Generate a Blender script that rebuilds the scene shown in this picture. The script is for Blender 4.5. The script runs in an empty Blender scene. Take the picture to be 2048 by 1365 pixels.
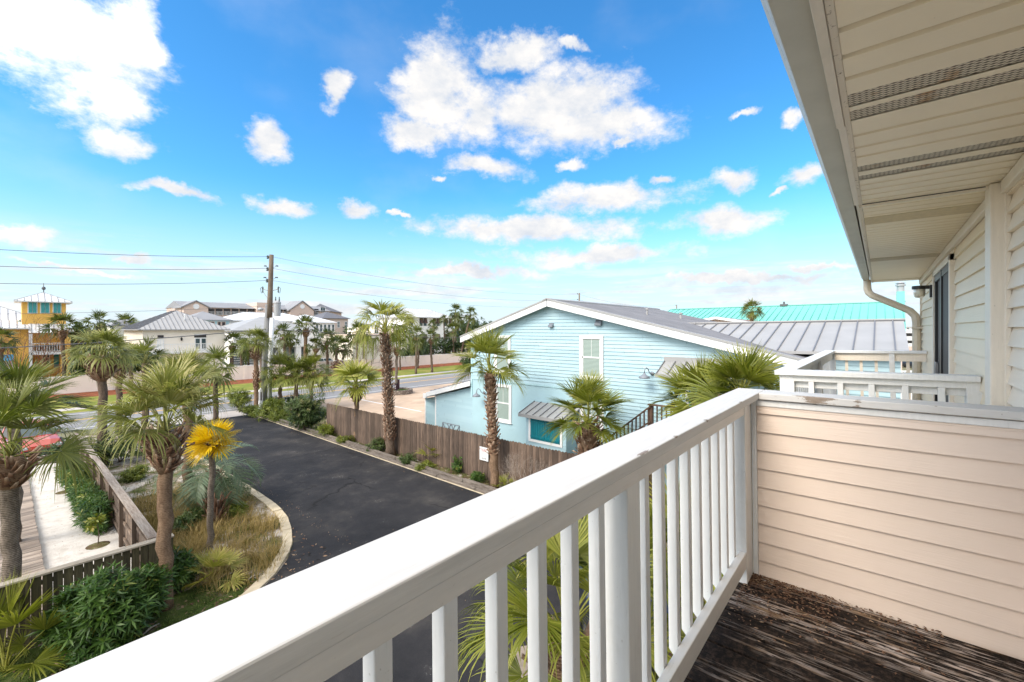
import bpy, bmesh, math, random
import numpy as np
from mathutils import Vector, Matrix
R_ = math.radians
rnd = random.Random(7)
scene = bpy.context.scene
col = scene.collection
F, CX, HY = 866.0, 1024.0, 658.0
EYE = 6.3
FX, FY = 0.7622, 0.6474      # horizontal viewing direction in the street's own axes

# ---------- measuring helpers (used only while laying out the street plan) ----------
def PY(px, Y):
    r = (px-CX)/F
    return (Y*(FX+r*FY), Y*(FY-r*FX))
def G(px, py, z=0.0):
    Y = F*(EYE-z)/(py-HY)
    return PY(px, Y)
def RAT(px):
    r = (px-CX)/F
    return (FX+FY*r)/(FY-FX*r)
def UV(px, v): return RAT(px)*v          # x of a point on the line y=v
def VU(px, u): return u/RAT(px)          # y of a point on the line x=u
def DEP(x, y): return FX*x+FY*y
def ZZ(py, x, y): return EYE+(HY-py)*DEP(x, y)/F

def srgb(r, g, b):
    f = lambda c: (c/255/12.92) if c/255 <= .04045 else ((c/255+.055)/1.055)**2.4
    return (f(r), f(g), f(b), 1)

# ---------- object helpers ----------
def tag(o, label=None, cat=None, group=None, kind=None):
    if label: o['label'] = label
    if cat: o['category'] = cat
    if group: o['group'] = group
    if kind: o['kind'] = kind
    return o
def empty(name, loc=(0,0,0), rot=(0,0,0), label=None, cat=None, group=None):
    o = bpy.data.objects.new(name, None); col.objects.link(o)
    o.location = loc; o.rotation_euler = rot; o.empty_display_size = .2
    return tag(o, label, cat, group)

class MB:
    def __init__(s): s.v=[]; s.f=[]; s.m=[]; s.mi=0
    def quad(s, *p):
        n=len(s.v); s.v += [tuple(q) for q in p]; s.f.append(tuple(range(n,n+len(p)))); s.m.append(s.mi)
    def box(s, x0,x1,y0,y1,z0,z1):
        n=len(s.v)
        s.v += [(x0,y0,z0),(x1,y0,z0),(x1,y1,z0),(x0,y1,z0),(x0,y0,z1),(x1,y0,z1),(x1,y1,z1),(x0,y1,z1)]
        for q in ((3,2,1,0),(4,5,6,7),(0,1,5,4),(1,2,6,5),(2,3,7,6),(3,0,4,7)):
            s.f.append(tuple(n+i for i in q)); s.m.append(s.mi)
    def obox(s, c, ax, ay, az, hx, hy, hz):
        c=Vector(c); ax=Vector(ax).normalized()*hx; ay=Vector(ay).normalized()*hy; az=Vector(az).normalized()*hz
        n=len(s.v)
        for sx,sy,sz in ((-1,-1,-1),(1,-1,-1),(1,1,-1),(-1,1,-1),(-1,-1,1),(1,-1,1),(1,1,1),(-1,1,1)):
            s.v.append(tuple(c+ax*sx+ay*sy+az*sz))
        for q in ((3,2,1,0),(4,5,6,7),(0,1,5,4),(1,2,6,5),(2,3,7,6),(3,0,4,7)):
            s.f.append(tuple(n+i for i in q)); s.m.append(s.mi)
    def bar(s, a, b, w, h=None, up=(0,0,1)):
        a=Vector(a); b=Vector(b); d=b-a; h=h or w
        up=Vector(up)
        side=d.cross(up)
        if side.length<1e-5: side=d.cross(Vector((1,0,0)))
        s.obox((a+b)/2, d, side, side.cross(d), d.length/2, w/2, h/2)
    def prism(s, pts, off):
        """polygon pts (3D, planar) extruded by vector off"""
        n=len(s.v); k=len(pts); off=Vector(off)
        s.v += [tuple(p) for p in pts]+[tuple(Vector(p)+off) for p in pts]
        s.f.append(tuple(range(n+k-1,n-1,-1))); s.m.append(s.mi)
        s.f.append(tuple(range(n+k,n+2*k))); s.m.append(s.mi)
        for i in range(k):
            j=(i+1)%k; s.f.append((n+i,n+j,n+k+j,n+k+i)); s.m.append(s.mi)
    def tube(s, path, rad, seg=8, cap=True, squash=1.0):
        path=[Vector(p) for p in path]; rings=[]
        prev=None
        for i,p in enumerate(path):
            d=(path[min(i+1,len(path)-1)]-path[max(i-1,0)])
            if d.length<1e-9: d=Vector((0,0,1))
            d.normalize()
            if prev is None:
                a=d.cross(Vector((0,0,1)))
                if a.length<.1: a=d.cross(Vector((1,0,0)))
                a.normalize()
            else:
                a=prev-d*prev.dot(d)
                a.normalize()
            prev=a; b=d.cross(a)
            r=rad[i] if isinstance(rad,(list,tuple)) else rad
            n=len(s.v)
            for k in range(seg):
                t=2*math.pi*k/seg
                s.v.append(tuple(p+a*(math.cos(t)*r)+b*(math.sin(t)*r*squash)))
            rings.append(n)
        for i in range(len(rings)-1):
            for k in range(seg):
                k2=(k+1)%seg
                s.f.append((rings[i]+k,rings[i]+k2,rings[i+1]+k2,rings[i+1]+k)); s.m.append(s.mi)
        if cap:
            s.f.append(tuple(rings[0]+k for k in range(seg-1,-1,-1))); s.m.append(s.mi)
            s.f.append(tuple(rings[-1]+k for k in range(seg))); s.m.append(s.mi)
    def lathe(s, prof, c=(0,0,0), seg=16, axis='z'):
        c=Vector(c); rings=[]
        for r,h in prof:
            n=len(s.v)
            for k in range(seg):
                t=2*math.pi*k/seg; a,b=math.cos(t)*r, math.sin(t)*r
                q={'z':(a,b,h),'x':(h,a,b),'y':(b,h,a)}[axis]
                s.v.append(tuple(c+Vector(q)))
            rings.append(n)
        for i in range(len(rings)-1):
            for k in range(seg):
                k2=(k+1)%seg
                s.f.append((rings[i]+k,rings[i]+k2,rings[i+1]+k2,rings[i+1]+k)); s.m.append(s.mi)
    def lap(s, o, h, n, a, b, z0, z1, step, depth=.014, phase=0.0):
        """lapped siding: o origin, h horizontal unit, n outward unit; a(z), b(z) ends along h"""
        o=Vector(o); h=Vector(h); n=Vector(n); up=Vector((0,0,1)); z=z0-phase
        while z<z1-1e-6:
            zb=max(z,z0); zt=min(z+step,z1); g=.006
            fb=lambda zz: depth*(1-(zz-z)/step)+.002
            ab,bb,at,bt=a(zb),b(zb),a(zt),b(zt)
            if bb>ab+.01:
                if bt<at: at=bt=(at+bt)/2
                s.quad(o+h*ab+up*zb+n*fb(zb), o+h*bb+up*zb+n*fb(zb), o+h*bt+up*zt+n*fb(zt), o+h*at+up*zt+n*fb(zt))
                s.quad(o+h*ab+up*zb, o+h*bb+up*zb, o+h*bb+up*zb+n*fb(zb), o+h*ab+up*zb+n*fb(zb))
                s.quad(o+h*ab+up*zb, o+h*ab+up*zb+n*fb(zb), o+h*at+up*zt+n*fb(zt), o+h*at+up*zt)
                s.quad(o+h*bb+up*zb, o+h*bt+up*zt, o+h*bt+up*zt+n*fb(zt), o+h*bb+up*zb+n*fb(zb))
            z+=step
    def build(s, name, mat, parent=None, label=None, cat=None, group=None, kind=None, smooth=False, bevel=0, loc=None, flip=False):
        me=bpy.data.meshes.new(name); me.from_pydata(s.v,[],s.f)
        mats=mat if isinstance(mat,(list,tuple)) else [mat]
        for m in mats: me.materials.append(m)
        if len(mats)>1: me.polygons.foreach_set('material_index', s.m)
        if smooth: me.polygons.foreach_set('use_smooth',[True]*len(me.polygons))
        me.update()
        o=bpy.data.objects.new(name,me); col.objects.link(o)
        if parent: o.parent=parent
        if loc: o.location=loc
        if bevel:
            md=o.modifiers.new('bevel','BEVEL'); md.width=bevel; md.segments=2; md.limit_method='ANGLE'; md.angle_limit=R_(40); md.harden_normals=False
        return tag(o,label,cat,group,kind)

class FB:
    """leafy geometry: quads with a per-vertex tint"""
    def __init__(s): s.V=[]; s.Q=[]; s.T=[]; s.n=0
    def add(s, V, Q, T):
        V=np.asarray(V,float).reshape(-1,3); s.V.append(V); s.Q.append(np.asarray(Q,int).reshape(-1,4)+s.n)
        s.T.append(np.asarray(T,float).reshape(-1)); s.n+=len(V)
    def mesh(s, name, mat):
        V=np.concatenate(s.V).astype(np.float32); Q=np.concatenate(s.Q).astype(np.int32); T=np.concatenate(s.T).astype(np.float32)
        me=bpy.data.meshes.new(name)
        me.vertices.add(len(V)); me.vertices.foreach_set('co',V.ravel())
        me.loops.add(len(Q)*4); me.loops.foreach_set('vertex_index',Q.ravel())
        me.polygons.add(len(Q)); me.polygons.foreach_set('loop_start',np.arange(0,len(Q)*4,4,dtype=np.int32))
        try: me.polygons.foreach_set('loop_total',np.full(len(Q),4,dtype=np.int32))
        except Exception: pass
        at=me.attributes.new('tint','FLOAT','POINT'); at.data.foreach_set('value',T)
        me.materials.append(mat); me.update(calc_edges=True); me.validate()
        return me
    def build(s, name, mat, parent=None, **k):
        o=bpy.data.objects.new(name,s.mesh(name,mat)); col.objects.link(o)
        if parent: o.parent=parent
        return tag(o,**k)
def link_mesh(name, me, parent=None, loc=(0,0,0), rot=(0,0,0), sc=1.0):
    o=bpy.data.objects.new(name,me); col.objects.link(o)
    o.location=loc; o.rotation_euler=rot; o.scale=(sc,sc,sc) if not isinstance(sc,tuple) else sc
    if parent: o.parent=parent
    return o

# ---------- materials ----------
class NT:
    def __init__(s, name):
        s.m=bpy.data.materials.new(name); s.m.use_nodes=True; s.t=s.m.node_tree; s.t.nodes.clear()
        s.out=s.n('ShaderNodeOutputMaterial'); s.b=s.n('ShaderNodeBsdfPrincipled'); s.l(s.b.outputs[0],s.out.inputs[0])
        s._o=None
    def n(s, typ, **k):
        x=s.t.nodes.new(typ)
        for a,b in k.items(): setattr(x,a,b)
        return x
    def l(s,a,b): s.t.links.new(a,b)
    def obj(s):
        if not s._o: s._o=s.n('ShaderNodeTexCoord').outputs['Object']
        return s._o
    def mapping(s, scale=(1,1,1), rot=(0,0,0), loc=(0,0,0), src=None):
        m=s.n('ShaderNodeMapping'); s.l(src or s.obj(), m.inputs[0]); m.inputs['Scale'].default_value=scale
        m.inputs['Rotation'].default_value=rot; m.inputs['Location'].default_value=loc; return m.outputs[0]
    def noise(s, sc, detail=4, rough=.55, vec=None, dist=0):
        x=s.n('ShaderNodeTexNoise'); x.inputs['Scale'].default_value=sc; x.inputs['Detail'].default_value=detail
        x.inputs['Roughness'].default_value=rough; x.inputs['Distortion'].default_value=dist
        s.l(vec or s.obj(), x.inputs['Vector']); return x.outputs[0]
    def ramp(s, fac, stops, interp='LINEAR'):
        r=s.n('ShaderNodeValToRGB'); r.color_ramp.interpolation=interp
        e=r.color_ramp.elements
        while len(e)<len(stops): e.new(.5)
        for i,(p,c) in enumerate(stops):
            e[i].position=p; e[i].color=c if isinstance(c,tuple) else (c,c,c,1)
        s.l(fac,r.inputs[0]); return r.outputs[0]
    def mix(s, fac, a, b, mode='MIX'):
        x=s.n('ShaderNodeMix'); x.data_type='RGBA'; x.blend_type=mode
        for i,v in ((0,fac),(6,a),(7,b)):
            if isinstance(v,(int,float)): x.inputs[i].default_value=v
            elif isinstance(v,tuple): x.inputs[i].default_value=v
            else: s.l(v,x.inputs[i])
        return x.outputs[2]
    def math(s, op, a, b=0.0, c=None, clamp=False):
        x=s.n('ShaderNodeMath'); x.operation=op; x.use_clamp=clamp
        for i,v in enumerate((a,b) if c is None else (a,b,c)):
            if isinstance(v,(int,float)): x.inputs[i].default_value=v
            else: s.l(v,x.inputs[i])
        return x.outputs[0]
    def sep(s, vec=None):
        x=s.n('ShaderNodeSeparateXYZ'); s.l(vec or s.obj(),x.inputs[0]); return x.outputs
    def bump(s, h, strength=.3, dist=.01):
        x=s.n('ShaderNodeBump'); x.inputs['Strength'].default_value=strength; x.inputs['Distance'].default_value=dist
        s.l(h,x.inputs['Height']); s.l(x.outputs[0],s.b.inputs['Normal']); return x
    def fin(s, color=None, rough=.6, metal=0, spec=None):
        if color is not None:
            if isinstance(color,tuple): s.b.inputs['Base Color'].default_value=color
            else: s.l(color,s.b.inputs['Base Color'])
        if isinstance(rough,(int,float)): s.b.inputs['Roughness'].default_value=rough
        else: s.l(rough,s.b.inputs['Roughness'])
        s.b.inputs['Metallic'].default_value=metal
        if spec is not None: s.b.inputs['Specular IOR Level'].default_value=spec
        return s.m
def c4(r,g,b): return (r,g,b,1)
def sc4(c,k): return (c[0]*k,c[1]*k,c[2]*k,1)

def plain(name, c, rough=.6, var=.12, ns=3.0, bump=.0, bs=40, metal=0, spec=None):
    t=NT(name); n1=t.noise(ns,5,.6)
    cc=t.mix(t.ramp(n1,[(.3,0.0),(.7,1.0)]), sc4(c,1-var), sc4(c,1+var*.6))
    if bump: t.bump(t.noise(bs,4,.6),bump,.01)
    return t.fin(cc,rough,metal,spec)
def grained(name, dark, light, axis=0, rough=.75, sc=3.0, stretch=14, bump=.3, board=None):
    """timber with grain along axis; board=(axis,width) gives every board its own tone"""
    t=NT(name); s=[stretch]*3; s[axis]=1.0
    v=t.mapping(tuple(s)); n1=t.noise(sc,6,.65,vec=v,dist=.4); n2=t.noise(.9,3,.5)
    fac=t.math('ADD', t.math('MULTIPLY',n1,.75), t.math('MULTIPLY',n2,.3))
    cc=t.ramp(fac,[(.32,dark),(.5,tuple((dark[i]+light[i])/2 for i in range(3))+(1,)),(.68,light)])
    if board:
        o=t.sep(); q=t.math('FLOOR',t.math('DIVIDE',o[board[0]],board[1]))
        w=t.n('ShaderNodeTexWhiteNoise'); w.noise_dimensions='1D'; t.l(q,w.inputs['W'])
        k=t.ramp(w.outputs[0],[(0,.55),(1,1.25)])
        cc=t.mix(1.0,cc,k,'MULTIPLY')
    t.bump(n1,bump,.006)
    return t.fin(cc,rough)

M={}
WHITE=c4(.80,.79,.77)
def paint(name, c, chips=0.0, chipcol=c4(.20,.12,.07), axis=0, rough=.45, dirt=.25, dirtcol=c4(.42,.40,.30)):
    t=NT(name); s=[10]*3; s[axis]=1.2
    g=t.noise(6,5,.6,vec=t.mapping(tuple(s)))
    cc=t.mix(t.ramp(g,[(.35,0.0),(.7,1.0)]), sc4(c,.93), c)
    d=t.ramp(t.noise(2.3,6,.7),[(.52,0.0),(.75,1.0)])
    cc=t.mix(t.math('MULTIPLY',d,dirt), cc, dirtcol)
    spk=t.ramp(t.noise(60,3,.6),[(.70,0.0),(.74,1.0)])
    cc=t.mix(t.math('MULTIPLY',spk,.35), cc, c4(.25,.22,.16))
    if chips:
        m=t.math('MULTIPLY', t.ramp(t.noise(9,5,.7),[(.66-chips*.1,0.0),(.68-chips*.1,1.0)]), t.ramp(t.noise(1.1,2),[(.5,0.0),(.6,1.0)]))
        cc=t.mix(m,cc,chipcol)
    cr=t.ramp(t.noise(9,7,.75,vec=t.mapping(tuple([.8 if i==axis else 11 for i in range(3)]))),[(.62,0.0),(.70,1.0)])
    cc=t.mix(t.math('MULTIPLY',cr,.22),cc,c4(.40,.36,.30))
    t.bump(g,.3,.004)
    return t.fin(cc,rough)
M['white']=paint('white_paint',WHITE,chips=0,axis=2)
M['bal']=paint('baluster_paint',c4(.81,.81,.80),axis=2,dirt=.15)
def cap_mat(name, axis, edge_axis, edge, span, patches=(), ztop=-.37, zk=.6):
    """cap board: white paint worn to bare wood along its inner edge"""
    t=NT(name); s=[9]*3; s[axis]=1.0
    g=t.noise(6,5,.6,vec=t.mapping(tuple(s)))
    c=c4(.66,.635,.60)
    cc=t.mix(t.ramp(g,[(.35,0.0),(.7,1.0)]), sc4(c,.88), c)
    n=t.noise(14,6,.75,vec=t.mapping(tuple([1.0 if i==axis else 2.2 for i in range(3)])))
    o=t.sep(); dd=t.math('SQRT',t.math('ADD',t.math('POWER',t.math('SUBTRACT',o[edge_axis],edge),2.0),t.math('POWER',t.math('MULTIPLY',t.math('SUBTRACT',o[2],ztop),zk),2.0)))
    near=t.math('SUBTRACT',1.0,t.math('DIVIDE',dd,span),clamp=True)
    area=t.ramp(t.noise(1.7,3,.5,vec=t.mapping(loc=(3,1,0))),[(.50,0.0),(.62,1.0)])
    m=t.math('ADD', t.math('MULTIPLY',near,t.math('MULTIPLY',area,.22)), n)
    m=t.ramp(m,[(.83,0.0),(.85,1.0)])
    for (pos,wid) in patches:
        pd=t.math('SUBTRACT',1.0,t.math('DIVIDE',t.math('ABSOLUTE',t.math('SUBTRACT',o[axis],pos)),wid),clamp=True)
        n3=t.noise(26,6,.7,vec=t.mapping(tuple([.30 if i==axis else 1.6 for i in range(3)])))
        pm=t.ramp(t.math('ADD',t.math('MULTIPLY',t.math('MULTIPLY',pd,near),.36),n3),[(.72,0.0),(.735,1.0)])
        m=t.math('MAXIMUM',m,pm)
    cc=t.mix(t.math('MULTIPLY',m,.9),cc,t.mix(t.noise(40,3),c4(.10,.06,.035),c4(.34,.26,.19)))
    st=t.ramp(t.noise(5,6,.7,vec=t.mapping(loc=(9,4,2))),[(.60,0.0),(.78,1.0)])
    cc=t.mix(t.math('MULTIPLY',st,.30),cc,c4(.50,.41,.31))
    cr=t.ramp(t.noise(11,7,.75,vec=t.mapping(tuple([.8 if i==axis else 9 for i in range(3)]))),[(.64,0.0),(.70,1.0)])
    cc=t.mix(t.math('MULTIPLY',cr,.30),cc,c4(.36,.30,.24))
    t.bump(g,.3,.004)
    return t.fin(cc,.5)
def vinyl(name, c, axis, dirt=.3, fine=60):
    t=NT(name); s=[fine]*3; s[axis]=3
    g=t.noise(2.2,4,.6,vec=t.mapping(tuple(s)))
    cc=t.mix(t.ramp(t.noise(1.4,3),[(.3,0.0),(.7,1.0)]), sc4(c,.95), sc4(c,1.03))
    d=t.ramp(t.noise(34,4,.75),[(.72,0.0),(.76,1.0)])
    d2=t.ramp(t.noise(2.1,3),[(.55,0.0),(.7,1.0)])
    cc=t.mix(t.math('MULTIPLY',t.math('MULTIPLY',d,d2),dirt*2), cc, c4(.10,.08,.05))
    t.bump(g,.35,.003)
    return t.fin(cc,.42)
M['siding_pink']=vinyl('peach_vinyl',c4(.76,.62,.515),1)
M['siding_tan']=vinyl('tan_vinyl',c4(.88,.73,.52),0,.2)
M['siding_near']=vinyl('cream_vinyl',c4(.90,.76,.60),0,.2)
M['soffit']=vinyl('soffit_vinyl',c4(.93,.80,.61),1,.35)
M['soffit2']=vinyl('aged_soffit_vinyl',c4(.92,.76,.52),1,.25)
M['groove']=plain('groove_grey',c4(.55,.48,.37),.6)
M['fascia']=paint('fascia_paint',c4(.80,.71,.61),axis=0,dirt=.35)
M['trim']=paint('trim_paint',c4(.88,.78,.65),axis=2,dirt=.2)
# perforated vent strip
t=NT('perforated_vent'); v=t.mapping((1,1,1)); o=t.sep(v)
a=t.math('MODULO',t.math('ADD',t.math('ADD',t.math('DIVIDE',o[0],.016),t.math('DIVIDE',o[1],.034)),200.0),1.0)
b=t.math('MODULO',t.math('ADD',t.math('SUBTRACT',t.math('DIVIDE',o[0],.016),t.math('DIVIDE',o[1],.034)),200.0),1.0)
m=t.math('MULTIPLY',t.math('LESS_THAN',t.math('ABSOLUTE',t.math('SUBTRACT',a,.5)),.33),t.math('LESS_THAN',t.math('ABSOLUTE',t.math('SUBTRACT',b,.5)),.33))
rust=t.mix(t.ramp(t.noise(7,4),[(.58,0.0),(.7,1.0)]),c4(.70,.62,.50),c4(.48,.26,.10))
M['vent']=t.fin(t.mix(m,rust,c4(.10,.07,.045)),.6)
# gutter with mildew
t=NT('gutter_metal'); g=t.noise(9,6,.75,vec=t.mapping((1,4,4))); e=t.noise(70,4,.7)
cc=t.mix(t.ramp(t.math('ADD',t.math('MULTIPLY',g,.7),t.math('MULTIPLY',e,.3)),[(.50,0.0),(.66,1.0)]),c4(.58,.56,.50),c4(.30,.30,.22))
M['gutter']=t.fin(cc,.38)
M['gutter_flat']=plain('gutter_bottom',c4(.56,.54,.48),.5,.1,4,.05)
M['spout']=plain('downspout_tan',c4(.60,.52,.40),.45,.15,6)
# deck: black mildew with pale worn grain
t=NT('mildewed_deck'); v=t.mapping((15,1.1,15)); n1=t.noise(4.5,8,.68,vec=v,dist=.5)
n2=t.noise(1.6,5,.6,vec=t.mapping((1.5,.8,1)));  n3=t.noise(5,5,.6,vec=t.mapping((2.0,.6,1),loc=(5,2,0)))
o=t.sep()
q=t.math('FLOOR',t.math('DIVIDE',o[0],.145)); w=t.n('ShaderNodeTexWhiteNoise'); w.noise_dimensions='1D'; t.l(q,w.inputs['W'])
wear=t.math('ADD',t.math('MULTIPLY',n2,.85),t.math('MULTIPLY',w.outputs[0],.17))
k=t.math('MULTIPLY',t.ramp(n1,[(.49,0.0),(.56,1.0)]),t.ramp(wear,[(.45,0.0),(.63,1.0)]))
clean=t.ramp(n3,[(.38,c4(.26,.17,.10)),(.5,c4(.50,.42,.37)),(.66,c4(.22,.13,.06))])
cc=t.mix(k,t.mix(t.ramp(t.noise(50,5,.7),[(.45,0.0),(.7,1.0)]),c4(.008,.006,.005),c4(.05,.032,.022)),clean)
t.bump(n1,.5,.004)
M['deck']=t.fin(cc,.85,spec=.15)
t=NT('pale_blue_siding'); o=t.sep(); row=t.math('FLOOR',t.math('DIVIDE',t.math('ADD',o[2],.06),.142))
wn=t.n('ShaderNodeTexWhiteNoise'); wn.noise_dimensions='1D'; t.l(row,wn.inputs['W'])
seg=t.math('ADD',t.math('DIVIDE',t.math('ADD',o[1],o[0]),3.6),t.math('MULTIPLY',wn.outputs[0],7.0)); fr=t.math('FRACT',seg)
w2=t.n('ShaderNodeTexWhiteNoise'); w2.noise_dimensions='2D'; cv=t.n('ShaderNodeCombineXYZ'); t.l(row,cv.inputs[0]); t.l(t.math('FLOOR',seg),cv.inputs[1]); t.l(cv.outputs[0],w2.inputs['Vector'])
cc=t.mix(w2.outputs[0],c4(.34,.50,.56),c4(.40,.555,.605)); cc=t.mix(t.math('MULTIPLY',t.ramp(t.noise(1.2,5,.65),[(.4,0.0),(.7,1.0)]),.25),cc,c4(.44,.60,.63))
cc=t.mix(t.math('MULTIPLY',t.math('LESS_THAN',fr,.0035),.7),cc,c4(.10,.20,.24))
M['blue_siding']=t.fin(cc,.55)
M['blue_line']=plain('pale_blue_trim',c4(.42,.63,.67),.55,.05)
M['blue_stucco']=plain('pale_blue_stucco',c4(.39,.565,.615),.8,.05,1.5,.25,60)
M['teal_paint']=grained('teal_shutter_paint',c4(.0,.10,.13),c4(.0,.20,.24),2,.5,3,10,.15)
M['trim_white']=plain('exterior_white_trim',c4(.78,.78,.77),.5,.08,2)
M['metal_gray']=plain('grey_metal_roof',c4(.34,.335,.33),.5,.1,.8,metal=.0)
M['metal_seam']=plain('grey_seam',c4(.16,.16,.17),.4,.1)
M['metal_dark']=plain('dark_metal',c4(.10,.10,.105),.5,.1)
t=NT('asphalt_shingle'); n1=t.noise(60,3,.7); n2=t.noise(.7,4); o=t.sep()
br=t.n('ShaderNodeTexBrick'); t.l(t.mapping((1,1,1),rot=(0,0,math.pi/2)),br.inputs['Vector']); br.inputs['Scale'].default_value=1
br.inputs['Brick Width'].default_value=.33; br.inputs['Row Height'].default_value=.14; br.inputs['Mortar Size'].default_value=.006
br.inputs['Color1'].default_value=c4(.17,.165,.175); br.inputs['Color2'].default_value=c4(.21,.205,.215); br.inputs['Mortar'].default_value=c4(.12,.12,.125)
cc=t.mix(1.0,br.outputs[0],t.ramp(n2,[(.3,.85),(.7,1.12)]),'MULTIPLY')
M['shingle']=t.fin(cc,.9)
M['teal_roof']=plain('turquoise_metal_roof',c4(.17,.50,.43),.6,.06,.4)
M['white_roof']=plain('white_metal_roof',c4(.66,.66,.66),.45,.08,.5)
M['gray_roof']=plain('distant_grey_roof',c4(.25,.25,.26),.7,.1,.6)
M['dgray_roof']=plain('distant_dark_roof',c4(.12,.12,.135),.7,.1,.6)
M['yellow']=plain('ochre_stucco',c4(.80,.46,.10),.8,.12,.8,.2,30)
M['cream']=plain('cream_stucco',c4(.88,.80,.69),.8,.06,.8)
M['offwhite']=plain('offwhite_stucco',c4(.86,.83,.78),.8,.05,.8)
M['hotel']=plain('beige_stucco',c4(.62,.48,.40),.8,.06,.3)
M['glass']=plain('window_glass',c4(.05,.08,.085),.08,.3,1.5)
M['blind']=None
t=NT('window_blind'); o=t.sep(); m=t.math('LESS_THAN',t.math('MODULO',t.math('DIVIDE',o[2],.05),1.0),.35)
M['blind']=t.fin(t.mix(m,c4(.36,.44,.40),c4(.15,.20,.18)),.25)
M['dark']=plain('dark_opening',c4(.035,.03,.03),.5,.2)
M['screen']=plain('door_screen',c4(.025,.023,.024),.55,.3,6)
M['teal_shutter']=plain('teal_shutters',c4(.05,.30,.30),.5,.1)
M['black']=plain('black_metal',c4(.012,.012,.013),.4,.1)
t=NT('ribbed_jar_glass'); t.b.inputs['Transmission Weight'].default_value=.5
M['jar']=t.fin(c4(.80,.72,.58),.15)
M['lampgray']=plain('galvanised_lamp',c4(.20,.22,.25),.4,.1)
# asphalt drive
t=NT('asphalt_drive'); n1=t.noise(.55,4,.6); n2=t.noise(90,3,.7); n3=t.noise(2.6,6,.7)
cc=t.ramp(t.math('ADD',t.math('MULTIPLY',n1,.7),t.math('MULTIPLY',n3,.3)),[(.34,c4(.014,.014,.016)),(.50,c4(.025,.024,.026)),(.62,c4(.046,.042,.040)),(.72,c4(.075,.068,.062))])
cc=t.mix(t.ramp(n2,[(.60,0.0),(.74,.5)]),cc,c4(.13,.12,.11))
vo=t.n('ShaderNodeTexVoronoi'); vo.feature='DISTANCE_TO_EDGE'; vo.inputs['Scale'].default_value=.16
dv=t.mix(.35,t.obj(),t.n('ShaderNodeTexNoise').outputs[1]); 
nz=t.n('ShaderNodeTexNoise'); nz.inputs['Scale'].default_value=1.1; nz.inputs['Detail'].default_value=5; t.l(t.obj(),nz.inputs['Vector'])
va=t.n('ShaderNodeVectorMath'); va.operation='MULTIPLY_ADD'; t.l(nz.outputs[1],va.inputs[0]); va.inputs[1].default_value=(1.1,1.1,0); t.l(t.obj(),va.inputs[2])
t.l(va.outputs[0],vo.inputs['Vector'])
cr=t.ramp(vo.outputs['Distance'],[(.0025,1.0),(.0055,0.0)])
cc=t.mix(t.math('MULTIPLY',cr,t.ramp(t.noise(.33,2,.5,vec=t.mapping(loc=(4,1,0))),[(.47,0.0),(.53,.85)])),cc,c4(.006,.006,.006))
wh=t.math('MULTIPLY',t.ramp(t.noise(24,4,.8),[(.62,0.0),(.64,1.0)]),t.ramp(t.noise(1.1,2),[(.63,0.0),(.67,1.0)]))
cc=t.mix(t.math('MULTIPLY',wh,.7),cc,c4(.45,.44,.42))
t.bump(n2,.5,.01)
M['asphalt']=t.fin(cc,.85,spec=.25)
t=NT('old_road_asphalt'); o=t.sep()
cc=t.ramp(t.noise(.5,5,.6,vec=t.mapping((.15,1.2,1))),[(.3,c4(.17,.17,.18)),(.7,c4(.24,.235,.235))])
cc=t.mix(t.ramp(t.noise(40,3),[(.5,0.0),(.8,.4)]),cc,c4(.35,.34,.33))
M['road']=t.fin(cc,.9)
M['roadpaint']=plain('white_road_paint',c4(.68,.68,.66),.7,.2,6)
M['yellowpaint']=plain('yellow_road_paint',c4(.72,.42,.08),.7,.2,6)
t=NT('paver_lot'); br=t.n('ShaderNodeTexBrick'); t.l(t.obj(),br.inputs['Vector']); br.inputs['Scale'].default_value=1
br.inputs['Brick Width'].default_value=.9; br.inputs['Row Height'].default_value=.45; br.inputs['Mortar Size'].default_value=.015
br.inputs['Color1'].default_value=c4(.46,.33,.23); br.inputs['Color2'].default_value=c4(.53,.39,.28); br.inputs['Mortar'].default_value=c4(.40,.33,.26)
M['lot']=t.fin(t.mix(1.0,br.outputs[0],t.ramp(t.noise(.35,5,.6),[(.3,.75),(.7,1.12)]),'MULTIPLY'),.9)
def ground_mix(name, stops, sc=1.2, fine=35, bump=.6, seed=0):
    t=NT(name); n=t.noise(sc,7,.68,vec=t.mapping(loc=(seed,seed*.7,0))); f=t.noise(fine,4,.7)
    k=t.math('ADD',t.math('MULTIPLY',n,.78),t.math('MULTIPLY',f,.22))
    cc=t.ramp(k,stops); t.bump(f,bump,.02)
    return t.fin(cc,.95,spec=.1)
M['ground']=ground_mix('sandy_soil',[(.36,c4(.05,.035,.025)),(.44,c4(.10,.12,.035)),(.5,c4(.22,.17,.12)),(.56,c4(.48,.43,.37)),(.66,c4(.58,.53,.47))],.9)
M['strip']=ground_mix('mulch_and_sand',[(.38,c4(.045,.03,.022)),(.46,c4(.13,.085,.055)),(.50,c4(.11,.12,.035)),(.55,c4(.26,.20,.15)),(.60,c4(.5,.46,.41))],1.6,40,.8,3)
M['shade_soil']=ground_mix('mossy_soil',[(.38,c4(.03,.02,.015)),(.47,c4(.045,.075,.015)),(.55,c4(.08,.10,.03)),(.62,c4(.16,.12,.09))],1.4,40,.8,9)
M['sand']=ground_mix('white_sand',[(.30,c4(.42,.37,.32)),(.5,c4(.60,.56,.51)),(.7,c4(.70,.67,.62))],2.2,25,.9,5)
M['lawn']=ground_mix('verge_grass',[(.36,c4(.36,.28,.11)),(.46,c4(.22,.22,.05)),(.62,c4(.14,.19,.035))],.5,30,.5,2)
M['farland']=ground_mix('far_land',[(.36,c4(.10,.12,.05)),(.5,c4(.22,.20,.13)),(.62,c4(.42,.38,.32))],.05,2,.1,2)
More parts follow.
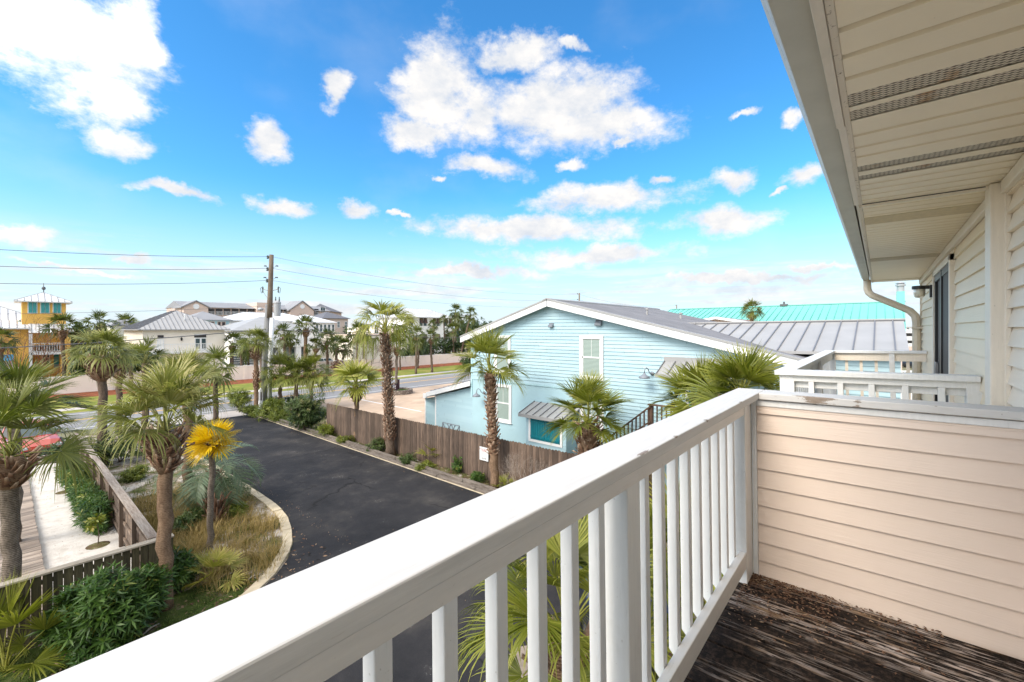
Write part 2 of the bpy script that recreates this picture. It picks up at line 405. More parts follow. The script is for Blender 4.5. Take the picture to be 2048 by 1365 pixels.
M['mulch']=ground_mix('red_mulch',[(.35,c4(.10,.03,.015)),(.5,c4(.22,.075,.04)),(.65,c4(.32,.12,.06))],2,40,.8,4)
M['concrete']=plain('kerb_concrete',c4(.42,.38,.33),.85,.2,3,.3,50)
M['walk']=plain('sidewalk_concrete',c4(.45,.41,.38),.85,.12,1,.2)
M['kerbstone']=plain('sandy_kerb_stone',c4(.56,.47,.33),.85,.22,4,.4,40)
M['timber']=grained('weathered_timber',c4(.03,.02,.014),c4(.25,.21,.175),1,.9,3,10,.7)
M['fencewood']=grained('fence_wood',c4(.03,.018,.012),c4(.20,.138,.10),2,.85,2.2,16,.5,board=(1,.142))
M['fencewood2']=grained('mossy_fence_wood',c4(.03,.024,.012),c4(.13,.11,.055),2,.85,2.2,16,.5,board=(0,.145))
M['fencewood3']=grained('brown_fence_wood',c4(.07,.045,.03),c4(.26,.19,.14),2,.85,2.2,16,.5,board=(1,.145))
M['capwood']=grained('grey_cap_wood',c4(.12,.075,.05),c4(.38,.33,.28),1,.85,2.2,12,.4)
M['capwoodx']=grained('pale_cap_wood',c4(.28,.23,.17),c4(.48,.42,.34),0,.85,2.2,12,.4)
M['plank']=grained('boardwalk_plank',c4(.17,.12,.09),c4(.44,.36,.29),0,.85,2.0,12,.4,board=(1,.15))
M['stairwood']=grained('dark_stair_wood',c4(.03,.015,.01),c4(.12,.07,.045),2,.8,2.2,12,.4)
M['polewood']=grained('pole_wood',c4(.07,.05,.035),c4(.24,.19,.14),2,.9,2,18,.4)
M['polegray']=grained('grey_pole_wood',c4(.13,.13,.13),c4(.27,.27,.27),2,.9,2,18,.3)
M['porcelain']=plain('grey_porcelain',c4(.07,.09,.09),.3,.1)
M['galv']=plain('galvanised_tank',c4(.36,.37,.38),.4,.08)
M['brick']=plain('paver_brick',c4(.26,.21,.17),.85,.3,5,.3)
t=NT('planter_stone'); vo=t.n('ShaderNodeTexVoronoi'); vo.inputs['Scale'].default_value=7; t.l(t.obj(),vo.inputs['Vector'])
M['rubble']=t.fin(t.ramp(vo.outputs['Distance'],[(0,c4(.42,.36,.30)),(.5,c4(.14,.11,.09))]),.9)
def trunk_mat(name, dark, light, ring=0, sc=6):
    t=NT(name); o=t.sep()
    n=t.noise(sc,6,.7,vec=t.mapping((2.2,2.2,1.0))); n2=t.noise(28,4,.7,vec=t.mapping((1,1,3.2)))
    k=t.math('ADD',t.math('MULTIPLY',n,.55),t.math('MULTIPLY',n2,.45))
    if ring:
        w=t.n('ShaderNodeTexWave'); w.bands_direction='Z'; w.inputs['Scale'].default_value=ring; w.inputs['Distortion'].default_value=3.5; w.inputs['Detail'].default_value=3; w.inputs['Detail Scale'].default_value=1.5
        t.l(t.obj(),w.inputs['Vector']); k=t.math('ADD',t.math('MULTIPLY',k,.8),t.math('MULTIPLY',w.outputs['Fac'],.16))
    cc=t.ramp(k,[(.34,dark),(.5,tuple((dark[i]+light[i])/2 for i in range(3))+(1,)),(.64,light)])
    t.bump(k,.8,.03)
    return t.fin(cc,.95,spec=.1)
M['trunk']=trunk_mat('palm_trunk_bark',c4(.045,.03,.022),c4(.27,.20,.15),9)
M['trunk_gray']=trunk_mat('grey_palm_bark',c4(.06,.048,.035),c4(.34,.28,.225),8.5)
M['trunk_red']=trunk_mat('reddish_palm_bark',c4(.09,.05,.03),c4(.38,.26,.17),10)
t=NT('leaf_base_stubs'); at=t.n('ShaderNodeAttribute'); at.attribute_name='tint'
cc=t.ramp(at.outputs['Fac'],[(0,c4(.08,.042,.026)),(.45,c4(.24,.135,.085)),(1,c4(.55,.42,.31))])
cc=t.mix(1.0,cc,t.ramp(t.noise(25,4,.7),[(.3,.6),(.7,1.25)]),'MULTIPLY')
M['boots']=t.fin(cc,.9,spec=.15)
def leafmat(name, dark, mid, light, tip, rough=.42, trans=.28):
    t=NT(name); at=t.n('ShaderNodeAttribute'); at.attribute_name='tint'
    cc=t.ramp(at.outputs['Fac'],[(0,dark),(.4,mid),(.78,light),(1.0,tip)])
    t.fin(cc,rough,spec=.35)
    tr=t.n('ShaderNodeBsdfTranslucent'); t.l(t.mix(1.0,cc,c4(1.1,1.2,.5),'MULTIPLY'),tr.inputs[0])
    ms=t.n('ShaderNodeMixShader'); ms.inputs[0].default_value=trans; t.l(t.b.outputs[0],ms.inputs[1]); t.l(tr.outputs[0],ms.inputs[2]); t.l(ms.outputs[0],t.out.inputs[0])
    return t.m
M['sabal']=leafmat('sabal_leaf',c4(.035,.05,.008),c4(.11,.135,.022),c4(.27,.27,.065),c4(.46,.37,.15))
M['sabal_y']=leafmat('fresh_sabal_leaf',c4(.05,.065,.006),c4(.15,.175,.018),c4(.34,.33,.065),c4(.56,.44,.15))
M['sabal_g']=leafmat('greyish_sabal_leaf',c4(.045,.06,.012),c4(.15,.17,.04),c4(.34,.33,.11),c4(.50,.42,.20))
M['sabal_d']=leafmat('far_sabal_leaf',c4(.03,.045,.010),c4(.09,.11,.024),c4(.20,.21,.065),c4(.32,.27,.12))
M['yellowleaf']=leafmat('yellow_leaf',c4(.50,.32,.01),c4(.80,.54,.012),c4(.86,.66,.04),c4(.70,.46,.08))
M['pindo']=leafmat('pindo_leaf',c4(.05,.085,.045),c4(.11,.16,.09),c4(.20,.25,.15),c4(.30,.28,.16))
M['oleander']=leafmat('oleander_leaf',c4(.018,.045,.010),c4(.045,.10,.018),c4(.10,.17,.03),c4(.30,.30,.06))
M['bushleaf']=leafmat('shrub_leaf',c4(.02,.04,.012),c4(.05,.085,.022),c4(.11,.15,.045),c4(.22,.20,.08))
M['limeleaf']=leafmat('lime_shrub_leaf',c4(.05,.07,.01),c4(.12,.15,.02),c4(.22,.25,.04),c4(.38,.32,.08))
M['farleaf']=leafmat('far_tree_leaf',c4(.018,.035,.012),c4(.04,.07,.02),c4(.085,.12,.035),c4(.16,.16,.06))
M['drygrass']=leafmat('golden_grass_blade',c4(.13,.12,.03),c4(.28,.20,.065),c4(.42,.30,.12),c4(.55,.42,.22),.7,.2)
M['groundgrass']=leafmat('low_green_weed',c4(.04,.06,.01),c4(.09,.13,.02),c4(.16,.20,.04),c4(.26,.24,.08),.6,.2)
M['deadleaf']=leafmat('dead_leaf',c4(.10,.05,.03),c4(.20,.11,.065),c4(.33,.22,.14),c4(.42,.30,.2),.8,.1)
M['twig']=leafmat('bare_twig',c4(.10,.075,.06),c4(.20,.15,.12),c4(.33,.27,.23),c4(.42,.36,.3),.9,.0)
M['redtwig']=leafmat('reddish_twig',c4(.10,.045,.03),c4(.20,.09,.055),c4(.30,.17,.10),c4(.36,.22,.14),.9,.0)
M['stem']=plain('brown_stem',c4(.12,.085,.06),.9,.2,8)
def carpaint(name,c):
    t=NT(name); t.b.inputs['Coat Weight'].default_value=1; t.b.inputs['Coat Roughness'].default_value=.05
    return t.fin(c,.35)
M['car_red']=carpaint('red_car_paint',c4(.42,.035,.012)); M['car_black']=carpaint('black_car_paint',c4(.012,.014,.02)); M['car_white']=carpaint('white_car_paint',c4(.7,.7,.7))
M['tyre']=plain('tyre_rubber',c4(.015,.015,.015),.9,.1); M['rim']=plain('alloy_rim',c4(.35,.35,.36),.3,.1,metal=.8)
M['taillight']=plain('red_lens',c4(.6,.01,.01),.15,.1); M['headlight']=plain('clear_lens',c4(.6,.6,.6),.1,.1)
M['sea']=plain('sea_water',c4(.10,.20,.24),.2,.1,.1)
M['ink_red']=plain('red_ink',c4(.45,.06,.06),.6); M['ink_dark']=plain('dark_ink',c4(.05,.02,.03),.6); M['ink_grey']=plain('faded_ink',c4(.40,.40,.42),.6); M['ink_white']=plain('white_ink',c4(.7,.7,.7),.6)
M['blue_awn']=plain('blue_awning_cloth',c4(.08,.28,.46),.8)
# ================= PLANTS =================
def nrm(a): return a/np.maximum(np.linalg.norm(a,axis=-1,keepdims=True),1e-9)
def fan_blade(fb, o, f, up, R, n, T, rg, A=2.0, fold=.35, droop=.5, base_t=.0, hair=0):
    """one fan leaf: n narrow segments radiating from o about direction f"""
    f=nrm(f); s=nrm(np.cross(f,up)); nn=np.cross(s,f)
    th=np.linspace(-A,A,n)+rg.normal(0,.5*A/n,n)*.4
    d=np.cos(th)[:,None]*f+np.sin(th)[:,None]*s+(nn*fold)*np.abs(np.sin(th))[:,None]*.9
    d=nrm(d); L=R*(.80+.20*np.cos(th))*rg.uniform(.88,1.06,n)
    tt=np.array([.03,.38,.64,.85,1.0]) if T==5 else (np.array([.03,.42,.75,1.0]) if T==4 else np.array([.03,.45,1.0]))
    side=nrm(np.cross(d,nn[None,:]))
    wmax=R*.40*math.tan(A/n)*1.05
    ww={5:np.array([.10,1.0,.82,.42,.04]),4:np.array([.10,1.0,.70,.05]),3:np.array([.10,1.0,.06])}[T]*wmax
    dr=droop*rg.uniform(.5,1.6,n)
    pos=o+d[:,None,:]*(L[:,None]*tt[None,:])[:,:,None]
    sag=(np.clip(tt-.40,0,1)**1.8)[None,:]*(dr*L)[:,None]
    pos[:,:,2]-=sag
    pull=1-.35*sag/np.maximum(L[:,None],1e-3)
    pos=o+(pos-o)*np.stack([pull,pull,np.ones_like(pull)],-1)
    pos+=side[:,None,:]*(rg.normal(0,.05,n)*R)[:,None,None]*(tt**2)[None,:,None]
    tint=np.clip(base_t+rg.normal(0,.09,n)[:,None]+.30*(tt**2.5)[None,:]+.05,0,1)
    k=len(tt)
    if T==5:
        fl=nn*0.28
        Lf=pos-side[:,None,:]*ww[None,:,None]; Rt=pos+side[:,None,:]*ww[None,:,None]; Ce=pos-(nn*.45)[None,None,:]*ww[None,:,None]
        V=np.stack([Lf,Ce,Rt],2)         # n,k,3,3
        Tn=np.repeat(tint[:,:,None],3,2); Tn[:,:,1]-=.08
        idx=np.arange(n*k*3).reshape(n,k,3)
        Q=np.concatenate([np.stack([idx[:,:-1,j],idx[:,:-1,j+1],idx[:,1:,j+1],idx[:,1:,j]],-1).reshape(-1,4) for j in (0,1)])
    else:
        V=np.stack([pos-side[:,None,:]*ww[None,:,None],pos+side[:,None,:]*ww[None,:,None]],2)
        Tn=np.repeat(tint[:,:,None],2,2); idx=np.arange(n*k*2).reshape(n,k,2)
        Q=np.stack([idx[:,:-1,0],idx[:,:-1,1],idx[:,1:,1],idx[:,1:,0]],-1).reshape(-1,4)
    fb.add(V,Q,np.clip(Tn,0,1))
def strip(fb, P, w, t, up=(0,0,1)):
    """ribbon with a V section along points P"""
    P=np.asarray(P,float); k=len(P); w=np.broadcast_to(np.asarray(w,float),(k,)); D=np.gradient(P,axis=0); D=nrm(D)
    S=nrm(np.cross(D,np.asarray(up,float))+1e-6); U=np.cross(S,D)
    V=np.stack([P-S*w[:,None],P-U*w[:,None]*.7,P+S*w[:,None],P+U*w[:,None]*.5],1); idx=np.arange(k*4).reshape(k,4)
    Q=np.concatenate([np.stack([idx[:-1,j],idx[:-1,(j+1)%4],idx[1:,(j+1)%4],idx[1:,j]],-1) for j in range(4)])
    fb.add(V,Q,np.full(k*4,t) if np.isscalar(t) else np.repeat(t,4))
def crown(seed, nf=28, pet=.9, R=.9, nseg=34, T=5, emax=84, emin=-38, droop=.5, fold=.35, A=2.0, bend=28, t0=.35, pw=.018, costa=18, dead=0):
    rg=np.random.default_rng(seed); fb=FB()
    for k in range(nf+dead):
        isd=k>=nf
        fr=min(k/nf,1.0); e=emax-(emax-emin)*fr**1.12+rg.normal(0,6)
        if isd: e=rg.uniform(-75,-50)
        az=k*2.39996+rg.normal(0,.18); p=pet*(1.08-.18*fr)*rg.uniform(.82,1.12)
        pts=[np.array([0,0,0.0])]; ee=R_(e+bend*.55)
        h=np.array([math.cos(az),math.sin(az),0])
        for j in range(4):
            d=h*math.cos(ee)+np.array([0,0,math.sin(ee)]); pts.append(pts[-1]+d*p/4); ee-=R_(bend/3.2)
        strip(fb,pts,[pw*1.6,pw*1.2,pw,pw*.8,pw*.6],.78)
        f=h*math.cos(ee-R_(costa*.5))+np.array([0,0,math.sin(ee-R_(costa*.5))])
        tilt=rg.normal(0,.38)
        up=np.cross(np.cross(f,[0,0,1.0])+1e-6,f); sd=np.cross(f,up); up=up*math.cos(tilt)+sd*math.sin(tilt)
        r=R*(.98-.06*fr)*rg.uniform(.86,1.1)
        Ak=A*(.5 if fr<.06 else .75 if fr<.15 else 1)
        fan_blade(fb,pts[-1],f,up,r,nseg,T,rg,A=Ak,fold=fold*(1.3 if fr<.3 else 1),droop=droop*(.5+fr),base_t=t0+rg.normal(0,.09)-.12*fr+(.25 if isd else 0))
    return fb
def pinnate(seed, nf=22, L=1.7, leaflet=.5, n=34, t0=.4, emin=-20):
    rg=np.random.default_rng(seed); fb=FB()
    for k in range(nf):
        fr=k/nf; e=82-(82-emin)*fr**.8+rg.normal(0,5); az=k*2.39996+rg.normal(0,.15)
        h=np.array([math.cos(az),math.sin(az),0]); ee=R_(e); P=[np.zeros(3)]; ll=L*rg.uniform(.85,1.1)
        for j in range(12):
            P.append(P[-1]+(h*math.cos(ee)+np.array([0,0,math.sin(ee)]))*ll/12); ee-=R_(11+4*fr)
        P=np.array(P); strip(fb,P,np.linspace(.016,.004,13),.7)
        t=np.linspace(.18,1,n); X=np.stack([np.interp(t*12,np.arange(13),P[:,i]) for i in range(3)],-1)
        D=nrm(np.stack([np.interp(t*12,np.arange(13),nrm(np.gradient(P,axis=0))[:,i]) for i in range(3)],-1))
        side=nrm(np.cross(D,[0,0,1.0])); U=np.cross(side,D)
        for sg in (-1,1):
            d=nrm(D*.75+side*sg+U*.45+rg.normal(0,.08,(n,3))); l=leaflet*np.sin(np.clip(t*1.05,0,1)*math.pi*.92+.15)*rg.uniform(.85,1.1,n)
            q=np.array([0,.5,1.0]); pos=X[:,None,:]+d[:,None,:]*(l[:,None]*q)[:,:,None]; pos[:,:,2]-=(q**2)[None]*(l*.28)[:,None]
            w=np.array([.5,1,.1])*.013; sd=nrm(np.cross(d,U)); V=np.stack([pos-sd[:,None,:]*w[None,:,None],pos+sd[:,None,:]*w[None,:,None]],2)
            idx=np.arange(n*6).reshape(n,3,2); Q=np.stack([idx[:,:-1,0],idx[:,:-1,1],idx[:,1:,1],idx[:,1:,0]],-1).reshape(-1,4)
            fb.add(V,Q,np.clip(t0+rg.normal(0,.1,n)[:,None,None]+.25*(q**2)[None,:,None]+np.zeros((n,3,2)),0,1))
    return fb
def trunk_path(h, lean=(0,0), n=14, wob=.03, rg=None):
    P=[]
    for i in range(n+1):
        t=i/n; P.append((lean[0]*t**1.3+ (rg.normal(0,wob) if rg is not None and 0<i<n else 0), lean[1]*t**1.3+(rg.normal(0,wob) if rg is not None and 0<i<n else 0), h*t))
    return P
def stubs(path, r0, h0, h1, n, L, W, seed, lift=50, spread=1.0, rtop=None, tdark=.0):
    """leaf-base stubs clasping the trunk between heights h0 and h1"""
    rg=np.random.default_rng(seed); fb=FB(); P=np.array(path,float)
    ga=2.39996
    for i in range(n):
        z=h0+(h1-h0)*(i+.5)/n; c=np.array([np.interp(z,P[:,2],P[:,0]),np.interp(z,P[:,2],P[:,1]),z])
        az=i*ga+rg.normal(0,.15); h=np.array([math.cos(az),math.sin(az),0]); s=np.array([-h[1],h[0],0])
        fr=(z-h0)/max(h1-h0,1e-6); rr=r0 if rtop is None else r0+(rtop-r0)*math.sin(min(1,fr*1.25)*math.pi/2)
        e=R_(lift+rg.normal(0,14)); l=L*rg.uniform(.55,1.25); w=W*rg.uniform(.75,1.2)
        d=h*math.cos(e)+np.array([0,0,math.sin(e)]); b=c+h*(rr-.02); m=b+d*l*.5+h*.01; tp=b+d*l; nn=np.cross(s,d); th=.022+.01*rg.random()
        tw=rg.normal(0,.25); 
        V=[b-s*w,b+s*w,b+s*w+nn*th,b-s*w+nn*th, m-s*w*.62,m+s*w*.62,m+s*w*.62+nn*th*.8,m-s*w*.62+nn*th*.8, tp-s*w*.42+nn*tw*w,tp+s*w*.42-nn*tw*w,tp+s*w*.42+nn*(th*.5-tw*w),tp-s*w*.42+nn*(th*.5+tw*w)]
        Q=[]
        for a in (0,4):
            for j in range(4): Q.append([a+j,a+(j+1)%4,a+4+(j+1)%4,a+4+j])
        Q.append([8,9,10,11])
        tb=rg.uniform(.15,.75)-tdark
        fb.add(V,Q,np.clip([tb-.25]*4+[tb]*4+[tb+.25]*4,0,1))
    return fb
PROTO={}
def proto_crown(kind):
    if kind not in PROTO:
        if kind=='midA': fb=crown(11,24,.55,.60,22,4,droop=.7,t0=.32,pw=.014)
        if kind=='midB': fb=crown(12,22,.50,.62,22,4,emin=-50,droop=.8,t0=.30,pw=.014)
        if kind=='midC': fb=crown(13,20,.60,.55,20,4,emin=-15,droop=.5,t0=.36,pw=.014)
        if kind=='nearG': fb=crown(14,26,.62,.70,32,4,emin=-20,droop=.85,t0=.42,pw=.014,A=1.8)
        if kind=='farA': fb=crown(21,17,.50,.62,12,3,emin=-45,droop=.7,t0=.32,pw=.016)
        if kind=='farB': fb=crown(22,15,.55,.58,12,3,emin=-30,droop=.6,t0=.3,pw=.016)
        if kind=='dead': fb=crown(23,10,.35,.50,12,3,emax=-45,emin=-80,droop=.5,t0=.5,pw=.016)
        PROTO[kind]={}; PROTO[kind]['fb']=fb
    return PROTO[kind]
def proto_mesh(kind, matkey):
    p=proto_crown(kind)
    if matkey not in p: p[matkey]=p['fb'].mesh('crown',M[matkey])
    return p[matkey]
GP={'road':'palms along the far side of the road','yard':'palms in front of the houses','near':'palms beside the driveway','lot':'palms beside the driveway'}
def palm(label, base, h, r, tr=.15, fb=None, proto='midA', mat='sabal', trunk='trunk', lean=(0,0), head=None, stub=None, group=None, cat='palm tree', seed=1, name='palm_tree', taper=.9, seg=10, wob=.02, deadskirt=0, flare=1.15, rz=None, z0=0.0, zs=1.0):
    """palm as a thing: trunk, old leaf bases, crown"""
    rg=np.random.default_rng(seed)
    e=empty(name,(base[0],base[1],z0),label=label,cat=cat,group=group)
    path=trunk_path(h,lean,rg=rg,wob=wob); mb=MB()
    n=len(path); rad=[tr*(flare if i==0 else 1)*(1+(taper-1)*i/(n-1))*rg.uniform(.95,1.05) for i in range(n)]
    mb.tube(path,rad,seg); mb.build('trunk',M[trunk],e,smooth=True)
    top=path[-1]
    r=r*{31:1.02,32:1.12,33:1.0,34:1.18,61:1.42,62:1.28,63:1.4,64:1.42,65:1,66:1,67:1,68:1,54:1.1}.get(seed,1.22)
    if head:   # (length, radius, count, stub length, width)
        hl,hr,hc,sl,sw=head
        q=stubs(path,tr*taper,h-hl,h-.02,hc,sl,sw,seed+5,lift=48,rtop=hr)
        core=MB(); core.tube([path_at(path,h-hl-.05),path_at(path,h-hl*.6),path_at(path,h-hl*.25),path_at(path,h)],[tr*taper*.9,hr*.93,hr*.93,hr*.6],10); 
        ho=q.build('leaf_bases',M['boots'],e); core.build('leaf_base_core',M['trunk_red'],e,smooth=True)
    if stub:   # (h0,h1,count,len,width,lift)
        q=stubs(path,tr*.97,stub[0],stub[1],stub[2],stub[3],stub[4],seed+6,lift=stub[5]); q.build('old_leaf_stubs',M['boots'],e)
    if fb is not None:
        c=fb.build('crown',M[mat],e); c.location=top; c.rotation_euler=(0,0,rz or 0); c.scale=(r,r,r*zs)
    else:
        c=link_mesh('crown',proto_mesh(proto,mat),e,top,(0,0,rg.uniform(0,6.28) if rz is None else rz),(r,r,r*zs))
    if deadskirt:
        link_mesh('dead_fronds',proto_mesh('dead','deadleaf'),e,(top[0],top[1],top[2]-.1*r),(0,0,1),deadskirt)
    return e
def path_at(path,z):
    P=np.array(path); return (float(np.interp(z,P[:,2],P[:,0])),float(np.interp(z,P[:,2],P[:,1])),z)
def leaf_cloud(seed, rx, ry, rz, n, leaf=.1, w=.022, per=9, whorl=True, t0=.35, hollow=.45, zc=None, lump=3, spread=.0):
    """whorls of leaves spread through a lumpy ellipsoid"""
    rg=np.random.default_rng(seed); fb=FB(); zc=rz if zc is None else zc
    lc=nrm(rg.normal(0,1,(max(lump,1),3)))*rg.uniform(.2,.62,(max(lump,1),1)); lr=rg.uniform(.42,.68,max(lump,1))
    C=[]
    while len(C)<n:
        k=rg.integers(len(lc)); d=nrm(rg.normal(0,1,3)); C.append((lc[k]+d*lr[k]*rg.uniform(hollow,1)**.5, d))
    for c,d in C:
        c=np.array([c[0]*rx,c[1]*ry,c[2]*rz+zc])
        if c[2]<.02: c[2]=.02+abs(c[2])*.3
        ax=nrm(d+np.array([0,0,.7])+rg.normal(0,.25,3)); a=nrm(np.cross(ax,rg.normal(0,1,3))); b=np.cross(ax,a)
        ph=np.arange(per)*2.4+rg.uniform(0,6); up=np.linspace(1.1,-.15,per)+rg.normal(0,.1,per)
        D=nrm(np.cos(ph)[:,None]*a+np.sin(ph)[:,None]*b+up[:,None]*ax); l=leaf*rg.uniform(.7,1.2,per)
        S=nrm(np.cross(D,ax)+1e-5); c0=c+ax*(np.linspace(.3,-.5,per)*leaf)[:,None]
        q=np.array([0,.45,1.0]); pos=c0[:,None,:]+D[:,None,:]*(l[:,None]*q)[:,:,None]; pos[:,:,2]-=(q**2)*(l*.2)[:,None]
        ww=np.array([.25,1,.08])*w*(leaf/.1 if w is None else 1)
        V=np.stack([pos-S[:,None,:]*ww[None,:,None],pos+S[:,None,:]*ww[None,:,None]],2)
        idx=np.arange(per*6).reshape(per,3,2); Q=np.stack([idx[:,:-1,0],idx[:,:-1,1],idx[:,1:,1],idx[:,1:,0]],-1).reshape(-1,4)
        base=t0+rg.normal(0,.12)+(.45 if rg.random()<.03 else 0)
        fb.add(V,Q,np.clip(base+rg.normal(0,.06,per)[:,None,None]+.12*(np.linspace(1,0,per))[:,None,None]+np.zeros((per,3,2)),0,1))
    return fb
def shrub(label, base, rx, ry, rz, n, leaf=.1, w=.02, per=9, mat='bushleaf', seed=1, name='shrub', cat='shrub', group=None, stems=7, t0=.35, lump=5, z0=0, rz_=0, zc=None, stemh=1.2, hollow=.45):
    e=empty(name,(base[0],base[1],z0),(0,0,rz_),label,cat,group); rg=random.Random(seed)
    leaf_cloud(seed,rx,ry,rz,n,leaf,w,per,t0=t0,lump=lump,zc=zc,hollow=hollow).build('foliage',M[mat],e)
    mb=MB()
    for k in range(stems):
        a=rg.uniform(0,6.28); q=rg.uniform(.3,.75)
        mb.tube([(rg.uniform(-.06,.06),rg.uniform(-.06,.06),-.02),(math.cos(a)*rx*q*.4,math.sin(a)*ry*q*.4,rz*.5*stemh),(math.cos(a)*rx*q,math.sin(a)*ry*q,rz*stemh*1.1)],[.018,.013,.006],5)
    mb.build('stem',M['stem'],e); return e
def tufts(seed, pts, h, n, spread, w=.006, t0=.4, lean=.6):
    """blades in clumps at pts"""
    rg=np.random.default_rng(seed); fb=FB()
    for (x,y,s) in pts:
        m=int(n*s); az=rg.uniform(0,2*math.pi,m); r=rg.uniform(0,1,m)**.6*spread*s; base=np.stack([x+np.cos(az)*r,y+np.sin(az)*r,np.zeros(m)],-1)
        az2=az+rg.normal(0,.7,m); l=h*s*rg.uniform(.5,1.15,m); ln=lean*rg.uniform(.3,1.3,m)
        q=np.array([0,.35,.7,1.0]); H=np.stack([np.cos(az2),np.sin(az2)],-1)
        pos=np.zeros((m,4,3)); pos[:,:,:2]=base[:,None,:2]+H[:,None,:]*(l*ln)[:,None,None]*(q**1.6)[None,:,None]; pos[:,:,2]=(l)[:,None]*(q-ln[:,None]*.45*q**2.2)
        S=np.stack([-H[:,1],H[:,0],np.zeros(m)],-1); ww=np.array([1,.9,.6,.1])*w
        V=np.stack([pos-S[:,None,:]*ww[None,:,None],pos+S[:,None,:]*ww[None,:,None]],2)
        idx=np.arange(m*8).reshape(m,4,2); Q=np.stack([idx[:,:-1,0],idx[:,:-1,1],idx[:,1:,1],idx[:,1:,0]],-1).reshape(-1,4)
        bt=t0+rg.normal(0,.12)
        fb.add(V,Q,np.clip(bt+rg.normal(0,.12,m)[:,None,None]+(.2*q)[None,:,None]+np.zeros((m,4,2)),0,1))
    return fb
def twigs(seed, h, spread, depth=5, w=.012, n0=5, t0=.4, up=.5, hb=.12):
    """bare branching shrub or tree"""
    rg=np.random.default_rng(seed); fb=FB()
    def grow(p,d,l,w,k):
        q=p+d*l; m=(p+q)/2+rg.normal(0,.06*l,3); strip(fb,[p,m,q],[w,w*.85,w*.7],float(np.clip(t0+rg.normal(0,.12),0,1)))
        if k<=0: return
        for j in range(2 if rg.random()<.65 else 3):
            nd=nrm(d+rg.normal(0,.42,3)+np.array([0,0,up*.3])); grow(q,nd,l*rg.uniform(.62,.85),w*.66,k-1)
    for j in range(n0):
        a=2*math.pi*j/n0+rg.normal(0,.3); d=nrm(np.array([math.cos(a)*spread,math.sin(a)*spread,1.0])); grow(np.array([math.cos(a)*.03,math.sin(a)*.03,0]),d,h*.33,w,depth)
    return fb
def far_tree(label, base, rx, ry, rz, n, seed, mat='farleaf', group=None, hz=None, leaf=.35, w=.12, name='tree', cat='tree'):
    e=empty(name,(base[0],base[1],0),label=label,cat=cat,group=group); hz=hz or rz*1.15
    leaf_cloud(seed,rx,ry,rz,n,leaf,w,6,lump=7,zc=hz,hollow=.4,t0=.35).build('crown',M[mat],e)
    mb=MB(); rr=random.Random(seed)
    mb.tube([(0,0,-.05),(.1,.05,hz*.5),(0,0,hz*.95)],[.16,.13,.07],8)
    for k in range(4):
        a=k*1.6+rr.random(); mb.tube([(.05,.02,hz*.45),(math.cos(a)*rx*.4,math.sin(a)*ry*.4,hz*.8),(math.cos(a)*rx*.6,math.sin(a)*ry*.6,hz*1.1)],[.08,.05,.02],6)
    mb.build('trunk',M['stem'],e); return e
def saw(label, base, s, seed, mat='sabal_y', nf=11, nseg=26, group=None, z0=0, droop=.25, emin=5, T=5, cat='palmetto', t0=.45, zs=1):
    e=empty('saw_palmetto',(base[0],base[1],z0),label=label,cat=cat,group=group)
    c=crown(seed,nf,.75,.65,nseg,T,emax=80,emin=emin,droop=droop,A=1.9,t0=t0,pw=.012,bend=16).build('foliage',M[mat],e); c.scale=(s,s,s*zs)
    return e

# ---- palms close to the camera: left garden ----
def at(px,Y): return PY(px,Y)
b=G(20,1262); palm('thick palm at the far left edge with brown leaf bases and a spreading crown',b,3.62,1.0,.15,fb=crown(31,19,.85,1.0,52,5,droop=.8,t0=.44,emin=-16,costa=14,A=1.8,bend=20),mat='sabal',trunk='trunk_gray',head=(.62,.32,64,.30,.055),seed=31,cat='palm tree',group='palms in the planted bed',rz=1.0)
b=G(330,1218); palm('tall palm with a fat brown head of leaf bases at the garden fence corner',b,3.98,1.0,.145,fb=crown(32,20,.75,.95,54,5,droop=.75,t0=.56,emin=4,costa=14,A=1.8,bend=16),mat='sabal_g',trunk='trunk_red',head=(.90,.31,110,.26,.05),seed=32,group='palms in the planted bed',rz=2.2)
b=G(376,990); palm('palm with a bushy crown directly behind the yellow palm and its tall neighbour',b,3.98,1.15,.17,fb=crown(33,17,.7,.9,44,5,droop=.8,t0=.54,emin=5,costa=14,A=1.8,bend=18),mat='sabal_g',trunk='trunk_red',seed=33,group='palms in the planted bed',rz=.4)
b=G(418,1104); palm('small slender palm with a bright yellow crown beside the driveway curve',b,3.02,.66,.085,fb=crown(34,26,.30,.80,30,5,droop=.15,t0=.40,emin=-30,pw=.022,bend=16,costa=10),mat='yellowleaf',trunk='trunk_gray',head=(.22,.12,26,.16,.035),seed=34,group='palms in the planted bed',lean=(.09,-.02))
b=at(428,15.0)
e=empty('feather_palm',(b[0],b[1],0),label='bluish feather palm with arching fronds behind the yellow palm',cat='palm tree')
c=pinnate(41,22,2.15,.62,40,emin=-12).build('crown',M['pindo'],e); c.location=(0,0,1.35)
mb=MB(); mb.tube([(0,0,-.05),(0,0,.5),(0,0,1.4)],[.2,.22,.16],12); mb.build('trunk',M['trunk'],e,smooth=True)
stubs([(0,0,0),(0,0,1.4)],.19,.1,1.35,46,.26,.05,42,lift=55).build('leaf_bases',M['boots'],e)
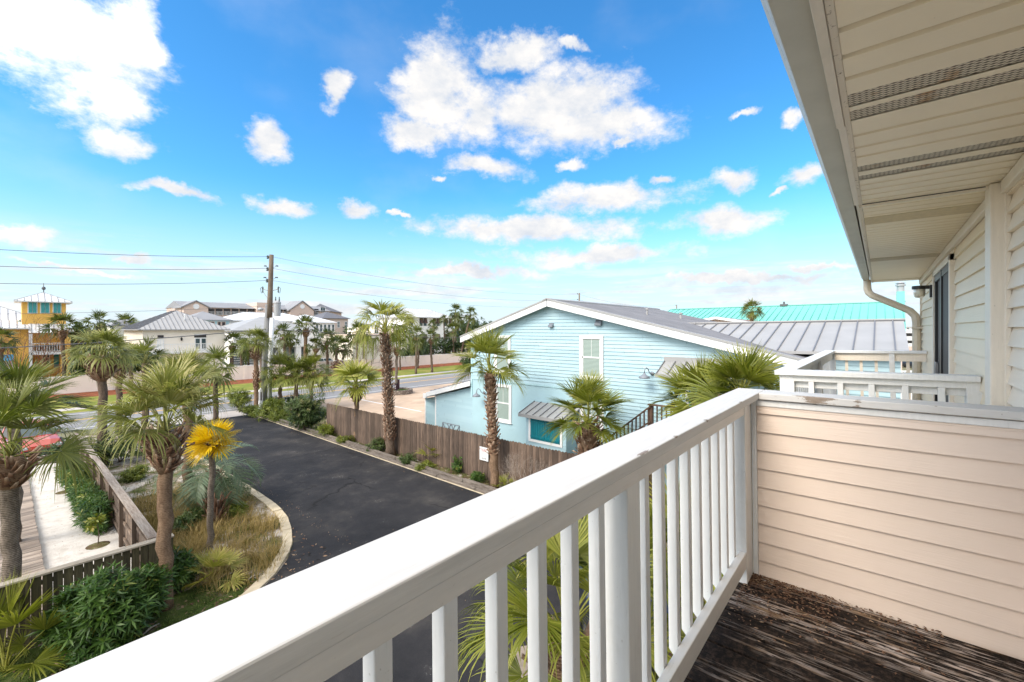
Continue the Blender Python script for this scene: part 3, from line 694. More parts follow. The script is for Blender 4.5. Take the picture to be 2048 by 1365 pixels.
# palms behind the garden, this side of the road
b=at(205,20); palm('palm with a bare brown head above the garden, right of the yellow house',b,4.95,1.12,.18,proto='nearG',mat='sabal_g',trunk='trunk',head=(1.05,.52,110,.38,.07),seed=51,group='palms behind the garden')
b=at(238,26); palm('shorter palm with a shaggy brown head left of the tall garden palm',b,4.15,1.35,.16,proto='midC',mat='sabal',trunk='trunk',head=(.9,.36,70,.32,.07),seed=52,group='palms behind the garden')
b=at(290,25); palm('palm hidden behind the big garden crown, under the white house balcony',b,4.3,1.2,.17,proto='midC',mat='sabal_g',trunk='trunk',seed=53,group='palms behind the garden')
b=at(28,12.5); palm('palm at the left edge sending a tall upright fan above the garden',b,3.6,1.0,.15,fb=crown(54,14,1.1,1.05,36,5,droop=.35,t0=.3,emin=0),mat='sabal',trunk='trunk_gray',seed=54,group='palms in the planted bed',rz=.3)
b=G(10,1345); saw('bright green saw palmetto in the bottom left corner',b,1.25,55,'sabal_y',12,34,emin=0,t0=.5,zs=1.15)
b=G(95,1300); saw('small fresh palmetto leaning from the garden fence foot',b,.62,56,'sabal_y',7,30,emin=5,t0=.55)
b=G(425,1165); saw('low yellow-green palmetto at the edge of the golden grass',b,.75,57,'sabal_y',12,24,emin=0,t0=.72,zs=.8)
# ---- driveway strip palms (right of drive) ----
b=G(989,979); palm('palm with criss-cross leaf bases in front of the sign on the wooden fence',b,4.55,1.0,.17,fb=crown(61,19,.70,.78,40,5,droop=.45,t0=.48,emin=-28,A=1.9),mat='sabal_y',trunk='trunk_red',stub=(1.35,4.5,150,.20,.075,52),seed=61,group='palms beside the driveway',lean=(-.12,.15),rz=2.0,taper=.95)
b=at(1176,14.55); palm('palm with a fat pineapple trunk in front of the shuttered hatch of the blue house',b,3.12,1.0,.2,fb=crown(62,28,.70,.78,42,5,droop=.32,t0=.44,emin=-28,bend=20),mat='sabal_y',trunk='trunk_red',head=(1.75,.33,150,.28,.06),seed=62,group='palms beside the driveway',rz=.7)
b=G(713,884); palm('short palm with a round brown head before the left part of the fence',b,3.02,1.22,.14,fb=crown(63,18,.52,.66,32,4,droop=.45,t0=.52,emin=-20),mat='sabal_y',trunk='trunk_red',head=(.8,.34,60,.24,.06),seed=63,group='palms beside the driveway')
b=G(781,912)
# tall washingtonia
palm('tallest palm with a shaggy trunk of leaf stubs rising from the driveway strip',b,6.05,1.0,.225,fb=crown(64,20,.82,.85,30,5,droop=1.2,t0=.52,emax=78,emin=-22,bend=30,pw=.02,A=1.35,costa=30),mat='sabal_y',trunk='trunk',stub=(.75,6.05,430,.17,.05,48),seed=64,group='palms beside the driveway',lean=(-.25,.08),taper=.72,flare=1.45)
# ---- palms by the neighbour's balcony ----
b=at(1405,9.6); palm('palm crown left of the neighbouring balcony corner, in front of the metal awning',b,4.55,1.0,.16,fb=crown(65,26,.55,.80,34,5,droop=.28,t0=.42,emin=-40),mat='sabal_y',trunk='trunk_red',head=(1.1,.3,50,.25,.06),seed=65,group='palms below the balconies')
b=at(1483,8.4); palm('palm crown touching the neighbouring balcony corner',b,4.85,1.0,.16,fb=crown(66,30,.55,.80,36,5,droop=.28,t0=.46,emin=-40),mat='sabal_y',trunk='trunk_red',head=(1.1,.3,50,.25,.06),seed=66,group='palms below the balconies',rz=1.1)
b=at(1130,4.9); palm('palm seen through the balusters with long yellow leaf stalks',b,2.75,1.0,.16,fb=crown(67,24,.85,.85,56,5,droop=.7,t0=.48,emin=-30,pw=.016),mat='sabal_y',trunk='trunk_red',head=(1.0,.28,50,.25,.06),seed=67,group='palms below the balconies',rz=.6)
b=at(1365,5.9); palm('palm seen through the balusters nearest the corner post',b,2.9,1.0,.16,fb=crown(68,26,.7,.85,50,5,droop=.7,t0=.5,emin=-35),mat='sabal_y',trunk='trunk_red',seed=68,group='palms below the balconies')
# ---- palm cluster by the utility pole, near side of the road ----
for px,Y,h,r,pr,lab in ((560,34.6,2.5,1.5,'nearG','left crown of the low palm cluster right of the utility pole'),(592,33.8,2.35,1.6,'midC','middle crown of the low palm cluster right of the utility pole'),(622,34.2,2.3,1.5,'nearG','right crown of the low palm cluster right of the utility pole')):
    palm(lab,at(px,Y),h,r,.15,proto=pr,mat='sabal',trunk='trunk',seed=int(px),group='low palm cluster beside the utility pole')
for k,(px,py,s,m,lab) in enumerate(((500,833,.8,'limeleaf','low lime shrub at the foot of the white number post'),(566,842,.7,'limeleaf','yellow-green mound between the number post and the dark bush'),(548,812,.9,'bushleaf','low green shrub behind the white number post'),(590,812,1.0,'bushleaf','green shrub under the low palm cluster'),(640,838,.8,'bushleaf','green shrub just behind the fence end'))):
    shrub(lab,G(px,py),s*1.3,s*1.1,s*.55,200,.18,.022,8,m,400+k,t0=.4,group='low shrubs at the driveway mouth')
palm('palm with a netted trunk just left of the utility pole',at(512,33.4),5.0,1.12,.16,proto='nearG',mat='sabal',trunk='trunk_red',head=(1.1,.36,80,.28,.08),stub=(1.6,3.0,70,.20,.08,52),seed=70,group='palms beside the utility pole',taper=.95)
# ---- verge palms ----
def vp(lab,px,py,basepx,Y,r,tr=.17,proto='farA',mat='sabal_d',trunk='trunk',head=True,seed=1,group='palms along the far side of the road',dead=0):
    x,y=at(basepx,Y); X2,Y2=at(px,Y); zc=ZZ(py,X2,Y2); h=max(1.5,zc-.15*r)
    return palm(lab,(x,y),h,r,tr,proto=proto,mat=mat,trunk=trunk,lean=(X2-x,Y2-y),head=(h*.16,tr*1.9,26,.3,.1) if head else None,seed=seed,group=group,seg=8,deadskirt=dead)
vp('leaning palm immediately behind the utility pole',519,690,527,46,1.25,seed=71)
vp('first palm right of the pole, in front of the white carport',568,670,570,59,1.75,.2,seed=72,proto='farA')
vp('palm with a bulky head beside the carport stairs',581,683,580,61,1.5,.2,seed=73,proto='farB')
vp('tall palm with a thick straight trunk in front of the carport columns',612,655,610,57.5,1.9,.24,seed=74,proto='farA',trunk='trunk_red')
vp('palm between the carport and the white parked car',632,694,628,57.5,1.5,.18,seed=75,proto='farB')
vp('palm with a pale thin trunk against the cream wall, left of the red-leaved shrub',654,680,655,60,1.8,.18,seed=76)
vp('dark bushy palm behind the wall over the parked car',672,693,673,72,2.4,.24,seed=77,proto='farB',group='palms behind the cream wall')
vp('dark bushy palm behind the wall next to the cream wing',690,697,684,74,2.4,.24,seed=78,proto='farA',group='palms behind the cream wall')
vp('thin palm with a dead skirt at the left end of the cream wing',714,665,714,66,1.9,.15,seed=79,dead=1.6)
vp('thin palm seen left of the tallest palm, in front of the cream wing',727,668,727,68,1.6,.17,seed=80,dead=1.8)
vp('palm growing out of the stone planter by the road',794,694,792,42.8,1.35,.14,seed=81,trunk='trunk_gray',group='palms beside the road')
vp('slim palm at the wall behind the planter palm',800,675,800,66,1.7,.14,seed=82)
vp('verge palm left of the dark hedge tree, straight trunk',833,672,832,60.5,1.6,.16,seed=83)
vp('lower crown on a palm beside the straight verge palm',838,690,836,70,1.5,.16,seed=84)
vp('leaning verge palm in front of the dark hedge tree',861,676,864,62.5,1.45,.16,seed=85)
vp('palm standing before the second bay of bahama shutters',866,652,867,80,1.3,.13,seed=86,group='palms in front of the white house')
vp('thin palm before the right corner shutters of the white house',888,640,889,82,1.1,.13,seed=87,head=False,group='palms in front of the white house')
vp('wide palm at the right corner of the white house',906,662,907,82,2.0,.2,seed=88,group='palms in front of the white house')
vp('tall thin palm against the sky right of the white house',911,626,911,85,2.0,.17,seed=89,head=False,group='palms against the sky')
vp('leaning thin palm against the sky near the blue house roof',941,630,920,82,1.7,.17,seed=90,head=False,group='palms against the sky')
vp('small palm between the two sky palms',917,640,917,90,1.6,.16,seed=91,head=False,group='palms against the sky')
# left behind wall
vp('dark palm beside the yellow tower',124,656,130,43.5,1.75,.17,seed=92,group='palms around the yellow house',proto='farB')
vp('palm rising behind the garden palms, right of the yellow tower',198,648,200,46,1.5,.15,seed=93,group='palms around the yellow house')
vp('distant palm in front of the faraway grey roof',250,650,250,85,2.6,.2,seed=95,group='palms around the yellow house')
vp('dark palm against the right wall of the white house',464,688,464,60,2.0,.22,seed=96,group='palms behind the cream wall',proto='farB')
vp('palm with drooping leaves right of the white house wall',482,695,483,58,1.5,.16,seed=97,group='palms behind the cream wall')
vp('small palm in front of the grey slatted gate',497,705,497,62,1.8,.16,seed=98,group='palms behind the cream wall')
vp('green palm at the left frame edge before the yellow wall',2,682,3,40,1.4,.15,seed=99,group='palms around the yellow house')
vp('palm showing between the two big garden crowns',262,712,262,44,1.5,.18,seed=100,group='palms behind the garden')
vp('palm head above the right side of the big garden crown',430,735,432,30,1.5,.16,seed=101,group='palms behind the garden',mat='sabal_g')
# fan palm before the turquoise roof
x,y=at(1504,38); palm('fan palm with a dead skirt in front of the turquoise roof',(x,y),7.75,.85,.17,proto='nearG',mat='sabal',trunk='trunk_red',seed=102,deadskirt=.8,rz=.5)
# ---- trees and shrubs ----
far_tree('dark round hedge tree behind the cream wall below the white house',at(852,79),4.9,3,2.0,420,201,hz=2.6,leaf=.3,group='dark trees behind the cream wall')
far_tree('dark hedge tree behind the cream wall, nearer the blue house',at(888,83),4.4,3,2.0,380,202,hz=2.7,leaf=.3,group='dark trees behind the cream wall')
far_tree('small dark tree behind the wall beside the cream wing',at(815,76),2.4,2,1.3,200,203,hz=1.7,leaf=.3,group='dark trees behind the cream wall')
far_tree('loose green tree against the sky beside the blue gable',at(925,88),3.4,3,2.4,300,204,mat='bushleaf',hz=4.6,leaf=.35)
far_tree('distant dark tree behind the blue gable corner',at(946,95),5,4,2.6,320,205,hz=6.4,leaf=.4)
far_tree('olive tree at the right end of the cream wall',at(935,86),3.0,2.4,2.2,260,206,mat='bushleaf',hz=2.6,leaf=.3)
far_tree('distant green tree right of the yellow tower',at(150,75),5,4,2.3,300,207,hz=4.9,leaf=.4)
far_tree('bushy green tree between the garden palms and the white house',at(262,46.5),2.4,2.0,1.5,420,208,mat='bushleaf',hz=3.2,leaf=.3)
far_tree('green thicket tree behind the driveway entrance palms',at(185,45),2.4,2.2,1.7,420,209,mat='bushleaf',hz=2.9,leaf=.3)
e=empty('bare_tree',(*at(732,61),0),label='bare brown crape myrtle against the cream wall, left of the tallest palm',cat='tree')
twigs(211,5.0,.62,6,.06,6,.35).build('branches',M['twig'],e)
e=empty('bare_tree',(*at(40,42),0),label='bare reddish tree in front of the yellow house',cat='tree'); twigs(212,7.0,.6,6,.07,6,.4).build('branches',M['redtwig'],e)
e=empty('bare_tree',(*at(95,43),0),label='bare reddish sapling beside the balcony of the yellow house',cat='tree'); twigs(213,5.6,.5,6,.05,5,.4).build('branches',M['redtwig'],e)
shrub('red-leaved shrub on the mulch before the cream wall',G(673,748),1.3,1.1,1.0,150,.22,.06,7,'redtwig',214,t0=.6)
shrub('grey twiggy shrub at the right end of the mulch',G(928,735),1.9,1.3,1.1,170,.25,.06,7,'bushleaf',215)
shrub('lime green shrub at the driveway mouth left of the white post',G(478,818),1.5,1.2,.85,260,.22,.03,8,'limeleaf',216,t0=.45)
shrub('yellow-green shrub between the white post and the dark bush',G(548,838),1.5,1.0,.8,240,.2,.03,8,'limeleaf',217,t0=.4)
shrub('tall light green shrub above the dark bush at the fence end',at(610,26.5),1.5,1.0,1.0,330,.16,.03,9,'bushleaf',218,zc=1.8,t0=.6)
shrub('large dark green bush at the left end of the wooden fence',G(617,862),1.25,1.15,.95,620,.14,.025,9,'bushleaf',219,t0=.33)
shrub('low lime bush in front of the fence, right of the dark bush',G(655,875),.75,.6,.42,170,.14,.02,8,'limeleaf',220,t0=.5)
shrub('round green bush between two palms at the fence',G(752,905),.62,.5,.42,220,.1,.018,8,'bushleaf',221,t0=.55)
shrub('green bush under the yellowing palmetto left of the fence sign',G(925,945),.52,.45,.42,240,.08,.018,8,'oleander',222,t0=.5)
saw('palmetto with one yellow leaf left of the fence sign',G(905,925),1.0,223,'sabal_y',12,24,emin=20,T=4,t0=.45)
saw('small palmetto at the foot of the netted palm by the fence',G(1010,985),.55,224,'sabal_y',9,22,emin=10,T=4,t0=.6)
e=empty('bare_shrub',(*at(1062,15.6),0),label='pale leafless shrub against the fence below the blue hatch',cat='shrub'); twigs(225,1.7,.75,6,.014,7,.85).build('branches',M['twig'],e)
# left garden
hx=lambda v: 1.75
shrub('oleander hedge bush nearest the near end of the long garden fence',(1.86,18.9),.44,1.3,.52,430,.17,.017,10,'oleander',230,t0=.38,name='oleander',group='oleanders along the garden fence')
shrub('oleander hedge bush in the middle of the long garden fence',(1.86,21.3),.46,1.4,.56,430,.17,.017,10,'oleander',231,t0=.42,name='oleander',group='oleanders along the garden fence')
shrub('oleander hedge bush at the far end of the long garden fence',(1.86,23.9),.48,1.5,.6,400,.17,.017,10,'oleander',232,t0=.45,name='oleander',group='oleanders along the garden fence')
def og(px,py): return G(px,py)
for i,(px,py,rx,rz_,n,lab) in enumerate(((150,1292,.62,.62,280,'oleander bush left of the cluster at the near garden fence'),(215,1305,.72,.78,420,'tall oleander in the middle of the near garden fence'),(270,1262,.62,.72,360,'oleander bush just left of the tall palm trunk'),(352,1180,.5,.55,200,'young oleander to the right of the tall palm trunk'))):
    shrub(lab,og(px,py),rx,.5,rz_,n,.19,.019,10,'oleander',240+i,t0=.36+.05*(i%3),name='oleander',group='oleanders at the near garden fence',lump=7)
shrub('low dark shrub under the oleanders',og(190,1330),.6,.4,.25,120,.14,.018,8,'oleander',246,t0=.3)
shrub('green shrub behind the garden fence post',G(240,925),1.5,1.3,.8,420,.15,.02,9,'bushleaf',247,t0=.45)
shrub('green shrub at the end of the boardwalk by the red car',G(128,935),.9,.8,.6,220,.14,.03,8,'bushleaf',248,t0=.45)
for i,(px,py,lab,o) in enumerate(((130,985,'small green sapling at the far end of the sand bed','bushleaf'),(196,1092,'small sapling with orange and green leaves on the sand bed','limeleaf'))):
    x,y=G(px,py); e=empty('sapling',(x,y,0),label=lab,cat='sapling',group='saplings on the sand')
    mb=MB(); mb.tube([(0,0,0),(.02,.01,.35),(-.01,.02,.62)],[.014,.012,.008],5); mb.build('stem',M['stem'],e)
    leaf_cloud(250+i,.26,.26,.2,26,.12,.035,5,t0=.6 if i else .4,lump=3,zc=.72).build('crown',M[o],e)
    d=MB(); 
    for k in range(1): d.lathe([(0.0,.07),(.10,.065),(.20,.035),(.27,.014)],seg=14)
    d.build('mulch_mound',M['strip'],e)
# dark fallen frond behind yellow palm
e=empty('dead_palm_stump',(*G(432,1052),0),label='dark stump of dead fronds behind the yellow palm trunk',cat='stump')
stubs([(0,0,0),(0,0,.9)],.16,.05,.8,34,.5,.035,260,lift=60,tdark=.35).build('dead_frond_bases',M['boots'],e)
mb=MB(); mb.tube([(0,0,-.02),(0,0,.45),(0,0,.8)],[.17,.15,.1],8); mb.build('core',M['stem'],e)
# golden grass in the planted bed
rr=random.Random(5); pts=[]
kerb_x=lambda v: 6.35 if v>16 else 6.35-(16-v)**1.5*.135
for k in range(1500):
    v=rr.uniform(11.8,20.5); u=rr.uniform(3.0,6.3)
    if u>kerb_x(v)-.42-.35*rr.random(): continue
    if v<12.6 and u<4.2 and rr.random()<.7: continue
    pts.append((u,v,rr.uniform(.5,1.1)))
g=tufts(301,pts[:520],.52,34,.26,.0055,.42,.75).build('golden_grass',M['drygrass'],kind='stuff',label='golden dry ornamental grass filling the bed inside the driveway curve',cat='grass')
pts=[(rr.uniform(2.5,5.2),rr.uniform(13,25),rr.uniform(.5,1.0)) for k in range(160)]
pts+= [(12.2+rr.random()*.8,rr.uniform(9,24.5),rr.uniform(.25,.7)) for k in range(230)]
pts+= [(rr.uniform(12,14.5),rr.uniform(22,36.5),rr.uniform(.9,2.0)) for k in range(260)]
g=tufts(302,pts,.30,22,.22,.006,.35,.7).build('low_green_grass',M['groundgrass'],kind='stuff',label='patchy low green grass beside the driveway',cat='grass')
pts=[]
for k in range(420):
    u=rr.uniform(-.8,4.3); v=rr.uniform(10.9,12.6)
    if u>3.6 and v<11.6: continue
    pts.append((u,v,rr.uniform(.4,.9)))
g=tufts(303,pts,.10,26,.24,.007,.2,.8).build('ground_cover',M['groundgrass'],kind='stuff',label='low dark green ground cover under the oleanders',cat='ground cover')
pts=[G(px,py)+(s,) for px,py,s in ((912,828,2.0),(925,833,1.8),(870,822,1.5),(893,825,1.6))]
pts=[(15.2+rr.random()*.9,18.8+rr.random()*2.6,rr.uniform(.9,1.5)) for k in range(26)]
g=tufts(304,pts,.55,50,.3,.008,.42,.6).build('ornamental_grass',M['drygrass'],kind='stuff',label='golden grass at the foot of the pale blue lean-to',cat='grass')
for i,(px,py,a,l,lab) in enumerate(((291,1245,1.2,.42,'curled dry palm boot lying under the oleanders'),(302,1262,.5,.34,'straight pale piece of driftwood on the soil'),(505,1158,.3,.3,'thin dry stick beside the kerb'))):
    x,y=G(px,py); mb=MB(); mb.tube([(-l*math.cos(a)/2,-l*math.sin(a)/2,.03),(0,0,.07),(l*math.cos(a)/2,l*math.sin(a)/2,.035)],[.014,.028,.012],6,squash=.6)
    mb.build('dry_stick',M['capwoodx'],label=lab,cat='stick',loc=(x,y,0))

saw('yellow-green palmetto against the fence between the tallest palm and the sign',G(872,925),.95,501,'sabal_y',14,26,emin=5,T=4,t0=.72)
for k,(px,py,s,m,lab) in enumerate(((690,888,.5,'limeleaf','small lime shrub under the short round-headed palm'),(815,930,.42,'bushleaf','low green clump right of the tallest palm'),(845,940,.35,'limeleaf','low yellowish clump by the fence foot'),(955,965,.35,'oleander','low green clump below the notice sign'))):
    shrub(lab,G(px,py),s*1.2,s,s*.6,150,.11,.016,8,m,510+k,t0=.45,group='low plants along the wooden fence')
rr=random.Random(15)
fb=FB(); rg=np.random.default_rng(16)
def litter(n,x0,x1,y0,y1,l0,l1,z=.02):
    for k in range(n):
        x,y=rr.uniform(x0,x1),rr.uniform(y0,y1); l=rr.uniform(l0,l1); t=rr.uniform(0,6.28); d=np.array([math.cos(t)*l,math.sin(t)*l,0]); s=np.array([-math.sin(t)*l*.3,math.cos(t)*l*.3,rr.uniform(0,l*.3)]); c=np.array([x,y,z+rr.uniform(0,.01)])
        fb.add([c-d,c-s,c+d,c+s],[[0,1,2,3]],[rr.uniform(0,1)]*4)
litter(900,12.15,13.1,7,25,.02,.07); litter(260,11.3,11.8,7,30,.01,.03); litter(200,6.4,6.8,9,22,.01,.03); litter(600,3.0,6.0,11.5,20,.02,.07); litter(350,-1.5,4.2,10.6,12.2,.02,.08); litter(120,.8,2.2,13,28,.01,.04); litter(60,5,11,6,30,.01,.03)
fb.build('leaf_litter',M['deadleaf'],kind='stuff',label='scattered dead leaves and twigs on the soil, kerb and driveway edges',cat='leaf litter')

for k,(px,py,s,m,lab) in enumerate(((300,905,.9,'bushleaf','green shrub between the garden fence and the tall palm'),(268,962,.45,'limeleaf','small green clump on the sand beside the garden fence'),(430,985,.5,'bushleaf','low green plant under the feather palm'),(475,1035,.35,'limeleaf','green tuft in the golden grass near the kerb'),(370,1060,.5,'bushleaf','leafy plant at the foot of the garden fence corner'))):
    shrub(lab,G(px,py),s*1.3,s*1.1,s*.6,230,.12,.018,8,m,530+k,t0=.42,group='low plants in the planted bed')
# ================= GROUND AND ROADS =================
def sheet(name, pts, z, mat, label=None, kind='structure', group=None):
    mb=MB(); mb.quad(*[(x,y,z) for x,y in pts]); return mb.build(name,mat,label=label,kind=kind,group=group)
sheet('ground',[(-900,-900),(1500,-900),(1500,1500),(-900,1500)],0,M['farland'])
sheet('planted_bed_soil',[(-6,9.0),(6.2,9.0),(6.2,36),(-6,36)],.008,M['ground'])
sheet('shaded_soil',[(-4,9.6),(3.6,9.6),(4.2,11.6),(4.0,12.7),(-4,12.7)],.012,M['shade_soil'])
sheet('sand_bed',[(.7,12.8),(2.3,12.8),(2.3,29.5),(.7,29.5)],.014,M['sand'])
kl=[(6.33,36.5),(6.34,30),(6.35,24),(6.36,20),(6.36,18),(6.35,17),(6.3,16),(6.15,15),(5.85,14),(5.5,13.1),(5.05,12.35),(4.55,11.8),(3.8,11.2),(2.8,10.7),(1.5,10.35),(0,10.15),(-6,9.9)]
sheet('driveway',[(11.83,36.9),(11.83,24),(11.8,12),(12.0,3.2),(-6,3.2)]+[(x,y-.02) for x,y in kl[::-1]]+[(6.33,36.9)],.016,M['asphalt'])
sheet('parking_pad',[(-8,29.9),(2.2,29.9),(2.2,36.5),(-8,36.5)],.013,M['road'])
sheet('fence_strip_soil',[(11.9,2.5),(15.3,2.5),(15.3,25.2),(15,36.2),(11.9,36.4)],.009,M['strip'])
sheet('paver_lot',[(13.3,25.2),(16.9,25.2),(16.9,21.6),(80,21.6),(80,37.8),(14.9,37.8)],.013,M['lot'])
sheet('main_road',[(-400,37.6),(600,37.6),(600,45.9),(-400,45.9)],.017,M['road'])
def line(name,x0,x1,y0,y1,m,lab,z=.022): sheet(name,[(x0,y0),(x1,y0),(x1,y1),(x0,y1)],z,m,lab)
line('road_line',-400,600,38.5,38.64,M['roadpaint'],'near white edge line of the main road')
line('road_line',-400,600,45.0,45.14,M['roadpaint'],'far white edge line of the main road')
line('road_line',-400,600,41.95,42.07,M['yellowpaint'],'one of the two yellow centre lines of the main road')
line('road_line',-400,600,42.22,42.34,M['yellowpaint'],'one of the two yellow centre lines of the main road')
line('parking_line',20.5,20.66,26.5,35.6,M['roadpaint'],'white parking line on the paver lot nearest the fence')
line('parking_line',27.5,27.64,27.5,34.0,M['roadpaint'],'faint white parking line farther along the paver lot')
line('parking_line',35,35.14,27.5,34.0,M['roadpaint'],'faint white parking line far along the paver lot')
sheet('verge_grass',[(-400,45.9),(600,45.9),(600,57.2),(-400,57.2)],.010,M['lawn'])
sheet('sidewalk',[(-400,47.5),(600,47.5),(600,48.9),(-400,48.9)],.015,M['walk'])
sheet('mulch_bed',[(-60,55.6),(90,55.6),(90,60.2),(-60,60.2)],.016,M['mulch'])
sheet('brick_pad',[(5.6,1.8),(7.35,1.8),(7.35,4.9),(6.5,5.5),(5.6,5.2)],.021,M['brick'])
sheet('sea_water',[(150,-900),(1450,-900),(1450,60),(250,60)],.03,M['sea'])
# faint tyre-worn apron where the drive meets the road
sheet('apron',[(6.3,35.2),(12.6,35.2),(14.0,37.7),(4.6,37.7)],.019,M['walk'])
# stone kerb round the planted bed
e=empty('stone_kerb',(0,0,0),label='curved kerb of sandy stone blocks along the left side of the driveway',cat='kerb')
def kerb_pts():
    P=[Vector((x,y,0)) for x,y in kl]; out=[P[0]]
    for i in range(len(P)-1):
        n=max(1,int((P[i+1]-P[i]).length/.25))
        for k in range(1,n+1): out.append(P[i].lerp(P[i+1],k/n))
    return out
kp=kerb_pts(); mb=MB(); rk=random.Random(3); i=0
while i<len(kp)-3:
    k=rk.choice([2,3,3]); a=kp[i]; b2=kp[min(i+k,len(kp)-1)]; d=(b2-a).normalized(); nrml=Vector((-d.y,d.x,0)); nrml=-nrml if nrml.dot(Vector((-1,.0,0)))<0 else nrml
    if a.y<12.5: nrml=Vector((-d.y,d.x,0)); nrml = nrml if nrml.y>0 or nrml.x<0 else -nrml
    hh=.055+rk.random()*.02; w=.25+rk.random()*.03
    q=[a+d*.014,b2-d*.014,b2-d*.014+nrml*w,a+d*.014+nrml*w]; mb.prism([(p.x,p.y,0) for p in q],(0,0,hh)); i+=k
mb.build('kerb_blocks',M['kerbstone'],e,bevel=.012)
# landscape timbers on the right of the drive
e=empty('timber_edging',(0,0,0),label='double row of weathered timbers edging the right side of the driveway',cat='kerb')
y=5.0; rk=random.Random(8); k=0
while y<36:
    L=rk.uniform(2.2,2.6)
    for (x0,zt,j) in ((11.86,.13,0),(12.05,.23,.9)):
        mb=MB(); dx=rk.uniform(-.03,.03); mb.box(x0+dx*.3,x0+.16+dx*.3,y+j+.01,y+j+L-.02,0,zt-rk.random()*.03); mb.build('timber',M['timber'],e,bevel=.02)
    y+=L
mb=MB(); mb.box(11.79,11.85,5,36,0,.03); mb.build('kerb_lip',M['kerbstone'],e)

# ================= FENCES =================
def fence_x(label, x0,x1,y0,y1,h,mat,w=.142,gap=.004,dog=True,th=.018,cap=None,postw=.1,rails=True,pstep=2.4,backx=1,name='wooden_fence',group=None,board='picket_panel'):
    """fence running along y from (x0,y0) to (x1,y1)"""
    e=empty(name,(0,0,0),label=label,cat='fence',group=group); mb=MB(); L=y1-y0; n=int(L/w); rk=random.Random(int(y1*10))
    for i in range(n):
        a=y0+i*w; x=x0+(x1-x0)*(a-y0)/L; hh=h+rk.uniform(-.012,.012); dx=rk.uniform(-.004,.004)
        if dog: mb.prism([(x+dx,a+gap/2,.03),(x+dx,a+w-gap/2,.03),(x+dx,a+w-gap/2,hh-.035),(x+dx,a+w-gap/2-.035,hh),(x+dx,a+gap/2+.035,hh),(x+dx,a+gap/2,hh-.035)],(th,0,0))
        else: mb.box(x+dx,x+dx+th,a+gap/2,a+w-gap/2,.03,hh)
    mb.build(board,mat,e)
    k=0; y=y0
    while y<=y1+.01:
        x=x0+(x1-x0)*(y-y0)/L; mb=MB(); px=x+backx*(.075); mb.box(px-postw/2,px+postw/2,y-postw/2,y+postw/2,0,h-.03); mb.build('post',mat,e); y+=pstep
    if rails:
        for z in (.25,h*.5,h-.3):
            mb=MB(); b=backx*.038; mb.bar((x0+b+(.01),y0,z),(x1+b+.01,y1,z),.035,.085); mb.build('rail',mat,e)
    if cap:
        mb=MB(); mb.bar(((x0)+backx*.03,y0-.05,h+.02),((x1)+backx*.03,y1+.05,h+.02),.2,.04); mb.build('cap_rail',cap,e,bevel=.006)
    return e
fence_x('long brown dog-eared wooden fence between the driveway and the blue house',13.25,12.55,6.0,25.2,1.85,M['fencewood'])
fence_x('garden fence with a grey cap board running away from the corner toward the red car',2.3,2.3,12.9,28.4,1.42,M['fencewood3'],cap=M['capwood'],dog=False,backx=-1,pstep=1.9,gap=.006,board='board_panel')
# near fence along x
e=empty('wooden_fence',(0,0,0),label='mossy dark board fence with a pale cap behind the oleanders, nearest the balcony',cat='fence')
mb=MB(); rk=random.Random(4); x=-2.2
while x<2.55:
    mb.box(x+.003,x+.142,12.7+rk.uniform(-.003,.003),12.72,.04,1.40); x+=.147+(0.007 if rk.random()<.4 else 0)
mb.build('board_panel',M['fencewood2'],e)
for x in (-1.9,.3,2.45):
    mb=MB(); mb.box(x-.05,x+.05,12.725,12.82,0,1.41); mb.build('post',M['fencewood2'],e)
for z in (.3,1.2):
    mb=MB(); mb.box(-2.2,2.5,12.722,12.76,z,z+.085); mb.build('rail',M['fencewood2'],e)
mb=MB(); mb.box(-2.3,2.62,12.64,12.82,1.405,1.445); mb.build('cap_rail',M['capwoodx'],e,bevel=.006)
# boardwalk
e=empty('boardwalk',(0,0,0),label='low boardwalk of grey-brown cross planks beside the sand bed',cat='boardwalk')
mb=MB(); y=12.95; rk=random.Random(2)
while y<29.3: mb.box(-2.2,.7+rk.uniform(-.015,.015),y+.004,y+.140,.10,.135+rk.uniform(-.003,.003)); y+=.15
mb.build('plank_deck',M['plank'],e)
mb=MB(); mb.box(.60,.66,12.95,29.3,0,.098); mb.build('side_beam',M['capwood'],e)
e=empty('timber_wall',(0,0,0),label='low timber retaining edge between the sand bed and the parked red car',cat='edging')
for i,(y,z) in enumerate(((29.55,.16),(29.8,.34))):
    mb=MB(); mb.box(-3,2.5,y,y+.2,0,z); mb.build('timber',M['capwoodx'] if i else M['capwood'],e,bevel=.015)
for x in (.05,):
    mb=MB(); mb.box(x,x+.12,29.3,29.45,0,.75); mb.build('post',M['fencewood3'],e)

# ================= SIGNS AND SMALL THINGS =================
def text_obj(s, size, mat, parent, loc, rot, name='lettering', ext=.001):
    c=bpy.data.curves.new(name,'FONT'); c.body=s; c.size=size; c.align_x='CENTER'; c.align_y='CENTER'; c.extrude=ext
    tmp=bpy.data.objects.new('tmp',c); col.objects.link(tmp); bpy.context.view_layer.update()
    me=bpy.data.meshes.new_from_object(tmp.evaluated_get(bpy.context.evaluated_depsgraph_get())); bpy.data.objects.remove(tmp)
    me.materials.clear(); me.materials.append(mat)
    o=bpy.data.objects.new(name,me); col.objects.link(o); o.parent=parent; o.location=loc; o.rotation_euler=rot; return o
sy0=VU(960.4,12.93); sy1=VU(977.6,12.93); yc=(sy0+sy1)/2; zt=ZZ(894.5,12.95,yc); zb=ZZ(921,12.95,yc)
e=empty('notice_sign',(12.90,yc,(zt+zb)/2),label='white notice with faded red lettering and a double arrow on the wooden fence',cat='sign')
w=(sy0-sy1)/2; h=(zt-zb)/2
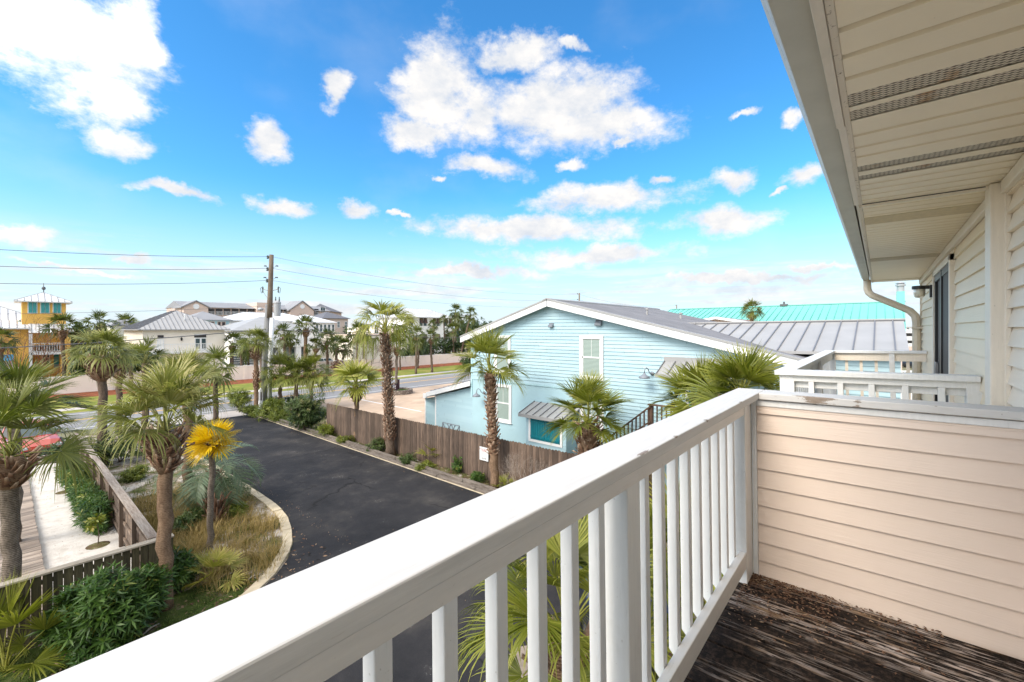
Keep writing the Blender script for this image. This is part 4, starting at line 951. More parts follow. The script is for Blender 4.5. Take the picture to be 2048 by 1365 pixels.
mb=MB(); mb.box(-.006,.006,-w,w,-h,h); mb.build('sign_panel',M['trim_white'],e,bevel=.002)
RT=(math.pi/2,0,-math.pi/2)
text_obj('YOUR BOAT',.088,M['ink_red'],e,(-.008,0,h*.66),RT)
text_obj('RAMP',.088,M['ink_red'],e,(-.008,.02,h*.42),RT)
mb=MB()
for k in range(5): mb.box(-.009,-.0075,-w*.68,w*.66-.03*(k%2),h*(.2-.13*k)-.006,h*(.2-.13*k)+.006)
mb.build('small_print',M['ink_grey'],e)
mb=MB(); zz=-h*.68; mb.box(-.0095,-.0078,-w*.36,w*.36,zz-.008,zz+.008)
for s in (-1,1): mb.prism([(-.0095,s*w*.5,zz),(-.0095,s*w*.3,zz+.032),(-.0095,s*w*.3,zz-.032)],(.0017,0,0))
mb.build('arrow',M['ink_dark'],e)
# white address post
x,y=G(521,822); e=empty('address_post',(x,y,0),label='white post with a dark vertical number plate at the driveway mouth',cat='post')
mb=MB(); mb.box(-.11,.11,-.12,.12,0,1.62); mb.build('post',M['trim_white'],e,bevel=.01)
mb=MB(); mb.box(-.12,-.112,-.045,.045,.8,1.45); mb.box(-.045,.045,-.13,-.122,.8,1.45); mb.build('number_plate',M['ink_dark'],e)
mb=MB(); mb.lathe([(.05,1.62),(.06,1.7),(.0,1.78)],seg=8); mb.build('finial',M['trim_white'],e)
mb=MB(); mb.box(-.2,.2,-.2,.2,0,.07); mb.build('foot',M['concrete'],e)
x,y=G(539,806); e=empty('marker_post',(x,y,0),label='short white wooden post against the utility pole',cat='post')
mb=MB(); mb.box(-.09,.09,-.09,.09,0,1.35); mb.build('post',M['trim_white'],e,bevel=.01)
mb=MB(); mb.prism([(-.1,-.1,1.351),(.1,-.1,1.351),(.1,.1,1.351),(-.1,.1,1.351)],(0,0,.04)); mb.build('cap',M['trim_white'],e)
# stone planter
e=empty('stone_planter',(25.0,35.7,0),label='round rubble stone planter ring by the road edge',cat='planter')
mb=MB(); mb.lathe([(1.35,0),(1.32,.42),(1.06,.42),(1.04,.2),(1.04,0)],seg=26); mb.build('stone_ring',M['rubble'],e)
mb=MB(); mb.lathe([(0,.3),(1.04,.3)],seg=20); mb.build('soil',M['shade_soil'],e)
for px0,px1,zt,zb,Y,lab in ((789,795,768,780,42.2,'shorter black sign box with white print in the stone planter'),(794.5,799,760,780,42.9,'taller black sign box in the stone planter')):
    x,y=at((px0+px1)/2,Y); hw=(px1-px0)*Y/F/2; hh=ZZ(zt,x,y)
    e=empty('sign_box',(x,y,0),label=lab,cat='sign',group='black sign boxes'); mb=MB(); mb.box(-hw*.6,hw*.6,-hw,hw,.25,hh); mb.build('box_body',M['ink_dark'],e,bevel=.01)
    mb=MB(); mb.box(-hw*.7,hw*.7,-hw*1.1,hw*1.1,hh,hh+.04); mb.build('lid',M['black'],e)
    if px0==789: 
        mb=MB()
        for k,(a,b2,zc) in enumerate(((-.8,.1,.80),(-.5,.6,.70),(-.6,.3,.55))): mb.box(-hw*.6-.006,-hw*.6-.002,a*hw,b2*hw,hh*zc-.02,hh*zc+.02)
        mb.build('white_print',M['ink_white'],e)

# ================= UTILITY POLES AND WIRES =================
PX,PYY=14.1,38.5
def small_pole(label,x,y,h):
    e=empty('utility_pole',(x,y,0),label=label,cat='utility pole',group='utility poles'); mb=MB(); mb.tube([(0,0,0),(0,0,h)],[.17,.12],8); mb.build('pole',M['polewood'],e,smooth=True)
    for k,z in enumerate((h-.2,h-1.15,h-2.1)):
        mb=MB(); mb.tube([(0,0,z),(0,.3,z+.05)],.035,6); mb.lathe([(.03,-.08),(.09,-.04),(.05,0),(.09,.04),(.03,.1)],(0,.35,z+.08),8); mb.build('insulator',M['porcelain'],e)
small_pole('distant utility pole rising over the blue gable roof',62.8,38.5,12.3)
small_pole('farthest utility pole over the left end of the turquoise roof',108.6,38.5,12.3)
small_pole('utility pole beyond the left edge of the view',-34.6,38.5,12.3)
bx,by=G(533,811); tx,ty=at(543,35.7); PXv=(bx,by)
e=empty('utility_pole',(bx,by,0),label='tall wooden utility pole with transformer and insulators left of centre',cat='utility pole',group='utility poles')
def pl(z): t=z/12.4; return ((tx-bx)*t,(ty-by)*t,z)
mb=MB(); mb.tube([pl(7.2),pl(9),pl(11),pl(12.4)],[.23,.2,.18,.165],12); mb.build('upper_pole',M['polewood'],e,smooth=True)
mb=MB(); mb.tube([(-.13,.12,0),(-.1,.1,4),(pl(8.3)[0]-.12,pl(8.3)[1]+.11,8.3)],[.24,.21,.18],12); mb.build('lower_stub_pole',M['polegray'],e,smooth=True)
mb=MB(); q=pl(7.4); mb.tube([(.17,-.24,.2),(.2,-.26,4),(q[0]+.14,q[1]-.16,7.2)],[.17,.17,.17],8); mb.build('riser_guard',M['trim_white'],e,smooth=True)
rv=Vector((FY,-FX,0))   # to the right as seen from the balcony
q=Vector(pl(7.95)); mb=MB(); c=q+rv*.62
mb.lathe([(0,-.62),(.25,-.60),(.26,.42),(.28,.44),(.28,.52),(.25,.56),(.12,.66),(0,.67)],tuple(c),14); mb.build('transformer_tank',M['galv'],e,smooth=False)
for s in (-.13,.17):
    mb=MB(); d=c+rv*s; mb.lathe([(.035,.6),(.06,.68),(.035,.72),(.06,.78),(.03,.84),(.05,.9),(.015,1.0)],tuple(d),8); mb.build('bushing',M['porcelain'],e)
mb=MB(); mb.bar(tuple(q+Vector((0,0,.2))),tuple(c+Vector((0,0,.2))),.08); mb.bar(tuple(q+Vector((0,0,-.3))),tuple(c+Vector((0,0,-.3))),.08); mb.build('transformer_bracket',M['galv'],e)
for s,L in ((-1,.62),(1,.66)):
    p=Vector(pl(9.4)); mb=MB(); a=p+rv*s*L+Vector((0,0,.18)); mb.tube([tuple(p),tuple(a)],.035,6); mb.build('cutout_arm',M['galv'],e)
    mb=MB(); mb.lathe([(.03,-.3),(.07,-.22),(.03,-.15),(.07,-.08),(.03,0),(.08,.06),(.03,.2)],tuple(a),8)
    mb.tube([tuple(a+Vector((0,0,.2))),tuple(a+rv*s*.2+Vector((0,0,.05))),tuple(a+rv*s*.12+Vector((0,0,-.35))),tuple(a+Vector((0,0,-.3)))],.02,5); mb.build('fuse_cutout',M['porcelain'],e)
for k,z in enumerate((12.2,11.2,10.25)):
    p=Vector(pl(z)); mb=MB(); mb.tube([tuple(p),tuple(p-rv*.22)],.07,6); mb.lathe([(.04,-.14),(.11,-.08),(.06,0),(.11,.08),(.04,.16)],tuple(p-rv*.3),8); mb.build('insulator',M['porcelain'],e)
    if k:
        for s in (-1,1):
            mb=MB(); d=p+rv*s*.48+Vector((0,0,.28)); mb.lathe([(.02,-.1),(.07,-.06),(.03,0),(.07,.06),(.02,.12)],tuple(d),8,'x'); mb.tube([tuple(p+rv*s*.15+Vector((0,0,.1))),tuple(d)],.012,4); mb.build('stand_off_insulator',M['porcelain'],e)
p=Vector(pl(7.7)); mb=MB(); mb.tube([tuple(p),tuple(p-rv*.5+Vector((0,0,.25)))],.03,6); mb.lathe([(.0,.14),(.14,.1),(.24,-.02),(.2,-.1),(0,-.16)],tuple(p-rv*.75+Vector((0,0,.22))),12); mb.build('street_light_head',M['galv'],e)
p=Vector(pl(8.6)); mb=MB(); mb.tube([tuple(p-rv*.1),tuple(p-rv*.3+Vector((0,0,.35))),tuple(p-rv*.6+Vector((0,0,.8))),tuple(p-rv*.64+Vector((0,0,1.05)))],.022,5); mb.build('guard_pipe',M['galv'],e)
def wire(label, z0, sag, z1, xa, ya, xb, yb, r=.012, m='metal_dark', grp='overhead wires'):
    mb=MB(); P=[]
    for i in range(41):
        t=i/40; P.append((xa+(xb-xa)*t, ya+(yb-ya)*t, z0+(z1-z0)*t-4*sag*t*(1-t)))
    mb.tube(P,r,5,cap=False); mb.build('overhead_wire',M[m],label=label,cat='wire',group=grp)
for k,(z,nm) in enumerate(((12.25,'top'),(11.3,'second'),(10.3,'third'))):
    qx,qy,_=pl(z); X,Y=bx+qx,by+qy
    wire(nm+' wire running left from the utility pole',z,1.7,12.2-k*.95,X,Y,-34.6,38.5,.016)
    wire(nm+' wire running right from the utility pole over the road',z,1.1,12.2-k*.95,X,Y,62.8,38.9,.011)
    wire(nm+' wire between the two distant poles',12.2-k*.95,1.1,12.2-k*.95,62.8,38.9,108.6,38.9,.012)
qx,qy,_=pl(8.2); wire('faint fourth wire running left in front of the yellow tower',8.2,1.2,8.0,bx+qx,by+qy,-34.6,38.5,.010)
qx,qy,_=pl(6.3); wire('thick low cable crossing in front of the yellow house',6.3,1.3,6.2,bx+qx,by+qy,-34.6,38.5,.03)
wire('thick low cable running right from the pole before the cream wall',6.3,1.0,6.2,bx+qx,by+qy,62.8,38.9,.024)

# ================= CARS =================
def car(label, paintkey, loc, rz, group=None, L=4.6, W=1.84, H=1.5, suv=False):
    e=empty('parked_car',(loc[0],loc[1],0),(0,0,rz),label,'car',group); H=1.72 if suv else H
    # body shell lofted along x (front = +x)
    st=[(-L/2,.62,.38,.72),(-L/2+.1,.80,.30,.95),(-L/2+.7,.90,.24,1.02 if suv else .98),(-.6,.92,.22,.98),(.6,.92,.22,.95),(L/2-1.1,.91,.22,.93),(L/2-.4,.84,.26,.82),(L/2-.06,.66,.34,.62),(L/2,.55,.40,.5)]
    mb=MB(); R=[]
    for x,w,z0,z1 in st:
        w*=W/1.84; n=len(mb.v); mb.v += [(x,-w*.9,z0),(x,-w,z0+.15),(x,-w,z1-.22),(x,-w*.9,z1-.03),(x,-w*.5,z1+.02),(x,w*.5,z1+.02),(x,w*.9,z1-.03),(x,w,z1-.22),(x,w,z0+.15),(x,w*.9,z0)]; R.append(n)
    for i in range(len(R)-1):
        for k in range(10): mb.f.append((R[i]+k,R[i]+(k+1)%10,R[i+1]+(k+1)%10,R[i+1]+k)); mb.m.append(0)
    mb.f.append(tuple(R[0]+k for k in range(9,-1,-1))); mb.m.append(0); mb.f.append(tuple(R[-1]+k for k in range(10))); mb.m.append(0)
    mb.build('body',M[paintkey],e,smooth=False,bevel=.04)
    # greenhouse
    x0,x1,x2,x3=(-L/2+.15,-L/2+.5,.35,1.25) if suv else (-L/2+.75,-L/2+1.35,.2,1.1)
    a,b2=.80*W/1.84,.62*W/1.84; zb=.94
    P=[(x0,zb,a),(x1,H-.05,b2),(x2,H-.04,b2),(x3,zb,a)]
    mb=MB(); n=0
    for s in (-1,1): mb.v += [(x,s*w,z) for x,z,w in P]
    mb.f += [(0,1,2,3),(7,6,5,4),(0,4,5,1),(2,6,7,3)]; mb.m+= [0]*4; mb.build('windows',M['glass'],e)
    mb=MB(); mb.prism([(x1-.05,-b2-.02,H-.05),(x2+.06,-b2-.02,H-.045),(x2+.06,b2+.02,H-.045),(x1-.05,b2+.02,H-.05)],(0,0,.05)); mb.build('roof',M[paintkey],e,bevel=.02)
    for s in (-1,1):
        for (xa,za,wa,xb,zb2,wb) in ((x0,zb,a,x1,H-.05,b2),(x3,zb,a,x2,H-.04,b2),((x0+x3)/2-.1,zb,a,(x1+x2)/2,H-.05,b2)): mb=MB(); mb.bar((xa,s*(wa+.005),za),(xb,s*(wb+.005),zb2),.07,.05); mb.build('roof_pillar',M[paintkey],e)
    for sx in (-L/2+.85,L/2-.85):
        for s in (-1,1):
            w=empty('wheel',(sx,s*(W/2-.11),.34)); w.parent=e
            mb=MB(); mb.lathe([(.20,-.11),(.31,-.11),(.34,-.08),(.34,.08),(.31,.11),(.20,.11)],seg=24,axis='y'); mb.build('tyre',M['tyre'],w,smooth=False)
            mb=MB(); mb.lathe([(.0,s*.09),(.06,s*.09),(.08,s*.07),(.19,s*.10),(.205,s*.11)],seg=20,axis='y'); mb.build('rim',M['rim'],w)
            mb=MB(); mb.lathe([(.36,s*.0),(.41,s*.03),(.41,s*.105),(.36,s*.11)],(sx,s*(W/2-.10),.36),24,'y'); mb.build('wheel_arch',M['black'],e)
    for s in (-1,1):
        mb=MB(); mb.box(-L/2-.01,-L/2+.14,s*.62-.16,s*.62+.16,.68,.84); mb.build('taillight',M['taillight'],e,bevel=.02)
        mb=MB(); mb.box(L/2-.22,L/2-.02,s*.58-.16,s*.58+.16,.52,.64); mb.build('headlight',M['headlight'],e,bevel=.02)
        mb=MB(); mb.box(.75,.95,s*(W/2+.02)-.07,s*(W/2+.02)+.07,.95,1.08); mb.build('mirror',M[paintkey],e,bevel=.03)
    mb=MB(); mb.box(-L/2-.04,-L/2+.05,-.75,.75,.36,.52); mb.build('rear_bumper',M['black'],e,bevel=.02)
    mb=MB(); mb.box(L/2-.05,L/2+.04,-.6,.6,.30,.46); mb.build('front_bumper',M['black'],e,bevel=.02)
    return e
x,y=G(72,905); car('orange-red car parked behind the garden at the end of the boardwalk','car_red',(x-.3,y+.4),R_(-80))
x,y=PY(1222,9.9); car('black car parked below the balcony, seen through the balusters','car_black',(x,y),math.atan2(-FY,-FX)+.06,suv=True)
x,y=PY(652,68); car('white parked car with only its roof showing above the cream wall','car_white',(x,y),0,suv=True)
x,y=PY(1806,33); car('white parked car glimpsed between the far balcony balusters','car_white',(x,y),1.2)
for i,(px,Y) in enumerate(((1822,70),(1829,76))):
    x,y=PY(px,Y); e=car('dark parked car in the harbour lot, '+('nearer' if i==0 else 'farther')+' of two by the downspout','car_black',(x,y),.9+i,suv=True); e.location.z=0
# ================= OUR BALCONY =================
SL=-.0135
def lv(v): return v-.55
e=empty('balcony_railing',(0,.55,EYE),(SL,0,0),'white painted wooden balcony railing in the foreground with worn chips on its cap','railing')
mb=MB(); mb.box(-3.0,3.0,lv(.538),lv(.685),-.408,-.37)
M['cap1']=cap_mat('worn_cap_front',0,1,lv(.538),.022,[(1.22,.13),(1.50,.04),(2.42,.07),(1.85,.04)])
mb.build('cap_rail',M['cap1'],e,bevel=.004)
mb=MB(); mb.box(-3.0,2.69,lv(.585),lv(.623),-.483,-.4086); mb.build('top_rail',paint('rail_paint',c4(.80,.76,.71),axis=0,dirt=.2),e,bevel=.003)
mb=MB(); mb.box(-3.0,2.69,lv(.585),lv(.622),-1.342,-1.25); mb.build('bottom_rail',paint('bottom_rail_paint',c4(.78,.75,.70),axis=0,dirt=.3),e,bevel=.004)
M['post']=paint('post_paint',c4(.80,.79,.76),axis=2,dirt=.35,dirtcol=c4(.45,.42,.34))
for x0,x1 in ((1.219,1.308),(-.30,-.21),(-1.8,-1.71)):
    mb=MB(); mb.box(x0,x1,lv(.5855),lv(.674),-1.43,-.4087); mb.build('post',M['post'],e,bevel=.004)
mb=MB(); mb.box(2.692,2.838,lv(.583),lv(.676),-1.43,-.4087); mb.build('corner_post',M['post'],e,bevel=.004)
def baluster(x):
    y0,y1=lv(.6235),lv(.6605); mb=MB(); zb=-1.30; c=.024
    mb.prism([(x-.0175,y0,-.4089),(x-.0175,y1,-.4089),(x-.0175,y1,zb+c),(x-.0175,y1-c*.9,zb),(x-.0175,y0,zb)],(.035,0,0))
    mb.build('baluster',M['bal'],e,bevel=.003)
for k in range(-9,6): baluster(.403+.1455*k)
for k in range(0,9): baluster(1.452+.1455*k)
e=empty('balcony_side_wall',(0,.55,EYE),(SL,0,0),'peach lap-sided half wall of the balcony under a peeling white cap','half wall')
mb=MB(); mb.box(2.824,3.0,-1.10,lv(.5375),-.408,-.37)
M['cap2']=cap_mat('worn_cap_side',1,0,2.824,.035,[(-.27,.15),(-.46,.05)],zk=.25); mb.build('cap',M['cap2'],e,bevel=.004)
mb=MB(); mb.lap((2.864,0,0),(0,1,0),(-1,0,0),lambda z:-1.08,lambda z:lv(.555),-1.45,-.455,.1065,.015); mb.build('siding',M['siding_pink'],e)
mb=MB(); mb.box(2.866,2.985,-1.08,lv(.66),-1.75,-.4085); mb.build('wall_core',M['siding_tan'],e)
mb=MB(); mb.box(2.844,2.8655,-1.08,lv(.555),-.448,-.414); mb.build('upper_trim',M['white'],e,bevel=.003)
mb=MB(); mb.box(2.850,2.8655,-1.08,lv(.555),-.462,-.4485); mb.build('j_channel',M['siding_pink'],e,bevel=.002)
mb=MB(); mb.box(2.8385,2.8655,lv(.556),lv(.582),-1.44,-.4086); mb.build('corner_trim',M['white'],e,bevel=.004)
e=empty('balcony_deck',(0,.55,EYE),(SL,0,0),'dark mildewed plank floor of the balcony','deck')
mb=MB(); x=-2.1; rk=random.Random(6)
while x<2.80:
    z=-1.43+rk.uniform(-.002,.002); mb.box(x+.0065,min(x+.1385,2.86),-1.08,lv(.66),z-.035,z); x+=.145
mb.build('deck_boards',M['deck'],e,bevel=.003)
mb=MB(); mb.box(-2.1,2.84,lv(.625),lv(.655),-1.70,-1.467); mb.build('rim_board',M['white'],e)
for x,y in ((-1.9,.58),(1.3,.58),(2.75,.58)):
    mb=MB(); mb.box(x-.07,x+.07,lv(y)-.07,lv(y)+.06,-6.3,-1.70); mb.build('support_post',M['white'],e)
# debris in the corner of the deck
rk=random.Random(9); fb=FB()
for k in range(1500):
    a=rk.random()**1.6; x=2.835-a*.62*rk.random()**.8; y=lv(.60)-rk.random()**1.5*(.8 if rk.random()<.5 else .4)
    l=rk.uniform(.003,.013); t=rk.uniform(0,6.28); d=np.array([math.cos(t)*l,math.sin(t)*l,0]); s=np.array([-math.sin(t)*l*.4,math.cos(t)*l*.4,0]); c=np.array([x,y,-1.4265+rk.uniform(0,.004)])
    fb.add([c-d,c-s,c+d,c+s],[[0,1,2,3]],[rk.uniform(0,.35) if rk.random()<.85 else .8]*4)
o=fb.build('leaf_litter',M['deadleaf'],kind='stuff',label='crumbs of dead leaves and dirt in the deck corner',cat='litter'); o.location=(0,.55,EYE); o.rotation_euler=(SL,0,0)

# ================= OUR BUILDING =================
e=empty('beach_house',(0,0,EYE),label='cream vinyl-sided building with deep soffit, gutter and sliding door on the right',cat='building')
NW,FW,U1,UE=-.512,-.49,3.45,9.32
mb=MB(); mb.box(-6,3.5,-8,NW-.02,-6.3,.80); mb.box(3.5,UE,-8,FW-.02,-6.3,.80); mb.build('wall_body',M['siding_tan'],e)
mb=MB(); mb.lap((0,NW-.018,0),(1,0,0),(0,1,0),lambda z:-6,lambda z:3.40,-6.0,.73,.0985,.022); mb.build('near_siding',M['siding_near'],e)
mb=MB()
for a,b2,z0,z1 in ((3.56,5.36,-6.0,.72),(5.36,7.02,.66,.72),(7.02,UE-.05,-6.0,.72),(5.36,7.02,-6.0,-1.47)):
    mb.lap((0,FW-.018,0),(1,0,0),(0,1,0),(lambda q:(lambda z:q))(a),(lambda q:(lambda z:q))(b2),z0,z1,.112,.017)
mb.build('far_siding',M['siding_tan'],e)
mb=MB(); mb.box(3.405,3.555,-.60,-.447,-6.3,.772); mb.build('corner_post',M['trim'],e,bevel=.006)
mb=MB(); mb.box(3.40,3.432,NW-.01,NW+.012,-6.3,.77) ; mb.build('j_channel',M['trim'],e,bevel=.003)
mb=MB(); mb.box(UE-.06,UE+.01,FW-.06,FW+.012,-6.3,.755); mb.build('end_corner_trim',M['trim'],e,bevel=.004)
mb=MB(); mb.box(-6,3.404,NW-.01,NW+.028,.71,.774); mb.build('near_frieze',M['trim'],e,bevel=.004)
mb=MB(); mb.box(3.556,UE,FW-.01,FW+.022,.70,.762); mb.build('far_frieze',M['trim'],e,bevel=.004)
# soffit with grooves and perforated vents
def soffit(name,x0,x1,z,grooves,vents,mat,gw=.026,gd=.012,skip=()):
    mb=MB(); y0,y1=-.53,.082; ev=sorted([(g,g+gw) for g in grooves]+list(vents)); x=x0
    for a,b2 in ev:
        if a<x0 or b2>x1: continue
        if a>x: mb.quad((x,y0,z),(x,y1,z),(a,y1,z),(a,y0,z))
        if (a,b2) not in vents:
            mb.quad((a,y0,z),(a,y1,z),(a+.004,y1,z+gd),(a+.004,y0,z+gd)); mb.mi=1; mb.quad((a+.004,y0,z+gd),(a+.004,y1,z+gd),(b2-.004,y1,z+gd),(b2-.004,y0,z+gd)); mb.mi=0; mb.quad((b2-.004,y0,z+gd),(b2-.004,y1,z+gd),(b2,y1,z),(b2,y0,z))
        x=b2
    mb.quad((x,y0,z),(x,y1,z),(x1,y1,z),(x1,y0,z)); mb.box(x0,x1,y0,y1,z+.03,z+.05)
    mb.build(name,[mat,M['groove']],e)
    for a,b2 in vents:
        mb=MB(); mb.quad((a,y0,z+.003),(a,y1,z+.003),(b2,y1,z+.003),(b2,y0,z+.003)); mb.build('soffit_vent',M['vent'],e)
soffit('near_soffit',-3,3.475,.777,[-2.6+.146*k for k in range(21)]+[.52,.67,1.40,1.546,1.688,2.212,2.364,2.497,3.0,3.12,3.24,3.36],[(.98,1.085),(1.12,1.215),(1.82,1.925),(1.963,2.055),(2.657,2.748),(2.824,2.905)],M['soffit'])
soffit('far_soffit',3.49,9.33,.766,[3.56+.115*k for k in range(49) if not (3.82<3.56+.115*k<4.15 or 6.1<3.56+.115*k<6.45 )],[],M['soffit2'],.016,.008)
M['vent2']=plain('stained_soffit_vent',c4(.68,.54,.33),.6,.12,30)
for a,b2 in ((3.86,4.12),(6.14,6.42),(8.9,8.99)):
    mb=MB(); mb.box(a,b2,-.51,.082,.7635,.7655); mb.build('soffit_vent',M['vent2'],e)
mb=MB(); mb.box(3.474,3.492,-.51,.084,.758,.80); mb.build('soffit_joint',M['trim'],e)
mb=MB(); mb.box(3.4725,3.4738,-.44,.084,.772,.79); mb.build('joint_gap',M['dark'],e)
M['speck']=None
t=NT('speckled_trim'); sp=t.ramp(t.noise(46,4,.75),[(.60,0.0),(.63,1.0)]); pk=t.ramp(t.noise(5,3),[(.42,0.0),(.55,1.0)])
M['speck']=t.fin(t.mix(t.math('MULTIPLY',sp,pk),c4(.74,.65,.54),c4(.16,.09,.05)),.6)
mb=MB(); mb.box(-3,3.473,.0825,.1015,.772,.80); mb.box(3.475,9.33,.0825,.1015,.760,.80); mb.build('soffit_edge_strip',M['speck'],e,bevel=.003)
for a,b2,dz,dy in ((-3,2.075,0,0),(2.08,3.455,.004,-.004),(3.462,9.33,.012,-.012)):
    mb=MB(); mb.box(a,b2,.102+dy,.1265+dy,.766+dz,.93); mb.build('fascia_board',M['fascia'],e,bevel=.002)
prof=[(.128,.80),(.208,.798),(.214,.806),(.2205,.826),(.234,.846),(.239,.866),(.243,.90),(.236,.912),(.130,.912)]
mb=MB(); n=len(prof); mb.v=[(x,y,z) for x in (-3.0,9.33) for y,z in prof]
for i in range(n):
    j=(i+1)%n; mb.f.append((i,j,n+j,n+i)); mb.m.append(1 if i==0 else 0)
mb.f.append(tuple(range(n-1,-1,-1))); mb.m.append(0); mb.f.append(tuple(range(n,2*n))); mb.m.append(0)
mb.build('gutter',[M['gutter'],M['gutter_flat']],e)
mb=MB(); mb.prism([(-6,.20,.925),(-6,-4.3,2.4),(-6,-8.6,.925)],(15.4,0,0)); mb.build('roof',M['shingle'],e)
dp=[(9.24,.16,.805),(9.24,.155,.66),(9.235,.14,.60),(9.22,.10,.55),(9.2,-.28,.33),(9.19,-.36,.28),(9.18,-.42,.20),(9.18,-.435,.10),(9.18,-.435,-6.2)]
ds=MB(); ds.tube(dp,.052,8,squash=.8); ds.build('downspout',M['spout'],e)
mb=MB(); mb.box(9.1,9.26,-.50,-.38,.0,.03); mb.box(9.1,9.26,-.50,-.38,-1.6,-1.57); mb.build('downspout_strap',M['spout'],e)
# sliding door
d=empty('sliding_door',(0,0,0)); d.parent=e
mb=MB(); y0,y1=FW-.03,FW+.025
for a in ((5.38,5.45,-1.45,.66),(6.93,7.0,-1.45,.66),(5.38,7.0,.60,.66)): mb.box(a[0],a[1],y0,y1,a[2],a[3])
mb.build('outer_frame',M['trim'],d,bevel=.004)
mb=MB(); mb.box(5.455,6.20,FW-.018,FW+.004,-1.40,.585); mb.build('screen_panel',M['screen'],d)
mb=MB(); mb.box(5.45,5.50,FW-.01,FW+.018,-1.42,.60); mb.box(6.16,6.24,FW-.01,FW+.018,-1.42,.60); mb.box(6.86,6.93,FW-.01,FW+.012,-1.42,.60); mb.box(5.5,6.86,FW-.01,FW+.014,.53,.598); mb.build('door_stiles',M['black'],d,bevel=.003)
mb=MB(); mb.box(6.24,6.92,FW-.019,FW-.010,-1.40,.585); mb.build('glass_panel',M['dark'],d)
mb=MB(); mb.box(6.55,6.60,FW+.0,FW+.04,-.50,-.36); mb.build('handle',M['rim'],d,bevel=.01)
l=empty('wall_lamp',(7.28,FW,EYE+.44),label='jelly-jar wall lamp with a black arm beside the sliding door',cat='lamp')
mb=MB(); mb.box(-.05,.05,-.01,.03,-.06,.09); mb.box(-.045,.045,.03,.165,.045,.085); mb.lathe([(.0,.045),(.07,.045),(.07,.085),(0,.086)],(0,.12,0),16); mb.build('lamp_arm',M['black'],l,bevel=.004)
mb=MB(); mb.lathe([(.052,.045),(.056,.03),(.052,.02),(.058,.01),(.052,-.0),(.057,-.01),(.050,-.022),(.052,-.032),(.04,-.055),(0,-.065)],(0,.12,0),18); mb.build('glass_jar',M['jar'],l,smooth=True)

# ================= NEIGHBOUR'S BALCONY =================
e=empty('balcony_railing',(0,.55,EYE),(-.026,0,0),'white railing of the neighbouring balcony with wide flat balusters','railing')
zt=-.3325
mb=MB(); mb.box(4.05,4.19,-1.035,lv(.66),zt-.038,zt); mb.build('near_cap_rail',M['white'],e,bevel=.004)
mb=MB(); mb.box(4.192,8.208,lv(.53),lv(.66),zt-.038,zt); mb.build('front_cap_rail',M['white'],e,bevel=.004)
mb=MB(); mb.box(8.21,8.35,-1.035,lv(.66),zt-.038,zt); mb.build('far_cap_rail',M['white'],e,bevel=.004)
mb=MB(); mb.box(4.12,4.158,-1.03,lv(.60),zt-.038-.10,zt-.0385); mb.build('near_top_rail',M['white'],e,bevel=.003)
mb=MB(); mb.box(4.082,4.119,-1.03,lv(.60),zt-.085,zt-.0385); mb.build('near_face_rail',M['white'],e,bevel=.003)
mb=MB(); mb.box(4.12,4.158,-1.03,lv(.60),-1.33,-1.24); mb.build('near_bottom_rail',M['white'],e,bevel=.003)
mb=MB(); mb.box(4.2,8.2,lv(.56),lv(.60),zt-.13,zt-.0385); mb.build('front_top_rail',M['white'],e,bevel=.003)
mb=MB(); mb.box(4.2,8.2,lv(.56),lv(.60),-1.33,-1.24); mb.build('front_bottom_rail',M['white'],e,bevel=.003)
mb=MB(); mb.box(8.25,8.29,-1.03,lv(.60),zt-.15,zt-.0385); mb.build('far_top_rail',M['trim'],e,bevel=.003)
mb=MB(); mb.box(8.25,8.29,-1.03,lv(.60),-1.33,-1.24); mb.build('far_bottom_rail',M['trim'],e,bevel=.003)
for x,y in ((4.08,.60),(4.08,-.49),(8.22,.60),(8.22,-.14),(6.2,.60)):
    mb=MB(); w=.10 if y>0 or x<5 else .07; mb.box(x-.0,x+.10,lv(y)-.07 if y>0 else lv(y)-.01,lv(y)+.03 if y>0 else lv(y)+w*.7,-1.41,zt-.0386); mb.build('post',M['white'],e,bevel=.004)
for k in range(6):
    v=.421-.181*k; mb=MB(); mb.box(4.083,4.1185,lv(v)-.02,lv(v)+.016,-1.32,zt-.0855); mb.build('baluster',M['white'],e,bevel=.003)
for k in range(26):
    x=4.35+.148*k; mb=MB(); mb.box(x,x+.035,lv(.602),lv(.637),-1.32,zt-.0387); mb.build('baluster',M['bal'],e)
for k in range(5):
    v=.40-.172*k; mb=MB(); mb.box(8.292,8.327,lv(v)-.02,lv(v)+.016,-1.32,zt-.0387); mb.build('baluster',M['trim'],e)
e=empty('balcony_deck',(0,.55,EYE),(-.02,0,0),'plank floor of the neighbouring balcony','deck')
mb=MB(); x=4.06
while x<8.3: mb.box(x+.003,x+.142,-1.03,lv(.64),-1.455,-1.42); x+=.145
mb.build('deck_boards',M['deck'],e)
mb=MB(); mb.box(4.05,8.34,lv(.645),lv(.675),-1.66,-1.40); mb.box(4.02,4.049,-1.03,lv(.675),-1.66,-1.40); mb.build('rim_board',M['white'],e)
for x in (4.12,6.2,8.25):
    mb=MB(); mb.box(x-.06,x+.06,lv(.5),lv(.62),-6.3,-1.66); mb.build('support_post',M['white'],e)

